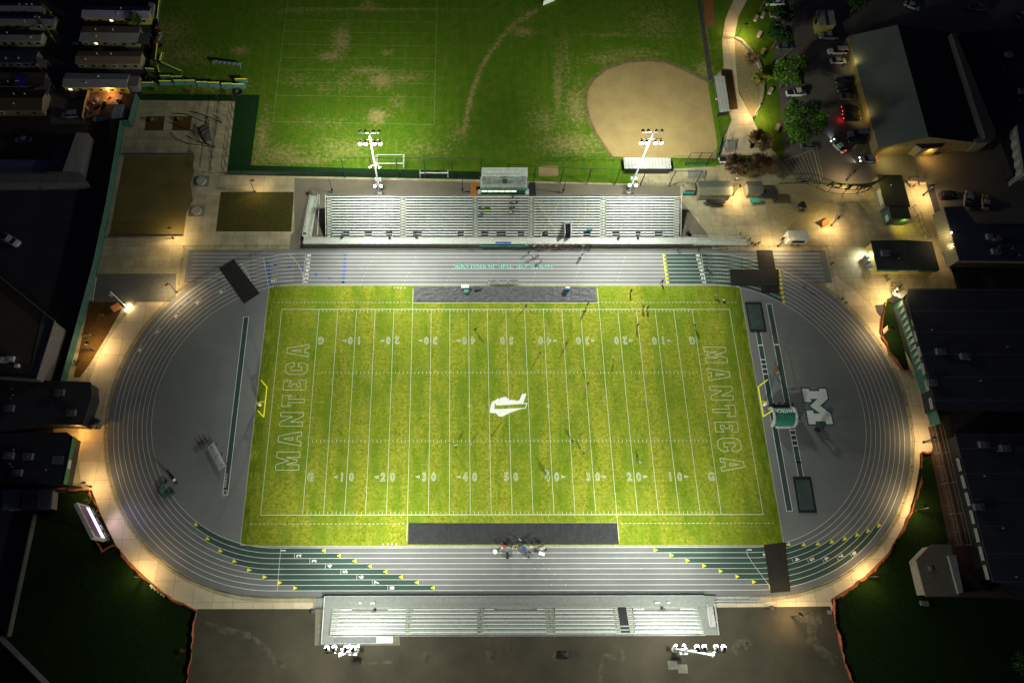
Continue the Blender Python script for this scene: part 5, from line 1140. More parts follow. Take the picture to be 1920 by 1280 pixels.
# arch sign MANTECA
ctrl=[(1462,345),(1490,344),(1512,345),(1530,352),(1552,360),(1580,364),(1605,363),(1625,357),(1645,346)]
t=thing('arch_sign','curved black gate sign with cut out letters at the plaza entrance','sign',tuple(G(1555,360)))
P=GL(ctrl,0); fine=[]
for i in range(len(P)-1):
    p0,p1,p2,p3=P[max(0,i-1)],P[i],P[i+1],P[min(len(P)-1,i+2)]
    for q in range(6): u=q/6; fine.append(.5*((2*p1)+(p2-p0)*u+(2*p0-5*p1+4*p2-p3)*u*u+(3*p1-p0-3*p2+p3)*u**3))
fine.append(P[-1])
m=MB()
for z in (2.2,4.5): m.path([Vector((p.x,p.y,z)) for p in fine],.09,5)
for z in (.1,): m.path([Vector((p.x,p.y,z)) for p in fine],.06,5)
m.build('rail',DKMET,t)
for k in range(0,len(fine),6): m=MB(); p=fine[k]; m.tube((p.x,p.y,.05),(p.x,p.y,4.55),.09); m.build('post',DKMET,t)
word='MANTECA'; 
for k,ch in enumerate(word):
    i=44-int(k*3.6); p=fine[i]; q=fine[i-1]; d=(q-p).normalized(); m=MB(); put_text(m,ch,(p.x,p.y,3.35),(0,0,1),2.0,.05,right=(d.x,d.y,0),sx=.8); put_text(m,ch,(p.x,p.y,3.35),(0,0,1),2.0,.05,right=(d.x,d.y,0),sx=.8,zoff=.1); m.build('letter',BLACK,t)
# olive-toned plaza circle and booths
m=MB(); c=G(1500,385); 
m2=[(c.x+9*math.cos(q*math.tau/40),c.y+8*math.sin(q*math.tau/40),.075) for q in range(40)]; m.poly(m2); struct('plaza_circle',m,M('circle_concrete',(.30,.26,.12),.85,var=.2))
t=gable('food_booth',(1312,366),(1374,366),4.4,3.0,.5,'large booth with sloped roof glowing yellow at its right corner',CREAM,M('booth_roof',(.16,.16,.10),.9),M('booth_roof2',(.10,.11,.09),.9),cat='booth',wins=0,vent=0,group='plaza booths')
c=t.location; m=MB(); m.box((c.x,c.y-3.4,2.0),(5.0,1.2,.1)); m.build('service_awning',BLACK,t); m=MB(); m.box((c.x-.2,c.y-3.3,.9),(5.2,.7,.1)); m.build('counter',DGREEN,t)
t=gable('food_booth',(1403,362),(1432,362),3.6,2.8,.4,'small booth with teal counter next to the arch sign',CREAM,M('booth_roof2',(.10,.11,.09),.9),cat='booth',wins=0,vent=0,group='plaza booths')
c=t.location; m=MB(); m.box((c.x+.3,c.y-2.9,1.0),(2.8,1.2,.15)); m.build('counter',TEAL,t); m=MB(); m.box((c.x+3.6,c.y-1.9,2.4),(4.2,2.6,.12)); [m.tube((c.x+3.6+e*2,c.y-3.1,0.1),(c.x+3.6+e*2,c.y-3.1,2.4),.06) for e in (-1,1)]; m.build('side_canopy',DARKROOF,t)
lamp_light('booth_glow','SPOT',G(1396,352,2.9),t,260,(1,.85,.5),tuple(G(1385,356)),R(150),1,.1)
c=G(1288,358); t=thing('canopy_tent','small cream canopy cart at the right end of the grandstand','tent',tuple(c))
m=MB(); m.box((c.x,c.y,2.3),(2.9,2.6,.2)); m.face([(c.x-1.45,c.y-1.3,2.4),(c.x+1.45,c.y-1.3,2.4),(c.x,c.y,2.9)]); m.face([(c.x+1.45,c.y-1.3,2.4),(c.x+1.45,c.y+1.3,2.4),(c.x,c.y,2.9)]); m.face([(c.x+1.45,c.y+1.3,2.4),(c.x-1.45,c.y+1.3,2.4),(c.x,c.y,2.9)]); m.face([(c.x-1.45,c.y+1.3,2.4),(c.x-1.45,c.y-1.3,2.4),(c.x,c.y,2.9)]); m.build('canopy',CREAM,t)
m=MB(); [m.tube((c.x+e*1.3,c.y+f*1.2,.08),(c.x+e*1.3,c.y+f*1.2,2.2),.05) for e in (-1,1) for f in (-1,1)]; m.build('frame',GALV,t); m=MB(); m.box((c.x,c.y-1.2,1.0),(2.8,.6,.9)); m.build('counter',TEAL,t)
c=G(1487,452,0); t=thing('food_trailer','white food trailer parked by the end of the right chute','trailer',tuple(c))
m=MB(); m.box((c.x,c.y,1.7),(5.0,2.6,2.4)); m.build('body',M('trailer_white',(.62,.62,.5),.5,var=.15),t); m=MB(); m.box((c.x,c.y,2.95),(5.1,2.7,.12)); m.build('roof',M('trailer_roof',(.66,.66,.56),.5,var=.2),t)
m=MB(); m.box((c.x+.2,c.y-1.33,1.9),(3.2,.06,1.1)); m.build('serving_hatch',BLACK,t); m=MB(); put_text(m,'SNACKS' if 0 else 'KETTLE CORN' if 0 else 'MANTECA',(c.x+.2,c.y-1.38,2.65),(0,0,1),.35,.01,right=(1,0,0)); m.build('lettering',BLACK,t)
for e in (-1,1):
    for f in (-.5,.5): m=MB(); m.tube((c.x+f*1.6,c.y+e*1.15,.42),(c.x+f*1.6,c.y+e*1.35,.42),.36,n=12); m.build('wheel',BLACK,t)
m=MB(); m.tube((c.x-2.5,c.y,.5),(c.x-3.8,c.y,.5),.08); m.build('tow_bar',DKMET,t)
def board(px,py,lab,mat,rz=0,s=1.0):
    c=G(px,py); t=thing('notice_sign',lab,'sign',tuple(c)); m=MB(); m.box((c.x,c.y,1.0),(1.8*s,.08,1.4*s),rz,Matrix.Rotation(-.7,3,'X')); m.build('board',mat,t); m=MB(); m.tube((c.x,c.y,.05),(c.x,c.y,.9),.05); m.build('post',DKMET,t)
board(1545,421,'orange notice board beside the middle plaza lamp',M('board_orange',(.32,.11,.025),.7),.5,1.3)
board(1656,621,'pinkish box sign beside the wedge lawn lamp',M('board_pink',(.6,.42,.3),.7),.7)
board(221,579,'orange box board at the foot of the flagpole',M('board_orange',(.32,.11,.025),.7),.6,1.2)
# dugouts
def dugout(quad,h,lab):
    P=GL(quad,h); c=sum(P,Vector())/4; t=thing('dugout',lab,'dugout',(c.x,c.y,.06)); m=MB(); m.prism([(p.x,p.y) for p in P],h-.15,h); m.build('roof',MATS['pale_metal_roof'],t)
    for p in P: m=MB(); q=c+(p-c)*.94; m.tube((q.x,q.y,.06),(q.x,q.y,h-.15),.08); m.build('post',DKMET,t)
    Q=[c+(p-c)*.9 for p in P]; m=MB(); m.face([(Q[2].x,Q[2].y,.06),(Q[3].x,Q[3].y,.06),(Q[3].x,Q[3].y,h-.3),(Q[2].x,Q[2].y,h-.3)]); m.build('back_wall',DKMET,t)
    m=MB(); a=(Q[2]+Q[1])/2; b=(Q[3]+Q[0])/2; d=b-a; m.box(((a.x+b.x)/2,(a.y+b.y)/2,.5),(d.length*.9,.4,.06),math.atan2(d.y,d.x)); m.build('bench',ALU,t)
dugout([(1339,142),(1359,143),(1368,208),(1350,210)],2.8,'pale roofed dugout along the right side of the infield')
dugout([(1169,295),(1257,296),(1259,316),(1171,316)],2.8,'pale roofed dugout below the infield beside the light pole')
# soccer goals
def goal(a,b,top,lab,h=2.6):
    A,B=G(*a),G(*b); t=thing('soccer_goal',lab,'soccer goal',(A.x,A.y,.05),group='white soccer goals'); bk=Vector((0,top,0))
    m=MB(); m.path([A,A+Vector((0,0,h)),B+Vector((0,0,h)),B],.09,6); m.build('front_frame',WHITE,t)
    m=MB(); m.path([A,A+bk,B+bk,B],.07,6); m.path([A+Vector((0,0,h)),A+bk*.6+Vector((0,0,h)),A+bk],.05,5); m.path([B+Vector((0,0,h)),B+bk*.6+Vector((0,0,h)),B+bk],.05,5); m.build('rear_frame',WHITE,t)
goal((706,317),(757,317),4.6,'larger white soccer goal beside the left light pole')
goal((788,333),(840,333),1.6,'smaller white soccer goal on the dark turf strip',2.1)
# benches / small bleachers
def bleach(c,ux,L,rows,lab,mat,depth=.75,rise=.28,legs=None,name='small_bleacher',grp=None):
    c=Vector(c); u=Vector(ux).normalized(); v=Vector((-u.y,u.x,0)); a=math.atan2(u.y,u.x); t=thing(name,lab,'bleacher',tuple(c),group=grp)
    for i in range(rows):
        p=c+v*(i*depth); m=MB(); m.box((p.x,p.y,c.z+.45+rise*i),(L,.3,.05),a); m.build('seat_plank',mat,t)
        q=p-v*.32; m=MB(); m.box((q.x,q.y,c.z+.18+rise*i),(L,.24,.04),a); m.build('foot_plank',mat,t)
    for e in (-.42,0,.42):
        m=MB(); p=c+u*(L*e); m.path([p-v*.3+Vector((0,0,.05)),p+v*(rows*depth)+Vector((0,0,.05)),p+v*((rows-1)*depth)+Vector((0,0,.4+rise*(rows-1))),p+Vector((0,0,.4))],.05,5); m.build('frame',DKMET,t)
    return t
c=G(404,858,.1); d=G(380,838)-G(404,884); bleach(c,(-d.x,-d.y,0),6.2,3,'portable aluminium bleacher left on the left infield',ALU,.6,.22)
c=G(383,833,.1); t=thing('hurdle_cart','black forked hurdle cart at the end of the portable bleacher','cart',tuple(c)); u=(G(376,826)-G(390,850)); u.z=0; u.normalize(); v=Vector((-u.y,u.x,0))
m=MB()
for e in (-.9,0,.9): m.tube(c+v*e+Vector((0,0,.4)),c+v*e+u*1.4+Vector((0,0,.4)),.14)
m.tube(c-v*1+Vector((0,0,.4)),c+v*1+Vector((0,0,.4)),.16); m.build('fork',BLACK,t)
c=G(1305,332,.08); bleach(c,(1,0,0),4.6,4,'small grey bleacher on the plaza behind the lower dugout',ALUD,.5,.25,grp='small plaza bleachers')
c=G(1368,283,.08); bleach(c,(1,.05,0),2.6,5,'small bleacher beside the right dugout fence',ALUD,.65,.25,grp='small plaza bleachers')
for k,(x0,y0,x1,y1) in enumerate(((173,517,165,562),(177,518,169,563),(181,520,174,564))):
    A,B=G(x0,y0,.5),G(x1,y1,.5); d=B-A; m=MB(); cc=(A+B)/2; m.box((cc.x,cc.y,.5+.12*k),(d.length,.3,.06),math.atan2(d.y,d.x)); [m.tube((p.x,p.y,.06),(p.x,p.y,.5+.12*k),.04) for p in (A.lerp(B,.1),A.lerp(B,.9))]; solo('plank_bench',m,ALU,['plank bench touching the green fence by the flagpole','middle plank bench of three by the flagpole','plank bench farthest from the green fence by the flagpole'][k],'bench',group='plank benches beside the green fence')
for k,(a,b) in enumerate(((915,931),(935,951),(954,971))):
    c=G((a+b)/2,531,.12); L=(b-a)*.127; t=thing('team_bench',['left','middle','right'][k]+' of the three grey team benches on the inner lanes','bench',tuple(c),group='team benches on the home sideline')
    m=MB(); m.box((c.x,c.y,.58),(L,.4,.06)); m.build('seat',GALV,t); m=MB(); m.box((c.x,c.y+.3,.95),(L,.06,.4)); m.build('backrest',DGREEN,t)
    for e in (-.4,.4): m=MB(); m.box((c.x+e*L,c.y,.35),(.08,.5,.42)); m.build('leg',DKMET,t)
def table(px,py,w_,d_,mat,lab,h=.75,rz=0,nm='table'):
    c=G(px,py,zt); t=thing(nm,lab,nm.replace('_',' '),tuple(c)); m=MB(); m.box((c.x,c.y,c.z+h),(w_,d_,.08),rz); m.build('tabletop',mat,t)
    for e in (-1,1):
        for f in (-1,1): m=MB(); q=Matrix.Rotation(rz,3,'Z')@Vector((e*w_*.43,f*d_*.4,0)); m.tube((c.x+q.x,c.y+q.y,c.z),(c.x+q.x,c.y+q.y,c.z+h),.03); m.build('leg',DKMET,t)
table(872,539,1.9,.8,WHITE,'white folding table on the upper tarp beside the training bench'); table(1015,1038,1.3,.7,WHITE,'white folding table at the right of the visitor side crowd',rz=-.3)
table(894,541,1.7,.9,M('bench_slate',(.05,.055,.06),.8),'dark low training bench on the upper tarp',.5,nm='training_bench'); table(874,547,1.0,.8,TEAL,'small teal folding table below the white one on the tarp',.6)
c=G(1063,543,zt); t=thing('phone_tower','small cart under a blue, white and red striped cover on the tarp','cart',tuple(c))
m=MB(); 
for k,mt in enumerate((BLUE,WHITE,M('cover_red',(.5,.04,.03),.6))): m=MB(); m.box((c.x,c.y+(-.3+.3*k),1.05),(.95,.3,.7)); m.build('cover_stripe',mt,t)
m=MB(); m.box((c.x,c.y,.4),(.85,.85,.6)); m.build('cabinet',DKMET,t); t.name='equipment_cart'
def cooler(px,py,mat,lab,lid=WHITE):
    c=G(px,py,zt); t=thing('drink_cooler',lab,'cooler',tuple(c)); m=MB(); m.tube(c,c+Vector((0,0,.55)),.26,.28,12); m.build('tank',mat,t); m=MB(); m.tube(c+Vector((0,0,.55)),c+Vector((0,0,.64)),.3,.22,12); m.build('lid',lid,t)
cooler(940.5,1026,M('cooler_orange',(.6,.2,.05),.5),'white lidded cooler left of the red lidded one'); cooler(946,1025.5,M('cooler_orange',(.6,.2,.05),.5),'orange cooler with red lid by the visitor sideline',M('lid_red',(.5,.06,.03),.5))
c=G(982,1027,zt); m=MB(); m.box((c.x,c.y,c.z+.25),(.9,.45,.45)); m.box((c.x,c.y,c.z+.5),(.94,.5,.07)); solo('ice_chest',m,BLUE,'blue ice chest on the visitor sideline by the players','ice chest')
c=G(1017,1028,zt); m=MB(); m.box((c.x,c.y,c.z+.25),(.8,.5,.45)); m.box((c.x,c.y,c.z+.5),(.84,.55,.07)); solo('ice_chest',m,WHITE,'white ice chest behind the folding table','ice chest')
c=G(951,1040,zt); m=MB(); m.box((c.x,c.y-.1,c.z+.35),(.55,1.3,.5)); m.box((c.x,c.y-.1,c.z+.63),(.45,1.1,.1)); solo('equipment_bag',m,BLACK,'long black equipment bag on lane one by the coolers','bag')
def drum_tub(px,py,lab):
    c=G(px,py,zt); m=MB(); r=[c+Vector((.42*math.cos(q*math.tau/14),.42*math.sin(q*math.tau/14),.3)) for q in range(15)]; m.path(r,.1,6); m.tube(c,c+Vector((0,0,.28)),.36,.4,12); solo('tub',m,WHITE,lab,'tub')
drum_tub(928,1034,'white rimmed round tub on lane one left of the crowd')
# leaning banner, inflatable arch, feather flag
c=G(331,904,zt); e=G(320,884,zt); m=MB(); d=(e-c); m.tube(c,c+Vector((0,0,.3)),.35,n=10)
t=thing('feather_banner','dark feather banner with white patch toppled on the left curve','banner',tuple(c)); m.build('base',M('base_maroon',(.12,.02,.02),.7),t)
m=MB(); u=d.normalized(); v=Vector((-u.y,u.x,0)); a0=c+Vector((0,0,.5)); e0=e+Vector((0,0,2.0)); 
m.face([a0-v*.35,a0+v*.35,e0+v*.28,e0-v*.1]); m.face([e0-v*.1,e0+v*.28,a0+v*.35,a0-v*.35]); m.tube(a0-v*.36,e0+u*.8-v*.1,.05); m.build('cloth',M('cloth_dark',(.03,.03,.03),.8),t)
m=MB(); q0,q1=a0.lerp(e0,.08)+Vector((0,0,.03)),a0.lerp(e0,.26)+Vector((0,0,.03)); m.face([q0-v*.3,q0+v*.3,q1+v*.28,q1-v*.28]); m.build('patch',WHITE,t)
c=G(314,917,zt); t=thing('inflatable_arch','deflated green and black horseshoe arch lying on the inner lanes','inflatable',tuple(c))
pts=[G(x,y,.45) for x,y in ((312,902),(304,908),(300,917),(303,926),(311,930),(320,927),(324,922))]; 
m=MB(); 
for i in range(len(pts)-1):
    for q in range(3): p=pts[i].lerp(pts[i+1],q/3); m.ball(p+Vector((random.uniform(-.08,.08),random.uniform(-.08,.08),0)),.42,8,5,.9)
m.build('tube',M('inflatable_green',(.015,.10,.06),.6,var=.6,scale=3),t,smooth=True); m=MB(); [m.ball(p,.5,8,5,.9) for p in (pts[0],pts[-1])]; m.build('end_cap',BLACK,t)
# inflatable tunnel
A,B,Cc,D=G(1441,766,0),G(1482,765,0),G(1488,800,0),G(1446,798,0)
t=thing('inflatable_tunnel','green ribbed inflatable players tunnel with white lettering on the right infield','inflatable tunnel',tuple((A+B+Cc+D)/4))
x0,x1=A.x+.4,B.x-.3; y1,y0=(A.y+B.y)/2-.2,(Cc.y+D.y)/2+.2; R_=(y1-y0)/2; yc=(y0+y1)/2
TGREEN=M('tunnel_green',(.01,.20,.13),.45,var=.35,scale=2); nseg=11
for q in range(nseg):
    xx=x0+(x1-x0)*(q+.5)/nseg; m=MB(); r=(x1-x0)/nseg*.58; pts=[Vector((xx,yc+R_*math.cos(a_),.2+1.2*R_*math.sin(a_)*.9)) for a_ in [math.pi*k/14 for k in range(15)]]; m.path(pts,r,8); m.build('rib',TGREEN,t,smooth=True)
for xx,s_ in ((x0-.35,-1),(x1+.35,1)):
    m=MB(); m.path([Vector((xx,yc+(R_+.1)*math.cos(a_),.25+1.12*R_*math.sin(a_))) for a_ in [math.pi*k/14 for k in range(15)]],.4,8); m.build('end_ring',M('ring_white',(.45,.46,.43),.6),t,smooth=True)
m=MB(); 
for k in range(3): m.path([Vector((x0+.2,yc+R_*math.cos(a_)+.1*0,.75+1.08*R_*math.sin(a_))) if 0 else Vector((x0-.1,yc+(R_+.32)*math.cos(a_),.3+1.16*(R_+.25)*math.sin(a_))) for a_ in (1.2,)]+[Vector((x1+.1,yc+(R_+.32)*math.cos(1.2),.3+1.16*(R_+.25)*math.sin(1.2)))],.07)
m.build('strap',BLACK,t)
m=MB(); a_=1.25; zz=.35+1.08*R_*math.sin(.9)+.75; put_text(m,'MANTECA',((x0+x1)/2,yc+R_*.42,.2+1.08*R_*.92+.62),(0,-.93,.3),.95,.03,sx=.72,right=(-1,0,0)); m.build('lettering',WHITE,t)
m=MB(); m.box(((x0+x1)/2,y1+.5,.35),(x1-x0,.9,.35)); m.build('ground_skirt',DKMET,t)
m=MB(); m.box(((x0+x1)/2+.2,y0-.45,.3),(x1-x0-.4,.35,.4)); m.build('lower_strip',WHITE,t)
for k,(px,py) in enumerate(((1439,758),(1450,757),(1460,756),(1471,756),(1485,757))):
    c=G(px,py,zt); m=MB(); m.tube(c,c+Vector((0,0,.5)),.2,.12,8); m.ball(c+Vector((0,0,.6)),.16); solo('anchor_weight',m,DKMET,'%s of the five dark anchor weights behind the tunnel'%['leftmost','second from the left','middle','second from the right','rightmost'][k],'weight',group='anchor weights behind the tunnel')
for px,py,r,col,lab,nm in ((1457,690,.45,(.55,.14,.02),'bright orange cord bundle beside the pit runway','cord_bundle'),(1460,699,.35,(.5,.38,.02),'yellow cord bundle beside the pit runway','cord_bundle')):
    c=G(px,py,.2); m=MB(); [m.ball(c+Vector((random.uniform(-r,r)*.7,random.uniform(-r,r),0)),.2,6,4,.6) for _ in range(7)]; solo(nm,m,M(lab[:8],col,.8),lab,'cord')
for pts,lab in (([(1399,570),(1411,583),(1428,603),(1436,614),(1446,625),(1460,643),(1474,656),(1480,672),(1484,690),(1490,720),(1489,727),(1483,730)],'long thin orange extension cord from the pit to the tunnel area'),([(1474,737),(1476,745),(1481,752)],'short yellow cord piece above the tunnel')):
    m=MB(); m.path(GL(pts,zt+.05),.035,4); solo('extension_cord',m,M('cord_tan',(.35,.24,.06),.8),lab,'cord')
# golf carts
def golf_cart(px,py,lab,top,rz=.1):
    c=G(px,py); t=thing('golf_cart',lab,'golf cart',(c.x,c.y,.08),rz,'dark golf carts')
    def lb(nm,mt,bs):
        m=MB(); [m.box(*b_) for b_ in bs]; o=m.build(nm,mt,None,origin=(0,0,0)); o.parent=t; return o
    lb('body',M('cart_body',(.05,.05,.055),.5),[((0,0,.55),(1.1,2.3,.35)),((0,1.05,.75),(1.0,.35,.35))]); lb('seat',M('cart_seat',(.25,.22,.16),.7),[((0,-.2,.85),(1.0,.5,.15)),((0,-.5,1.1),(1.0,.12,.5))])
    lb('roof',top,[((0,.05,1.95),(1.25,1.9,.08))]); lb('windscreen',GLASS,[((0,.85,1.45),(1.0,.04,.9))])
    for e in (-.5,.5):
        for f in (-.75,.8):
            m=MB(); m.tube((e-.08,f,.25),(e+.08,f,.25),.25,n=12); o=m.build('wheel',BLACK,None,origin=(0,0,0)); o.parent=t
            m=MB(); m.tube((e*.95,f*.95+.02,.7),(e*.95,f*.95,1.92),.03,n=5); o=m.build('roof_post',DKMET,None,origin=(0,0,0)); o.parent=t
golf_cart(1500,392,'black golf cart parked on the plaza circle',BLACK,.15); golf_cart(181,796,'black golf cart with pale front on the ring walk by the dark canopy',BLACK,-.2); golf_cart(1533,803,'small dark cart below the painted letter emblem',M('cart_top',(.07,.07,.06),.6),2.4)
# utility slabs in yard
for px,py,w_,lab in ((1261,1246,1.9,'upper left of the two pale square lids on the service yard'),(1280,1253,1.9,'lower right of the two pale square lids on the service yard'),(951,1214,1.1,'faint square lid alone near the middle of the yard'),(659,1259,1.1,'left of the two dark square lids at the yard bottom'),(671,1259,1.0,'right of the two dark square lids at the yard bottom'),(1555,1147,.9,'small white lid at the corner of the yard by the orange netting')):
    c=G(px,py); t_=c; m=MB(); m.box((c.x,c.y,.12),(w_,w_*.85,.1)); m.box((c.x,c.y,.18),(w_*.9,w_*.75,.03)); solo('access_plate',m,M('lid_pale',(.20,.20,.16),.9) if w_>1.5 or w_==.9 else M('lid_dark',(.06,.055,.04),.9),lab,'plate')
c=G(1059,1226); m=MB(); m.box((c.x,c.y,.5),(1.7,1.5,.9)); m.tube((c.x+1.2,c.y,.1),(c.x+1.2,c.y,.8),.4,n=10); m.ball((c.x,c.y,1.0),.75,8,5,.5); solo('covered_machine',m,BLACK,'black covered machine on the yard below the middle aisle','machine')
for px,py,lab in ((588,1146,'round dark bin at the left corner of the low bleachers'),(1444,1139,'round dark bin at the end of the right ramp walkway'),(573,442,'dark bin at the foot of the left ramp by the big grandstand'),(582,364,'dark bin at the top of the left ramp'),(1288,437,'dark bin beside the exit ramp of the big grandstand')):
    c=G(px,py); m=MB(); m.tube((c.x,c.y,.1),(c.x,c.y,1.0),.4,.45,12); m.tube((c.x,c.y,1.0),(c.x,c.y,1.15),.48,.3,12); solo('trash_bin',m,M('bin_grey',(.06,.065,.065),.7),lab,'trash bin')
# corner markers near field
for k,(xs,y,lab) in enumerate((((740,746,752,759),540,'row of small white discs near the upper tarp'),((718,728,735,743),1019.5,'row of small white discs near the lower tarp'))):
    for q,x in enumerate(xs):
        c=G(x,y,zt+.03); m=MB(); m.tube(c,c+Vector((0,0,.12)),.17,.12,8); solo('marker_disc',m,WHITE,'%s white marker disc from the left, left of the %s tarp'%(['first','second','third','last'][q],'upper' if k==0 else 'lower'),'marker',group='white discs left of the '+('upper' if k==0 else 'lower')+' tarp')
# stored outfield panels
def panel(px0,px1,py,h,lab,rz=0,tilt=0,py2=None):
    a,b=G(px0,py),G(px1,py2 or py); t=thing('stored_panel',lab,'fence panel',(a.x,a.y,.05),group='stored outfield fence panels'); m=MB(); m.face([(a.x,a.y,.05),(b.x,b.y,.05),(b.x,b.y+tilt,h),(a.x,a.y+tilt,h)]); m.face([(a.x,a.y+tilt,h),(b.x,b.y+tilt,h),(b.x,b.y+.05,.05),(a.x,a.y+.05,.05)]); m.build('screen',M('screen_teal',(.05,.14,.13),.8,var=.3),t)
    m=MB(); m.tube((a.x,a.y+tilt,h),(b.x,b.y+tilt,h),.13); m.build('yellow_cap',YEL,t)
    for p in (a,b): m=MB(); m.path([p+Vector((0,0,.05)),p+Vector((0,1.3,.05)),p+Vector((0,tilt,h))],.04,4); m.build('brace',GALV,t)
for k,(a,b,y) in enumerate(((268,291,164),(301,322,161),(328,347,160),(348,368,160),(371,391,163),(392,413,164),(417,437,166),(438,459,167))): panel(a,b,y,1.5,'%s green panel with yellow cap in the front row behind the court'%['first','second','third','fourth','fifth','sixth','seventh','last'][k],tilt=.5)
panel(302,322,149,1.2,'left one of two panels laid in the second row',tilt=.3); panel(323,343,150,1.2,'right one of two panels laid in the second row',tilt=.3); panel(442,464,156,1.4,'single panel standing behind the end of the front row',tilt=.3)
panel(305,341,124,1.3,'long slanting panel at the stack corner',tilt=.3,py2=140); panel(294,297,119,1.3,'steep upright panel at the left of the stack',tilt=.4,py2=90); panel(302,306,121,1.3,'second steep panel beside the left one',tilt=.4,py2=107); panel(275,291,134,1.2,'small panel lying apart by the fence',tilt=.2,py2=136); panel(297,301,42,1.3,'steep panel by the top left corner of the field',tilt=.3,py2=8); panel(297,301,130,1.3,'short steep panel below the slanting one',tilt=.3,py2=142)
c=G(400,114); t=thing('training_sled','grey football training sled on the practice grass','sled',tuple(c)); a,b=G(401,118),G(452,124)
m=MB(); m.path([a+Vector((0,0,1)),b+Vector((0,0,1))],.14); m.path([a+Vector((0,-.9,.1)),a+Vector((0,0,1)),a+Vector((0,1.1,.1))],.08); m.path([b+Vector((0,-1.1,.1)),b+Vector((0,0,1)),b+Vector((0,1.1,.1))],.08); m.build('frame',M('sled_blue_grey',(.22,.27,.33),.5),t)
for q in range(6): m=MB(); p=a.lerp(b,(q+.5)/6)+Vector((0,-.1,.75)); m.box(p,(.8,.4,.8)); m.build('pad',M('sled_pad',(.10,.13,.16),.6),t)
def tyre(px,py,lab,r=.75):
    c=G(px,py,.3); m=MB(); m.path([c+Vector((r*math.cos(q*math.tau/16),r*math.sin(q*math.tau/16),0)) for q in range(17)],.26,7); solo('tyre',m,BLACK,lab,'tyre',group='old tyres')
tyre(447,173,'single black tyre at the end of the panel row',1.0)
for px,py,l in ((277,147,'upper tyre of the pile by the fence'),(283,150,'lower tyre of the pile by the fence'),(299,86,'tyre at the foot of the junk pile'),(295,57,'upper tyre of the junk pile on the grass edge')): tyre(px,py,l)
for k in range(9):
    c=G(293+rnd.uniform(-1,9),50+k*4.0); m=MB(); m.box((c.x,c.y,.35),(rnd.uniform(.8,1.6),rnd.uniform(.5,1),.5),rnd.uniform(0,3)); m.tube((c.x-.8,c.y,.3),(c.x+.8,c.y+.5,.7),.06); solo('scrap_item',m,M('clutter%d'%[2,5,1,2,0,3,5,2,1][k],(.2,.2,.2),.7),'%s scrap piece from the top in the junk pile at the field edge'%['first','second','third','fourth','fifth','sixth','seventh','eighth','last'][k],'scrap',group='junk pile at the field edge')
c=G(1026,6); t=thing('storage_tarp','white covered pitching cart at the top edge of the field','cart',tuple(c)); m=MB(); m.prism([(G(1018,11).x,G(1018,11).y),(G(1040,2).x,G(1040,2).y),(G(1040,-9).x,G(1040,-9).y),(G(1021,-6).x,G(1021,-6).y)],.05,1.6); m.build('cover',WHITE,t); t.name='covered_cart'; m=MB(); a=G(999,1,.6); m.path([a,G(1004,6,.9),G(1010,4,.4)],.1); m.build('handle',BLACK,t)
for k,(px,py) in enumerate(((377,-3),(389,-2),(400,-4))): c=G(px,py); m=MB(); m.box((c.x,c.y,.7),(1.4,.9,1.1),.2); m.tube((c.x-.5,c.y,.1),(c.x-.5,c.y,1.3),.1); solo('blocking_dummy',m,TEAL,['left','middle','right'][k]+' teal blocking dummy cut by the top edge','blocking dummy')
# ================================================================== TREES
def leafmat(n,c1,c2):
    def f(nt):
        i=nt.nodes.new('ShaderNodeObjectInfo'); return mix(nt,noise_fac(nt,1.3,3,.35,.65),c1,c2)
    custom(n,f,.8,.2); return MATS[n]
LG=leafmat('leaf_green',(.025,.07,.006),(.09,.19,.015)); LY=leafmat('leaf_yellow',(.10,.11,.012),(.20,.19,.03)); LRD=leafmat('leaf_red',(.09,.04,.02),(.20,.12,.05)); LD=leafmat('leaf_dark',(.008,.03,.006),(.02,.06,.01))
BARK=M('bark',(.10,.07,.045),.95,var=.4,scale=6)
def tree(px,py,r,h,mat,label,n=1400,leaf=.34,spiky=False,group='trees along the parking lot'):
    b=G(px,py); t=thing('tree',label,'tree',tuple(b),group=group); rr=random.Random(int(px*7+py))
    m=MB(); m.tube((b.x,b.y,.05),(b.x,b.y,h*.5),.22*h/8+.08,.12,8); tips=[]
    for q in range(9):
        a_=q*2.4; e=Vector((b.x+r*.62*math.cos(a_),b.y+r*.62*math.sin(a_),h*rr.uniform(.6,.95))); m.tube((b.x,b.y,h*rr.uniform(.25,.45)),e,.09,.03,5); tips.append(e)
    m.build('trunk',BARK,t); m=MB(); cl=[(Vector((b.x,b.y,h*.78)),r*.6)]+[(e,r*rr.uniform(.28,.48)) for e in tips]+[(Vector((b.x+rr.gauss(0,r*.45),b.y+rr.gauss(0,r*.45),h*rr.uniform(.6,1.0))),r*rr.uniform(.15,.3)) for _ in range(9)]
    for q in range(n):
        c,cr=rr.choice(cl); v=Vector((rr.gauss(0,1),rr.gauss(0,1),rr.gauss(0,1))).normalized(); p=c+v*cr*rr.uniform(.55,1.05)
        if spiky: d=(p-Vector((b.x,b.y,h*.5))).normalized(); u=d.orthogonal().normalized()*leaf*.22; L=leaf*rr.uniform(1.2,2.4); m.face([p-u,p+u,p+d*L]); 
        else:
            u=(v+Vector((rr.gauss(0,.7),rr.gauss(0,.7),rr.gauss(0,.7)))).normalized(); a1=u.orthogonal().normalized(); a2=u.cross(a1); s=leaf*rr.uniform(.5,1.2); m.face([p-a1*s,p-a2*s*.6,p+a1*s,p+a2*s*.6])
    m.build('crown',mat,t); return t
tree(1447,92,3.9,8,LD,'dark leafy tree by the parking lot, uppermost of the three big ones',2600); 
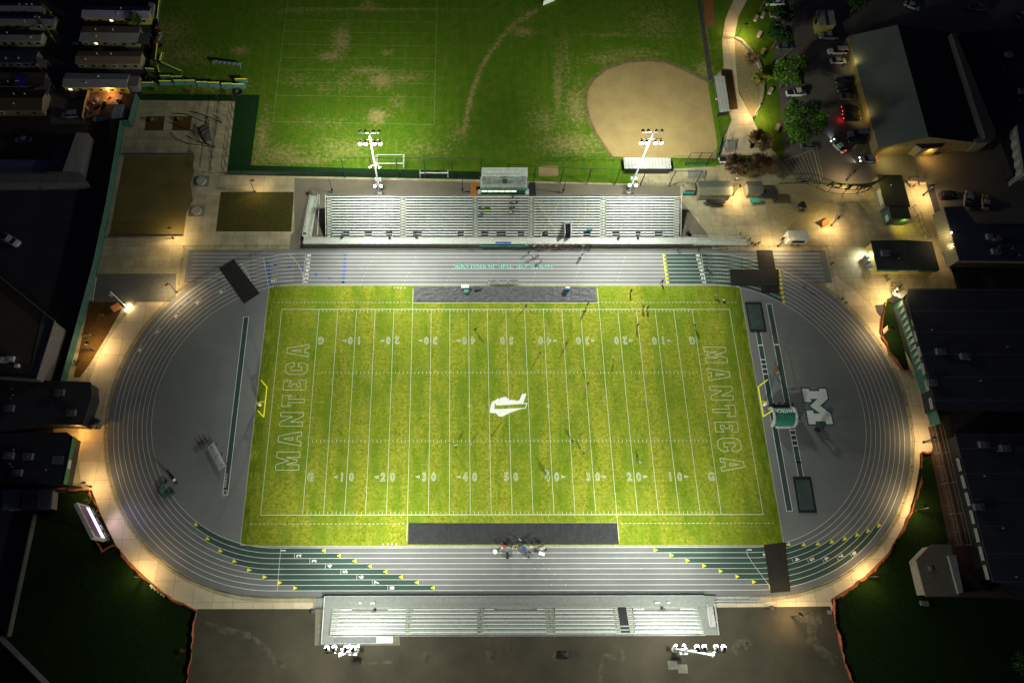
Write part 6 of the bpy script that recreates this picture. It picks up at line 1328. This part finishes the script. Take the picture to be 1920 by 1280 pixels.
tree(1462,165,4.6,8.5,LG,'bright green leafy tree in the middle of the lot edge',3400); tree(1482,262,6.2,10.5,LG,'biggest bright green tree above the striped crossing',5600)
tree(1425,18,3.2,7,LD,'dark tree beside the top of the curved path',1600); tree(1453,52,3.0,7,LD,'dark tree at the top of the parking lot edge',1600)
tree(1417,162,2.4,4.5,LY,'yellow green small tree inside the curved bench wall',1100); tree(1403,122,1.8,3.6,LRD,'little reddish tree against the curved bench wall',600,spiky=True)
tree(1416,277,2.7,4.5,LRD,'red brown spiky tree beside the path, above the parked white truck',1900,.5,True,'small plaza trees'); tree(1372,322,2.7,4.5,LRD,'red brown spiky tree beside the parked white truck',1900,.5,True,'small plaza trees'); tree(1420,319,2.5,4.2,LRD,'brown spiky tree right of the white truck in a square pit',1700,.5,True,'small plaza trees')
tree(1388,330,1.4,3,LY,'small olive bush tree touching the red brown one',500,.35,True,'small plaza trees')
tree(1592,28,3.4,7,LD,'dark scraggly tree behind the small yellow house',1300); tree(1600,18,2.0,6,LY,'pale leafed tree top behind the small yellow house',380)
tree(262,50,1.6,3.2,LG,'spiky green bush between the two upper mobile homes',500,.5,True,'shrubs by the mobile homes')
tree(168,660,.01,.01,LD,'x',1) if 0 else None
for px,py,r,l,mt in ((193,595,.8,'sparse twiggy shrub in the mulch near the flagpole',LY),(165,632,1.0,'leafy low shrub lower in the mulch bed',LY),(146,680,.7,'twiggy shrub at the bottom of the mulch bed',LY),(168,942,1.1,'pale bushy shrub above the scoreboard',LY),(345,1220,.7,'brown fan shaped shrub by the orange netting',LRD),(290,228,.8,'yellow twiggy plant in the left square bed',LY),(340,228,.8,'yellow twiggy plant in the right square bed',LY),(298,172,.8,'thin weed behind the court, left one',LY),(363,178,.8,'thin weed behind the court, middle one',LY),(430,178,.8,'thin weed behind the court, right one',LY),(1905,1245,3.2,'dark round bush at the lower right edge',LD),(1660,345,.9,'potted shrub at the left of the ticket building',LRD)):
    tree(px,py,r,1.1 if r<2 else 4,mt,l,120 if r<2 else 900,.22,r<2,'shrubs and weeds')
# curved bench wall
P=GL([(1378,72),(1390,78),(1403,92),(1417,110),(1425,128),(1430,150),(1429,175),(1424,198),(1414,220)],.06); m=MB()
Q=[]
for i in range(len(P)-1): Q+=[P[i].lerp(P[i+1],q/3) for q in range(3)]
Q.append(P[-1]); 
for a,b in zip(Q,Q[1:]): d=(b-a).normalized(); nn=Vector((-d.y,d.x,0))*.35; m.prism([((a+nn).x,(a+nn).y),((b+nn).x,(b+nn).y),((b-nn).x,(b-nn).y),((a-nn).x,(a-nn).y)],.06,.65)
solo('curved_bench_wall',m,M('bench_concrete',(.30,.28,.22),.9),'pale curved bench wall around the tan court','wall')
for k,(px,py) in enumerate(((1417,36),(1430,30),(1423,66),(1430,98),(1444,172),(1457,240))):
    c=G(px,py,.08); m=MB(); m.box((c.x,c.y,.35),(.9,2.2,.5),-.5); m.box((c.x,c.y,.62),(1.0,2.3,.06),-.5); solo('stone_seat',m,M('stone_pale',(.40,.37,.29),.9),['pale stone seat on the grass at the very top','pale stone seat right of the topmost one','pale stone seat left of the dark tree','pale stone seat just above the bench wall','pale stone block on bare earth near the middle tree','pale stone block at the foot of the biggest tree'][k],'stone seat',group='stone seats on the grass strip')
# ================================================================== CARS
def car_proto(kind,paint,lit=False):
    L,Wd,Hh={'sedan':(4.7,1.85,1.42),'suv':(4.9,1.95,1.75),'pickup':(5.7,2.0,1.85),'van':(5.6,2.0,1.95)}[kind]
    r=thing('parked_car','x','car'); parts=[]
    def put(m,nm,mt,sm=False): o=m.build(nm,mt,None,origin=(0,0,0),smooth=sm); o.parent=r; return o
    def loft(sec):
        m=MB(); n=len(sec[0])
        for A,B in zip(sec,sec[1:]):
            for k in range(n): m.face([A[k],A[(k+1)%n],B[(k+1)%n],B[k]])
        m.face(sec[0][::-1]); m.face(sec[-1]); return m
    def sect(x,w_,z0,z1,c=.12): return [Vector((x,-w_,z0)),Vector((x,w_,z0)),Vector((x,w_+.02,(z0+z1)/2)),Vector((x,w_-c,z1)),Vector((x,-w_+c,z1)),Vector((x,-w_-.02,(z0+z1)/2))]
    hb=.82 if kind in('sedan',) else .98; h=L/2; w2=Wd/2
    hood=hb-.12
    S_=[sect(-h,w2-.28,.4,hb-.25),sect(-h+.18,w2-.08,.3,hb-.04),sect(-h+1.0,w2,.26,hb),sect(0,w2,.25,hb),sect(h-1.3,w2,.26,hb-.03),sect(h-.35,w2-.08,.3,hood-.06),sect(h,w2-.3,.38,hood-.25)]
    put(loft(S_),'body',paint,False)
    rx={'sedan':(-1.75,-1.05,.35,1.15),'suv':(-2.3,-2.0,.5,1.2),'pickup':(-.55,-.35,.95,1.6),'van':(-2.65,-2.5,.5,1.2)}[kind]
    C=[sect(rx[0],w2-.14,hb-.05,hb+.02,.05),sect(rx[1],w2-.18,hb-.05,Hh-.06,.16),sect(rx[2],w2-.18,hb-.05,Hh-.06,.16),sect(rx[3],w2-.14,hb-.05,hb+.02,.05)]
    put(loft(C),'window_glass',GLASS)
    m=MB(); m.box(((rx[1]+rx[2])/2,0,Hh-.03),(rx[2]-rx[1]+.05,Wd-.5,.05)); 
    for x in ((rx[1]+rx[2])/2,rx[1]+.05):
        for e in (-1,1): m.box((x,e*(w2-.22),(hb+Hh)/2),(.1,.05,Hh-hb-.08))
    put(m,'roof',paint)
    if kind=='pickup':
        m=MB(); m.box((-1.75,0,hb+.012),(1.9,Wd-.35,.02)); put(m,'cargo_bed',DKMET)
    for x in (-h+.95,h-.95):
        for e in (-1,1): m=MB(); m.tube((x,e*(w2-.2),.33),(x,e*(w2+.02),.33),.34,n=14); put(m,'wheel',BLACK)
    for e in (-1,1):
        m=MB(); m.box((h-.12,e*(w2-.38),hood-.2),(.18,.34,.14)); put(m,'headlight',M('headlight_on',(1,1,1),.2,var=0,emit=8,ecol=(.9,.93,1)) if lit==1 else M('headlight_off',(.4,.4,.4),.2,var=0))
        m=MB(); m.box((-h+.1,e*(w2-.32),hb-.18),(.16,.3,.16)); put(m,'taillight',M('taillight_on',(.8,.02,.02),.3,var=0,emit=3.5,ecol=(1,.03,.03)) if lit else M('taillight_off',(.2,.01,.01),.3,var=0))
    return r
PW_=M('car_white',(.62,.62,.64),.3,var=.05); PS=M('car_silver',(.34,.35,.38),.3,.4,var=.05); PB=M('car_black',(.015,.016,.02),.25,var=0); PG=M('car_grey',(.10,.11,.125),.3,var=.05); PGR=M('car_green',(.30,.42,.36),.3,var=.05); PM=M('car_maroon',(.10,.02,.025),.3,var=.05)
PR={}
CARS=[('pickup',PW_,1452,8,.0,'white crew cab pickup at the top of the lot',0),('suv',PS,1457,31,.0,'silver pickup shaped car second from the top of the lot',0),('sedan',PG,1470,91,.1,'grey hatchback beside the white lit lamp arm',0),('pickup',PS,1552,71,3.1,'dark and silver pickup below the small yellow house',0),
('van',PW_,1568,99,3.14,'white long wagon facing left beside the white sedan',0),('sedan',PW_,1570,117,.0,'white sedan with dark sunroof by the blue kerb sign',0),('sedan',PG,1486,158,.1,'dark grey car half hidden above the white pickup',0),('pickup',PW_,1491,177,.05,'white pickup nosing out beside the middle tree',0),
('suv',PB,1580,155,3.1,'black car uppermost in the right row under the awning shadow',0),('sedan',PB,1583,170,3.1,'black car second in the right row',0),('sedan',PG,1588,184,.0,'grey car with red rear corner in the right row',0),('suv',PB,1592,208,0,'black car with glowing red tail lamps, upper',2),
('suv',PB,1594,222,.0,'black car with glowing red tail lamps, lower',2),('van',PS,1606,254,3.14,'silver wagon in the right row above the hatched island',0),('suv',PB,1604,266,3.1,'dark low car hidden beneath the silver wagon',0),('sedan',PGR,1570,276,2.1,'pale green car driving with bright headlights on',1),('sedan',PS,1626,301,3.14,'silver sedan leaving with headlights on below the island',1),('sedan',PG,1515,276,0,'grey car beneath the biggest tree with a dark cabin',0),('suv',PG,1512,204,0,'dark car between the two bright trees',0),
('pickup',PW_,1366,302,.0,'white pickup parked behind the spiky red tree',0),('suv',PB,1775,368,.1,'black suv leftmost of the row at the far lot',0),('pickup',PS,1812,377,1.2,'pale pickup in the middle of the far lot row',0),('sedan',PS,1845,381,1.3,'silver car rightmost of the far lot row',0),
('sedan',PS,46,265,3.14,'silver car with one red lamp on the dark road at the left',0),('suv',PS,134,218,3.2,'silver blue suv parked by the cluttered yard',0),('sedan',PM,142,181,.1,'maroon car at the left of the yellow mobile home',0),('pickup',PW_,22,452,-.5,'white work truck on the dark lot at the left edge',0),('pickup',PG,1830,18,0,'dim pickup with pale bed at the top right',0),('sedan',PGR,1708,14,-.5,'pale green car at the top right beyond the gymnasium',0),('sedan',PS,1915,30,.6,'bluish car cut by the top right edge',0)]
for kd,pt,px,py,rz,lab,lit in CARS:
    key=(kd,pt.name,lit)
    if key not in PR: o=car_proto(kd,pt,lit); PR[key]=o
    else: o=dup(PR[key],(0,0,0),0,lab)
    p=G(px,py,.06); o.location=(p.x,p.y,.06); o.rotation_euler.z=rz; o['label']=lab; o['group']='parked and moving cars'
    if 'pickup' in kd: o['category']='pickup truck'
for (px,py,tx,ty,l) in ((1562,262,1556,250,0),(1613,303,1596,300,1)):
    a=G(px,py,.8); lamp_light('headlight_beam','SPOT',a,None,350,(.85,.88,1) if l==0 else (1,.85,.7),tuple(G(tx,ty,0)),R(60),1,.1)
a=G(1582,222,.8); lamp_light('brake_glow','POINT',a+Vector((-.6,0,0)),None,45,(1,.03,.02),soft=.2)
# lit kerb lamp & sign in lot
m=MB(); p=G(1583,126,.1); m.tube(p,p+Vector((0,0,1.8)),.05); m.box(p+Vector((0,0,1.5)),(.6,.06,.8)); solo('parking_sign',m,BLUE,'small blue parking sign by the white sedan','sign')
p=G(1459,118); t=thing('utility_post','white leaning barrier arm with lit box beside the grey hatchback','barrier',tuple(p)); m=MB(); m.box((p.x,p.y,.6),(1.6,.8,1.1),.6); m.build('box',M('barrier_white',(.6,.6,.62),.4),t); m=MB(); m.tube((p.x+.4,p.y+.4,1.0),tuple(G(1484,92,2.2)),.1); m.build('arm',CREAM,t)
# ================================================================== PEOPLE
def skin_fig(pose):
    # joints: name:(x,y,z,r)
    P={'stand':dict(lh=(.1,0,.93),lk=(.12,.02,.5),lf=(.13,0,.09),rh=(-.1,0,.93),rk=(-.12,.02,.5),rf=(-.13,0,.09),le=(.30,-.02,1.16),lw=(.32,.10,.92),re=(-.30,-.02,1.16),rw=(-.30,.12,.92)),
       'walk':dict(lh=(.1,0,.93),lk=(.11,.20,.52),lf=(.11,.30,.09),rh=(-.1,0,.93),rk=(-.11,.0,.5),rf=(-.11,-.34,.14),le=(.28,-.16,1.16),lw=(.30,-.14,.92),re=(-.28,.12,1.16),rw=(-.26,.32,1.02)),
       'run':dict(lh=(.1,0,.93),lk=(.12,.40,.70),lf=(.12,.34,.28),rh=(-.1,0,.93),rk=(-.11,-.12,.52),rf=(-.11,-.62,.34),le=(.30,-.26,1.22),lw=(.22,-.02,1.06),re=(-.30,.18,1.2),rw=(-.16,.40,1.32)),
       'crouch':dict(lh=(.12,-.1,.62),lk=(.20,.26,.50),lf=(.2,.12,.09),rh=(-.12,-.1,.62),rk=(-.20,.26,.5),rf=(-.2,.12,.09),le=(.30,.22,.86),lw=(.16,.42,.72),re=(-.3,.22,.86),rw=(-.16,.42,.72)),
       'sit':dict(lh=(.1,0,.52),lk=(.13,.42,.50),lf=(.13,.44,.09),rh=(-.1,0,.52),rk=(-.13,.42,.5),rf=(-.13,.44,.09),le=(.28,.06,.74),lw=(.16,.34,.58),re=(-.28,.06,.74),rw=(-.16,.34,.58))}[pose]
    dz={'crouch':-.31,'sit':-.41}.get(pose,0); dy={'crouch':.14,'run':.12,'walk':.03}.get(pose,0)
    sp=[(0,P['lh'][1],.96+dz,.145),(0,P['lh'][1]+dy*.4,1.15+dz,.14),(0,P['lh'][1]+dy*.8,1.36+dz,.15),(0,P['lh'][1]+dy,1.50+dz,.06),(0,P['lh'][1]+dy+.02,1.60+dz,.085),(0,P['lh'][1]+dy+.02,1.74+dz,.09)]
    V=[];Rr=[];E=[]
    def add(p,r,par=None): V.append(p[:3]); Rr.append(r); 
    for i,s_ in enumerate(sp): V.append(s_[:3]); Rr.append(s_[3]); 
    E+=[(i,i+1) for i in range(5)]
    def chain(root,js): 
        prev=root
        for (p,r) in js: V.append(p); Rr.append(r); E.append((prev,len(V)-1)); prev=len(V)-1
        return prev
    sh=sp[2]; 
    ends={}
    for s_,a in ((1,'l'),(-1,'r')):
        f=P[a+'f']; chain(0,[(P[a+'h'],.095),(P[a+'k'],.07),(f,.05),((f[0],f[1]+.17,max(.04,f[2]-.05)),.042)])
        chain(2,[((s_*.19,sh[1],sh[2]+.07),.07),(P[a+'e'],.048),(P[a+'w'],.035),((P[a+'w'][0],P[a+'w'][1]+.05,P[a+'w'][2]-.10),.038)])
    return V,E,Rr,sp,P,dz
def skinned(V,E,Rr,scale=1,sub=1):
    me=bpy.data.meshes.new('s'); me.from_pydata(V,E,[]); o=bpy.data.objects.new('s',me); COL.objects.link(o); md=o.modifiers.new('k','SKIN'); 
    for i,r in enumerate(Rr): me.skin_vertices[0].data[i].radius=(r*scale,r*scale); me.skin_vertices[0].data[i].use_root=(i==0)
    md.use_smooth_shade=True; sb=o.modifiers.new('b','SUBSURF'); sb.levels=sub
    bpy.context.view_layer.update(); dg=bpy.context.evaluated_depsgraph_get(); r=bpy.data.meshes.new_from_object(o.evaluated_get(dg)); COL.objects.unlink(o); bpy.data.objects.remove(o); return r
FIG={}
for pose in ('stand','walk','run','crouch','sit'):
    V,E,Rr,sp,P,dz=skin_fig(pose); body=skinned(V,E,Rr)
    sh=sp[2]; tv=[sp[0][:3],sp[1][:3],sp[2][:3],(.19,sh[1],sh[2]+.07),P['le'],(-.19,sh[1],sh[2]+.07),P['re']]
    shirt=skinned(tv,[(0,1),(1,2),(2,3),(3,4),(2,5),(5,6)],[.165,.16,.17,.09,.07,.09,.07])
    hip=(0,P['lh'][1],.95+dz); trou=skinned([hip,P['lh'],P['lk'],tuple(a*.85+b*.15 for a,b in zip(P['lf'],P['lk'])),P['rh'],P['rk'],tuple(a*.85+b*.15 for a,b in zip(P['rf'],P['rk']))],[(0,1),(1,2),(2,3),(0,4),(4,5),(5,6)],[.15,.11,.085,.07,.11,.085,.07])
    mb=MB(); h_=sp[5]; mb.ball((h_[0],h_[1]-.015,h_[2]+.0),.115,10,6,1.0); me=bpy.data.meshes.new('hair'); me.from_pydata([tuple(v) for v in mb.v if 1],[],mb.f)
    FIG[pose]=(body,shirt,trou,me)
SK=[M('skin_a',(.35,.20,.13),.6,var=0),M('skin_b',(.16,.09,.06),.6,var=0)]; _mc={}
def cloth(n,c): return M('cloth_'+n,c,.85,var=.15)
CL={'black':cloth('black',(.012,.012,.014)),'white':cloth('white',(.6,.6,.6)),'green':cloth('green',(.01,.10,.06)),'grey':cloth('grey',(.14,.14,.15)),'lime':cloth('lime',(.20,.6,.05)),'red':cloth('red',(.4,.03,.03)),'blue':cloth('blue',(.03,.08,.35)),'orange':cloth('orange',(.6,.22,.03)),'yellow':cloth('yellow',(.6,.55,.08)),'navy':cloth('navy',(.02,.025,.06)),'tan':cloth('tan',(.35,.28,.18))}
def person(px,py,pose,top,bot,label,rz=0,z=None,group=None,hair='black',z0=zt+.01):
    p=G(px,py,z0 if z is None else z); b,s_,t_,h_=FIG[pose]; o=bpy.data.objects.new('person',None); COL.objects.link(o); o.location=p; o.rotation_euler.z=rz; tag(o,label,'person',group)
    for nm,me,mt in (('body',b,SK[hash(int(px))%2]),('shirt',s_,CL[top]),('trousers',t_,CL[bot]),('hair' if hair!='white' else 'helmet',h_,CL[hair])):
        k=(me.name,mt.name)
        if k not in _mc: m2=me.copy(); m2.materials.clear(); m2.materials.append(mt); _mc[k]=m2
        c=bpy.data.objects.new(nm,_mc[k]); COL.objects.link(c); c.parent=o
    return o
PE=[(891,621,'run','black','black','player in black running near the top left forty',.4),(986,576,'stand','black','black','player in black standing on the upper sideline below the grey tarp',0),(1101,573,'walk','black','black','player in black at the right corner of the grey tarp',1),(1094,586,'crouch','black','black','player in black stooping on the upper sideline near the thirty',.5),
(1182,548,'stand','black','black','person in black standing between tarp and field on the upper side',2),(1205,577,'walk','black','black','left one of two people in black on the upper sideline near the twenty',1),(1213,579,'stand','black','black','right one of two people in black on the upper sideline near the twenty',2),(1194,612,'stand','black','black','player in black standing alone on the upper fifteen',0),
(1300,612,'run','black','black','player in black running on the upper goal line at the right',2.5),(1341,557,'crouch','white','black','person crouching with white top near the upper right corner of the turf',1),(1012,664,'walk','black','black','player in black left of the upper right forty line',.3),(1061,646,'walk','black','black','player in black on the upper thirty five at the right',.8),
(1150,674,'run','white','black','player in white top and black below near the upper hash marks',1.2),(1101,722,'walk','black','red','player with red trousers right of the midfield emblem',.2),(854,836,'walk','white','black','player in white top left of the kneeling pair on the lower hash',.4),(882,834,'crouch','white','navy','player in white and navy crouching on the lower hash line',1),
(922,818,'stand','black','black','player in black between emblem and lower hash marks',0),(1073,829,'run','black','black','player in black running along the lower hash at the right thirty five',.6),(1093,851,'walk','green','black','player in green top below the lower hash near the right thirty',.9),(1197,867,'walk','white','black','player in white top near the right twenty number',2),
(1024,883,'crouch','white','black','upper player in white bending by the right forty number',1),(1027,894,'walk','white','green','lower player in white and green on the right forty number',2),(1240,530,'walk','black','black','person in black with tan bag on the inner lane by the yellow triangles',1),(1448,697,'walk','black','grey','person in black and grey walking between the runways',1.2),(1495,791,'walk','lime','black','person in lime shirt beside the tunnel opening',.5),
(991,477,'walk','black','black','person in black near the fence above the lettering, left one',.2),(1000,484,'walk','white','black','person in white top over the lane lettering',.7),(1008,482,'crouch','blue','navy','person in blue bending over a navy bundle on the lanes',.7),(1014,491,'walk','white','black','person in white top right above the first word of the lettering',2),
(1091,478,'walk','white','black','upper one of the pair in white on the outer lanes',.3),(1088,485,'walk','white','black','lower one of the pair in white on the outer lanes',.6),(1269,468,'walk','black','grey','person in black at the fence above the right chute numbers, left',1),(1309,470,'walk','grey','black','person in grey at the fence right above the number eight',2),(1326,506,'walk','tan','black','person in tan top walking on the green lanes near the wide mat',1.4),
(1557,497,'walk','black','black','person in black at the right chute fence',.5),(1662,527,'walk','black','black','person in black, leftmost of three below the green fascia',.2),(1672,536,'crouch','orange','black','person in orange bending, middle of three below the green fascia',.9),(1684,540,'walk','black','black','person in black, rightmost of three by the framed shelter',2),(1576,563,'stand','black','black','person in black by the fence bend, upper one',1),(1582,571,'walk','black','grey','person in black and grey by the fence bend, lower one',1),(1505,541,'stand','black','black','person in black on the lanes of the right curve',1),
(1287,439,'stand','black','black','person in black at the right end of the grandstand',1),(1386,441,'walk','grey','black','person in grey by the exit ramp fence',1),(1394,447,'stand','tan','black','person in tan top left of the group at the ramp foot',1),(1403,452,'walk','black','grey','person in black at the centre of the group at the ramp foot',2),(1408,458,'crouch','black','black','person stooping low in the group at the ramp foot',2),(1413,462,'walk','red','black','person in dark red right of the group at the ramp foot',0),(1420,459,'walk','black','black','person in black at the far right of the group at the ramp foot',2),(1378,339,'stand','white','black','person in white top between the two booths',1),(1640,338,'walk','black','grey','person in black by the arch sign end, left',1),(1652,352,'walk','tan','black','person in tan beside the arch sign letters',2),(1710,352,'walk','red','black','person in red top at the gate tables',1),
(237,205,'x','','','',0)]
for r_ in PE:
    if r_[2]=='x': continue
    person(r_[0],r_[1],r_[2],r_[3],r_[4],r_[5],r_[6]+math.pi*(int(r_[0])%3)*.5,z0=.1,group='players on the turf' if r_[1]>556 and r_[0]<1380 and 480<r_[0] and r_[1]<900 else 'people around the track')
xsf=[(986,'white','black'),(993,'grey','black'),(1001,'white','grey'),(1008,'black','black'),(1017,'orange','black'),(1022,'black','black'),(1030,'white','black'),(1042,'white','grey'),(1048,'black','black'),(1054,'black','navy'),(1062,'grey','black'),(1070,'navy','black'),(1077,'blue','black'),(1085,'black','black'),(1092,'white','black'),(1101,'black','grey'),(1107,'black','black'),(876,'black','black'),(947,'blue','navy')]
for k,(x,a,b) in enumerate(xsf):
    person(x,463.5+(k%3)*.6,['stand','walk','stand'][k%3],a,b,'person in %s top, %s'%(a,('%s from the left at the grandstand fence'%['first','second','third','fourth','fifth','sixth','seventh','eighth','ninth','tenth','eleventh','twelfth','thirteenth','fourteenth','fifteenth','sixteenth','seventeenth'][k]) if k<17 else 'apart at the grandstand fence, left of the row'),z0=.1,rz=3.1+.3*(k%4),group='row of people along the grandstand fence')
for k,(x,y,ps,a,b,l) in enumerate([(934,1029,'stand','green','black','person in dark green left of the white lidded cooler'),(941,1021,'crouch','red','black','person in dark red bending at the tarp edge'),(957,1024,'walk','green','black','person in green right of the coolers on the curb'),(962,1028,'stand','white','grey','person in white top right of the coolers'),(968,1026,'crouch','yellow','black','person crouching in dull yellow near the curb'),(974,1012,'stand','white','black','person with white cap standing on the tarp'),(994,1024,'stand','yellow','white','person in yellow top near the right of the visitor crowd'),(986,1037,'walk','black','grey','person in black walking on lane one'),(992,1035,'crouch','black','black','person in black bending on lane one'),(990,1042,'sit','black','black','person in black squatting on lane two'),(1017,1021,'stand','grey','black','person in grey on the tarp edge above the folding table'),(1008,1027,'walk','orange','blue','person in orange and blue beside the folding table'),(1022,1031,'crouch','black','black','person in black bending right of the folding table'),(966,1019,'walk','black','black','person in black behind the crowd on the lower tarp'),(1003,1018,'crouch','black','black','person in black crouching on the tarp behind the yellow top')]): person(x,y,ps,a,b,l,rz=k*1.1,z0=.12,group='people on the visitor sideline')
zr=lambda y:1.25+.3*((y-44.1)/.612)
for k,(px,row,a,b,l) in enumerate([(961,14,'black','black','spectator in black at the very top below the dark window'),(957,12,'grey','black','spectator in grey two rows below the press box'),(969,12,'black','black','spectator in black right of the grey one near the press box'),(957,10,'navy','black','spectator in navy in the small seated group'),(963,10,'black','grey','spectator in black and grey in the middle of the small seated group'),(964,9,'tan','black','spectator in tan lowest of the small seated group'),(900,10,'black','black','spectator in black by the left aisle below the press box'),(957,8,'yellow','black','spectator in yellow below the small seated group'),(903,8,'grey','black','spectator in grey by the left aisle lower down')]):
    y=yr(row); person(0,0,'sit',a,b,l,rz=math.pi,z=0,group='spectators on the big grandstand').location=(X(px),y+.2,1.25+.3*row-.03)
for k,(px,row,l) in enumerate([(914,10,'green folded blanket on the upper bench below the press box'),(912,9,'lime folded blanket on the next bench down'),(900,7,'short teal blanket on the bench near the left aisle'),(1106,2,'teal bag on the low bench right of the portal')]):
    m=MB(); y=yr(row); m.box((X(px),y+.17,1.25+.3*row+.47),(1.5,.36,.06)); m.box((X(px)-.3,y+.17,1.25+.3*row+.52),(.7,.3,.05)); solo('blanket',m,[GREEN,M('lime_cloth',(.3,.5,.05),.8),TEAL,TEAL][k],l,'blanket')
for px,w_,lab,mt in ((944,4.0,'blue banner on the walkway railing below the middle section',BLUE),(948,13,'teal lettered banner strip hung on the low fence by the blue banner',TEAL)):
    c=G(px,457 if w_<5 else 461,1.6); m=MB(); m.box((c.x,42.0 if w_<5 else 41.6,1.75 if w_<5 else .8),(w_,.05,.8 if w_<5 else .6)); solo('rail_banner',m,mt,lab,'banner')
c=G(1357,563,zt+.1); m=MB(); m.ball((c.x,c.y,.35),.22,10,6); solo('football',m,WHITE,'white ball bag lying near the upper right corner','ball')
m=MB()
for px,py in ((1357,566),): c=G(px,py,zt); m.box((c.x,c.y,.25),(.5,.4,.3)); 
solo('kit_bag',m,BLACK,'small black kit bag under the white ball bag','bag')
# gate tables by the plaza gate
table(1708,345,2.6,.8,M('table_pink',(.55,.42,.35),.6),'left gate table at the plaza entrance',.8); table(1727,347,1.6,.7,M('table_pink',(.55,.42,.35),.6),'right gate table at the plaza entrance',.8)
m=MB(); [m.box((G(x,340).x,G(x,340).y,1.0),(.15,.15,2.0)) for x in (1700,1722,1732)]; m.tube(G(1695,338,2.0),G(1735,338,2.0),.08); solo('entrance_gate',m,DKMET,'black entrance gate behind the two tables','gate')
fence('yard_cage_fence',[(1706,393),(1716,408),(1722,430),(1735,452)],2.4,'black barred fence beside the corridor below the snack stand',step=2.2,rad=.06)
# lot wall & bollards
m=MB(); A=G(-20,1165); B=G(105,1290)
m.prism([(A.x,A.y),(B.x,B.y),(B.x+.5,B.y-.6),(A.x+.5,A.y-.6)],.05,2.6); solo('boundary_wall',m,M('wall_dark',(.06,.055,.06),.9),'long diagonal wall at the bottom left corner','wall')
m=MB(); A=G(70,958);B=G(20,1192); m.prism([(A.x,A.y),(B.x,B.y),(B.x+.25,B.y),(A.x+.25,A.y)],.05,1.6); solo('boundary_wall',m,M('wall_pale',(.07,.07,.055),.9),'thin pale wall along the left side of the dark lawn','wall')
for k,(px,py) in enumerate(((285,1098.5),(290.5,1102),(297,1106.5),(302.5,1110.5),(307.5,1114))): c=G(px,py,.1); m=MB(); m.box((c.x,c.y,.2),(.5,.9,.2),.6); solo('stepping_block',m,M('block_pale_green',(.35,.48,.32),.8),'%s pale block from the left in the short row by the orange netting'%['first','second','third','fourth','fifth'][k],'block',group='row of pale blocks by the netting')
for k,(px,py) in enumerate(((1728,1130),(1735,1131))): c=G(px,py,.1); m=MB(); m.box((c.x,c.y,.3),(.8,.9,.5)); m.box((c.x,c.y,.57),(.9,1,.05)); solo('utility_box',m,M('box_olive',(.14,.14,.1),.8),['left','right'][k]+' olive utility box below the tan slab roof','utility box')
# grouped dark strips at far right
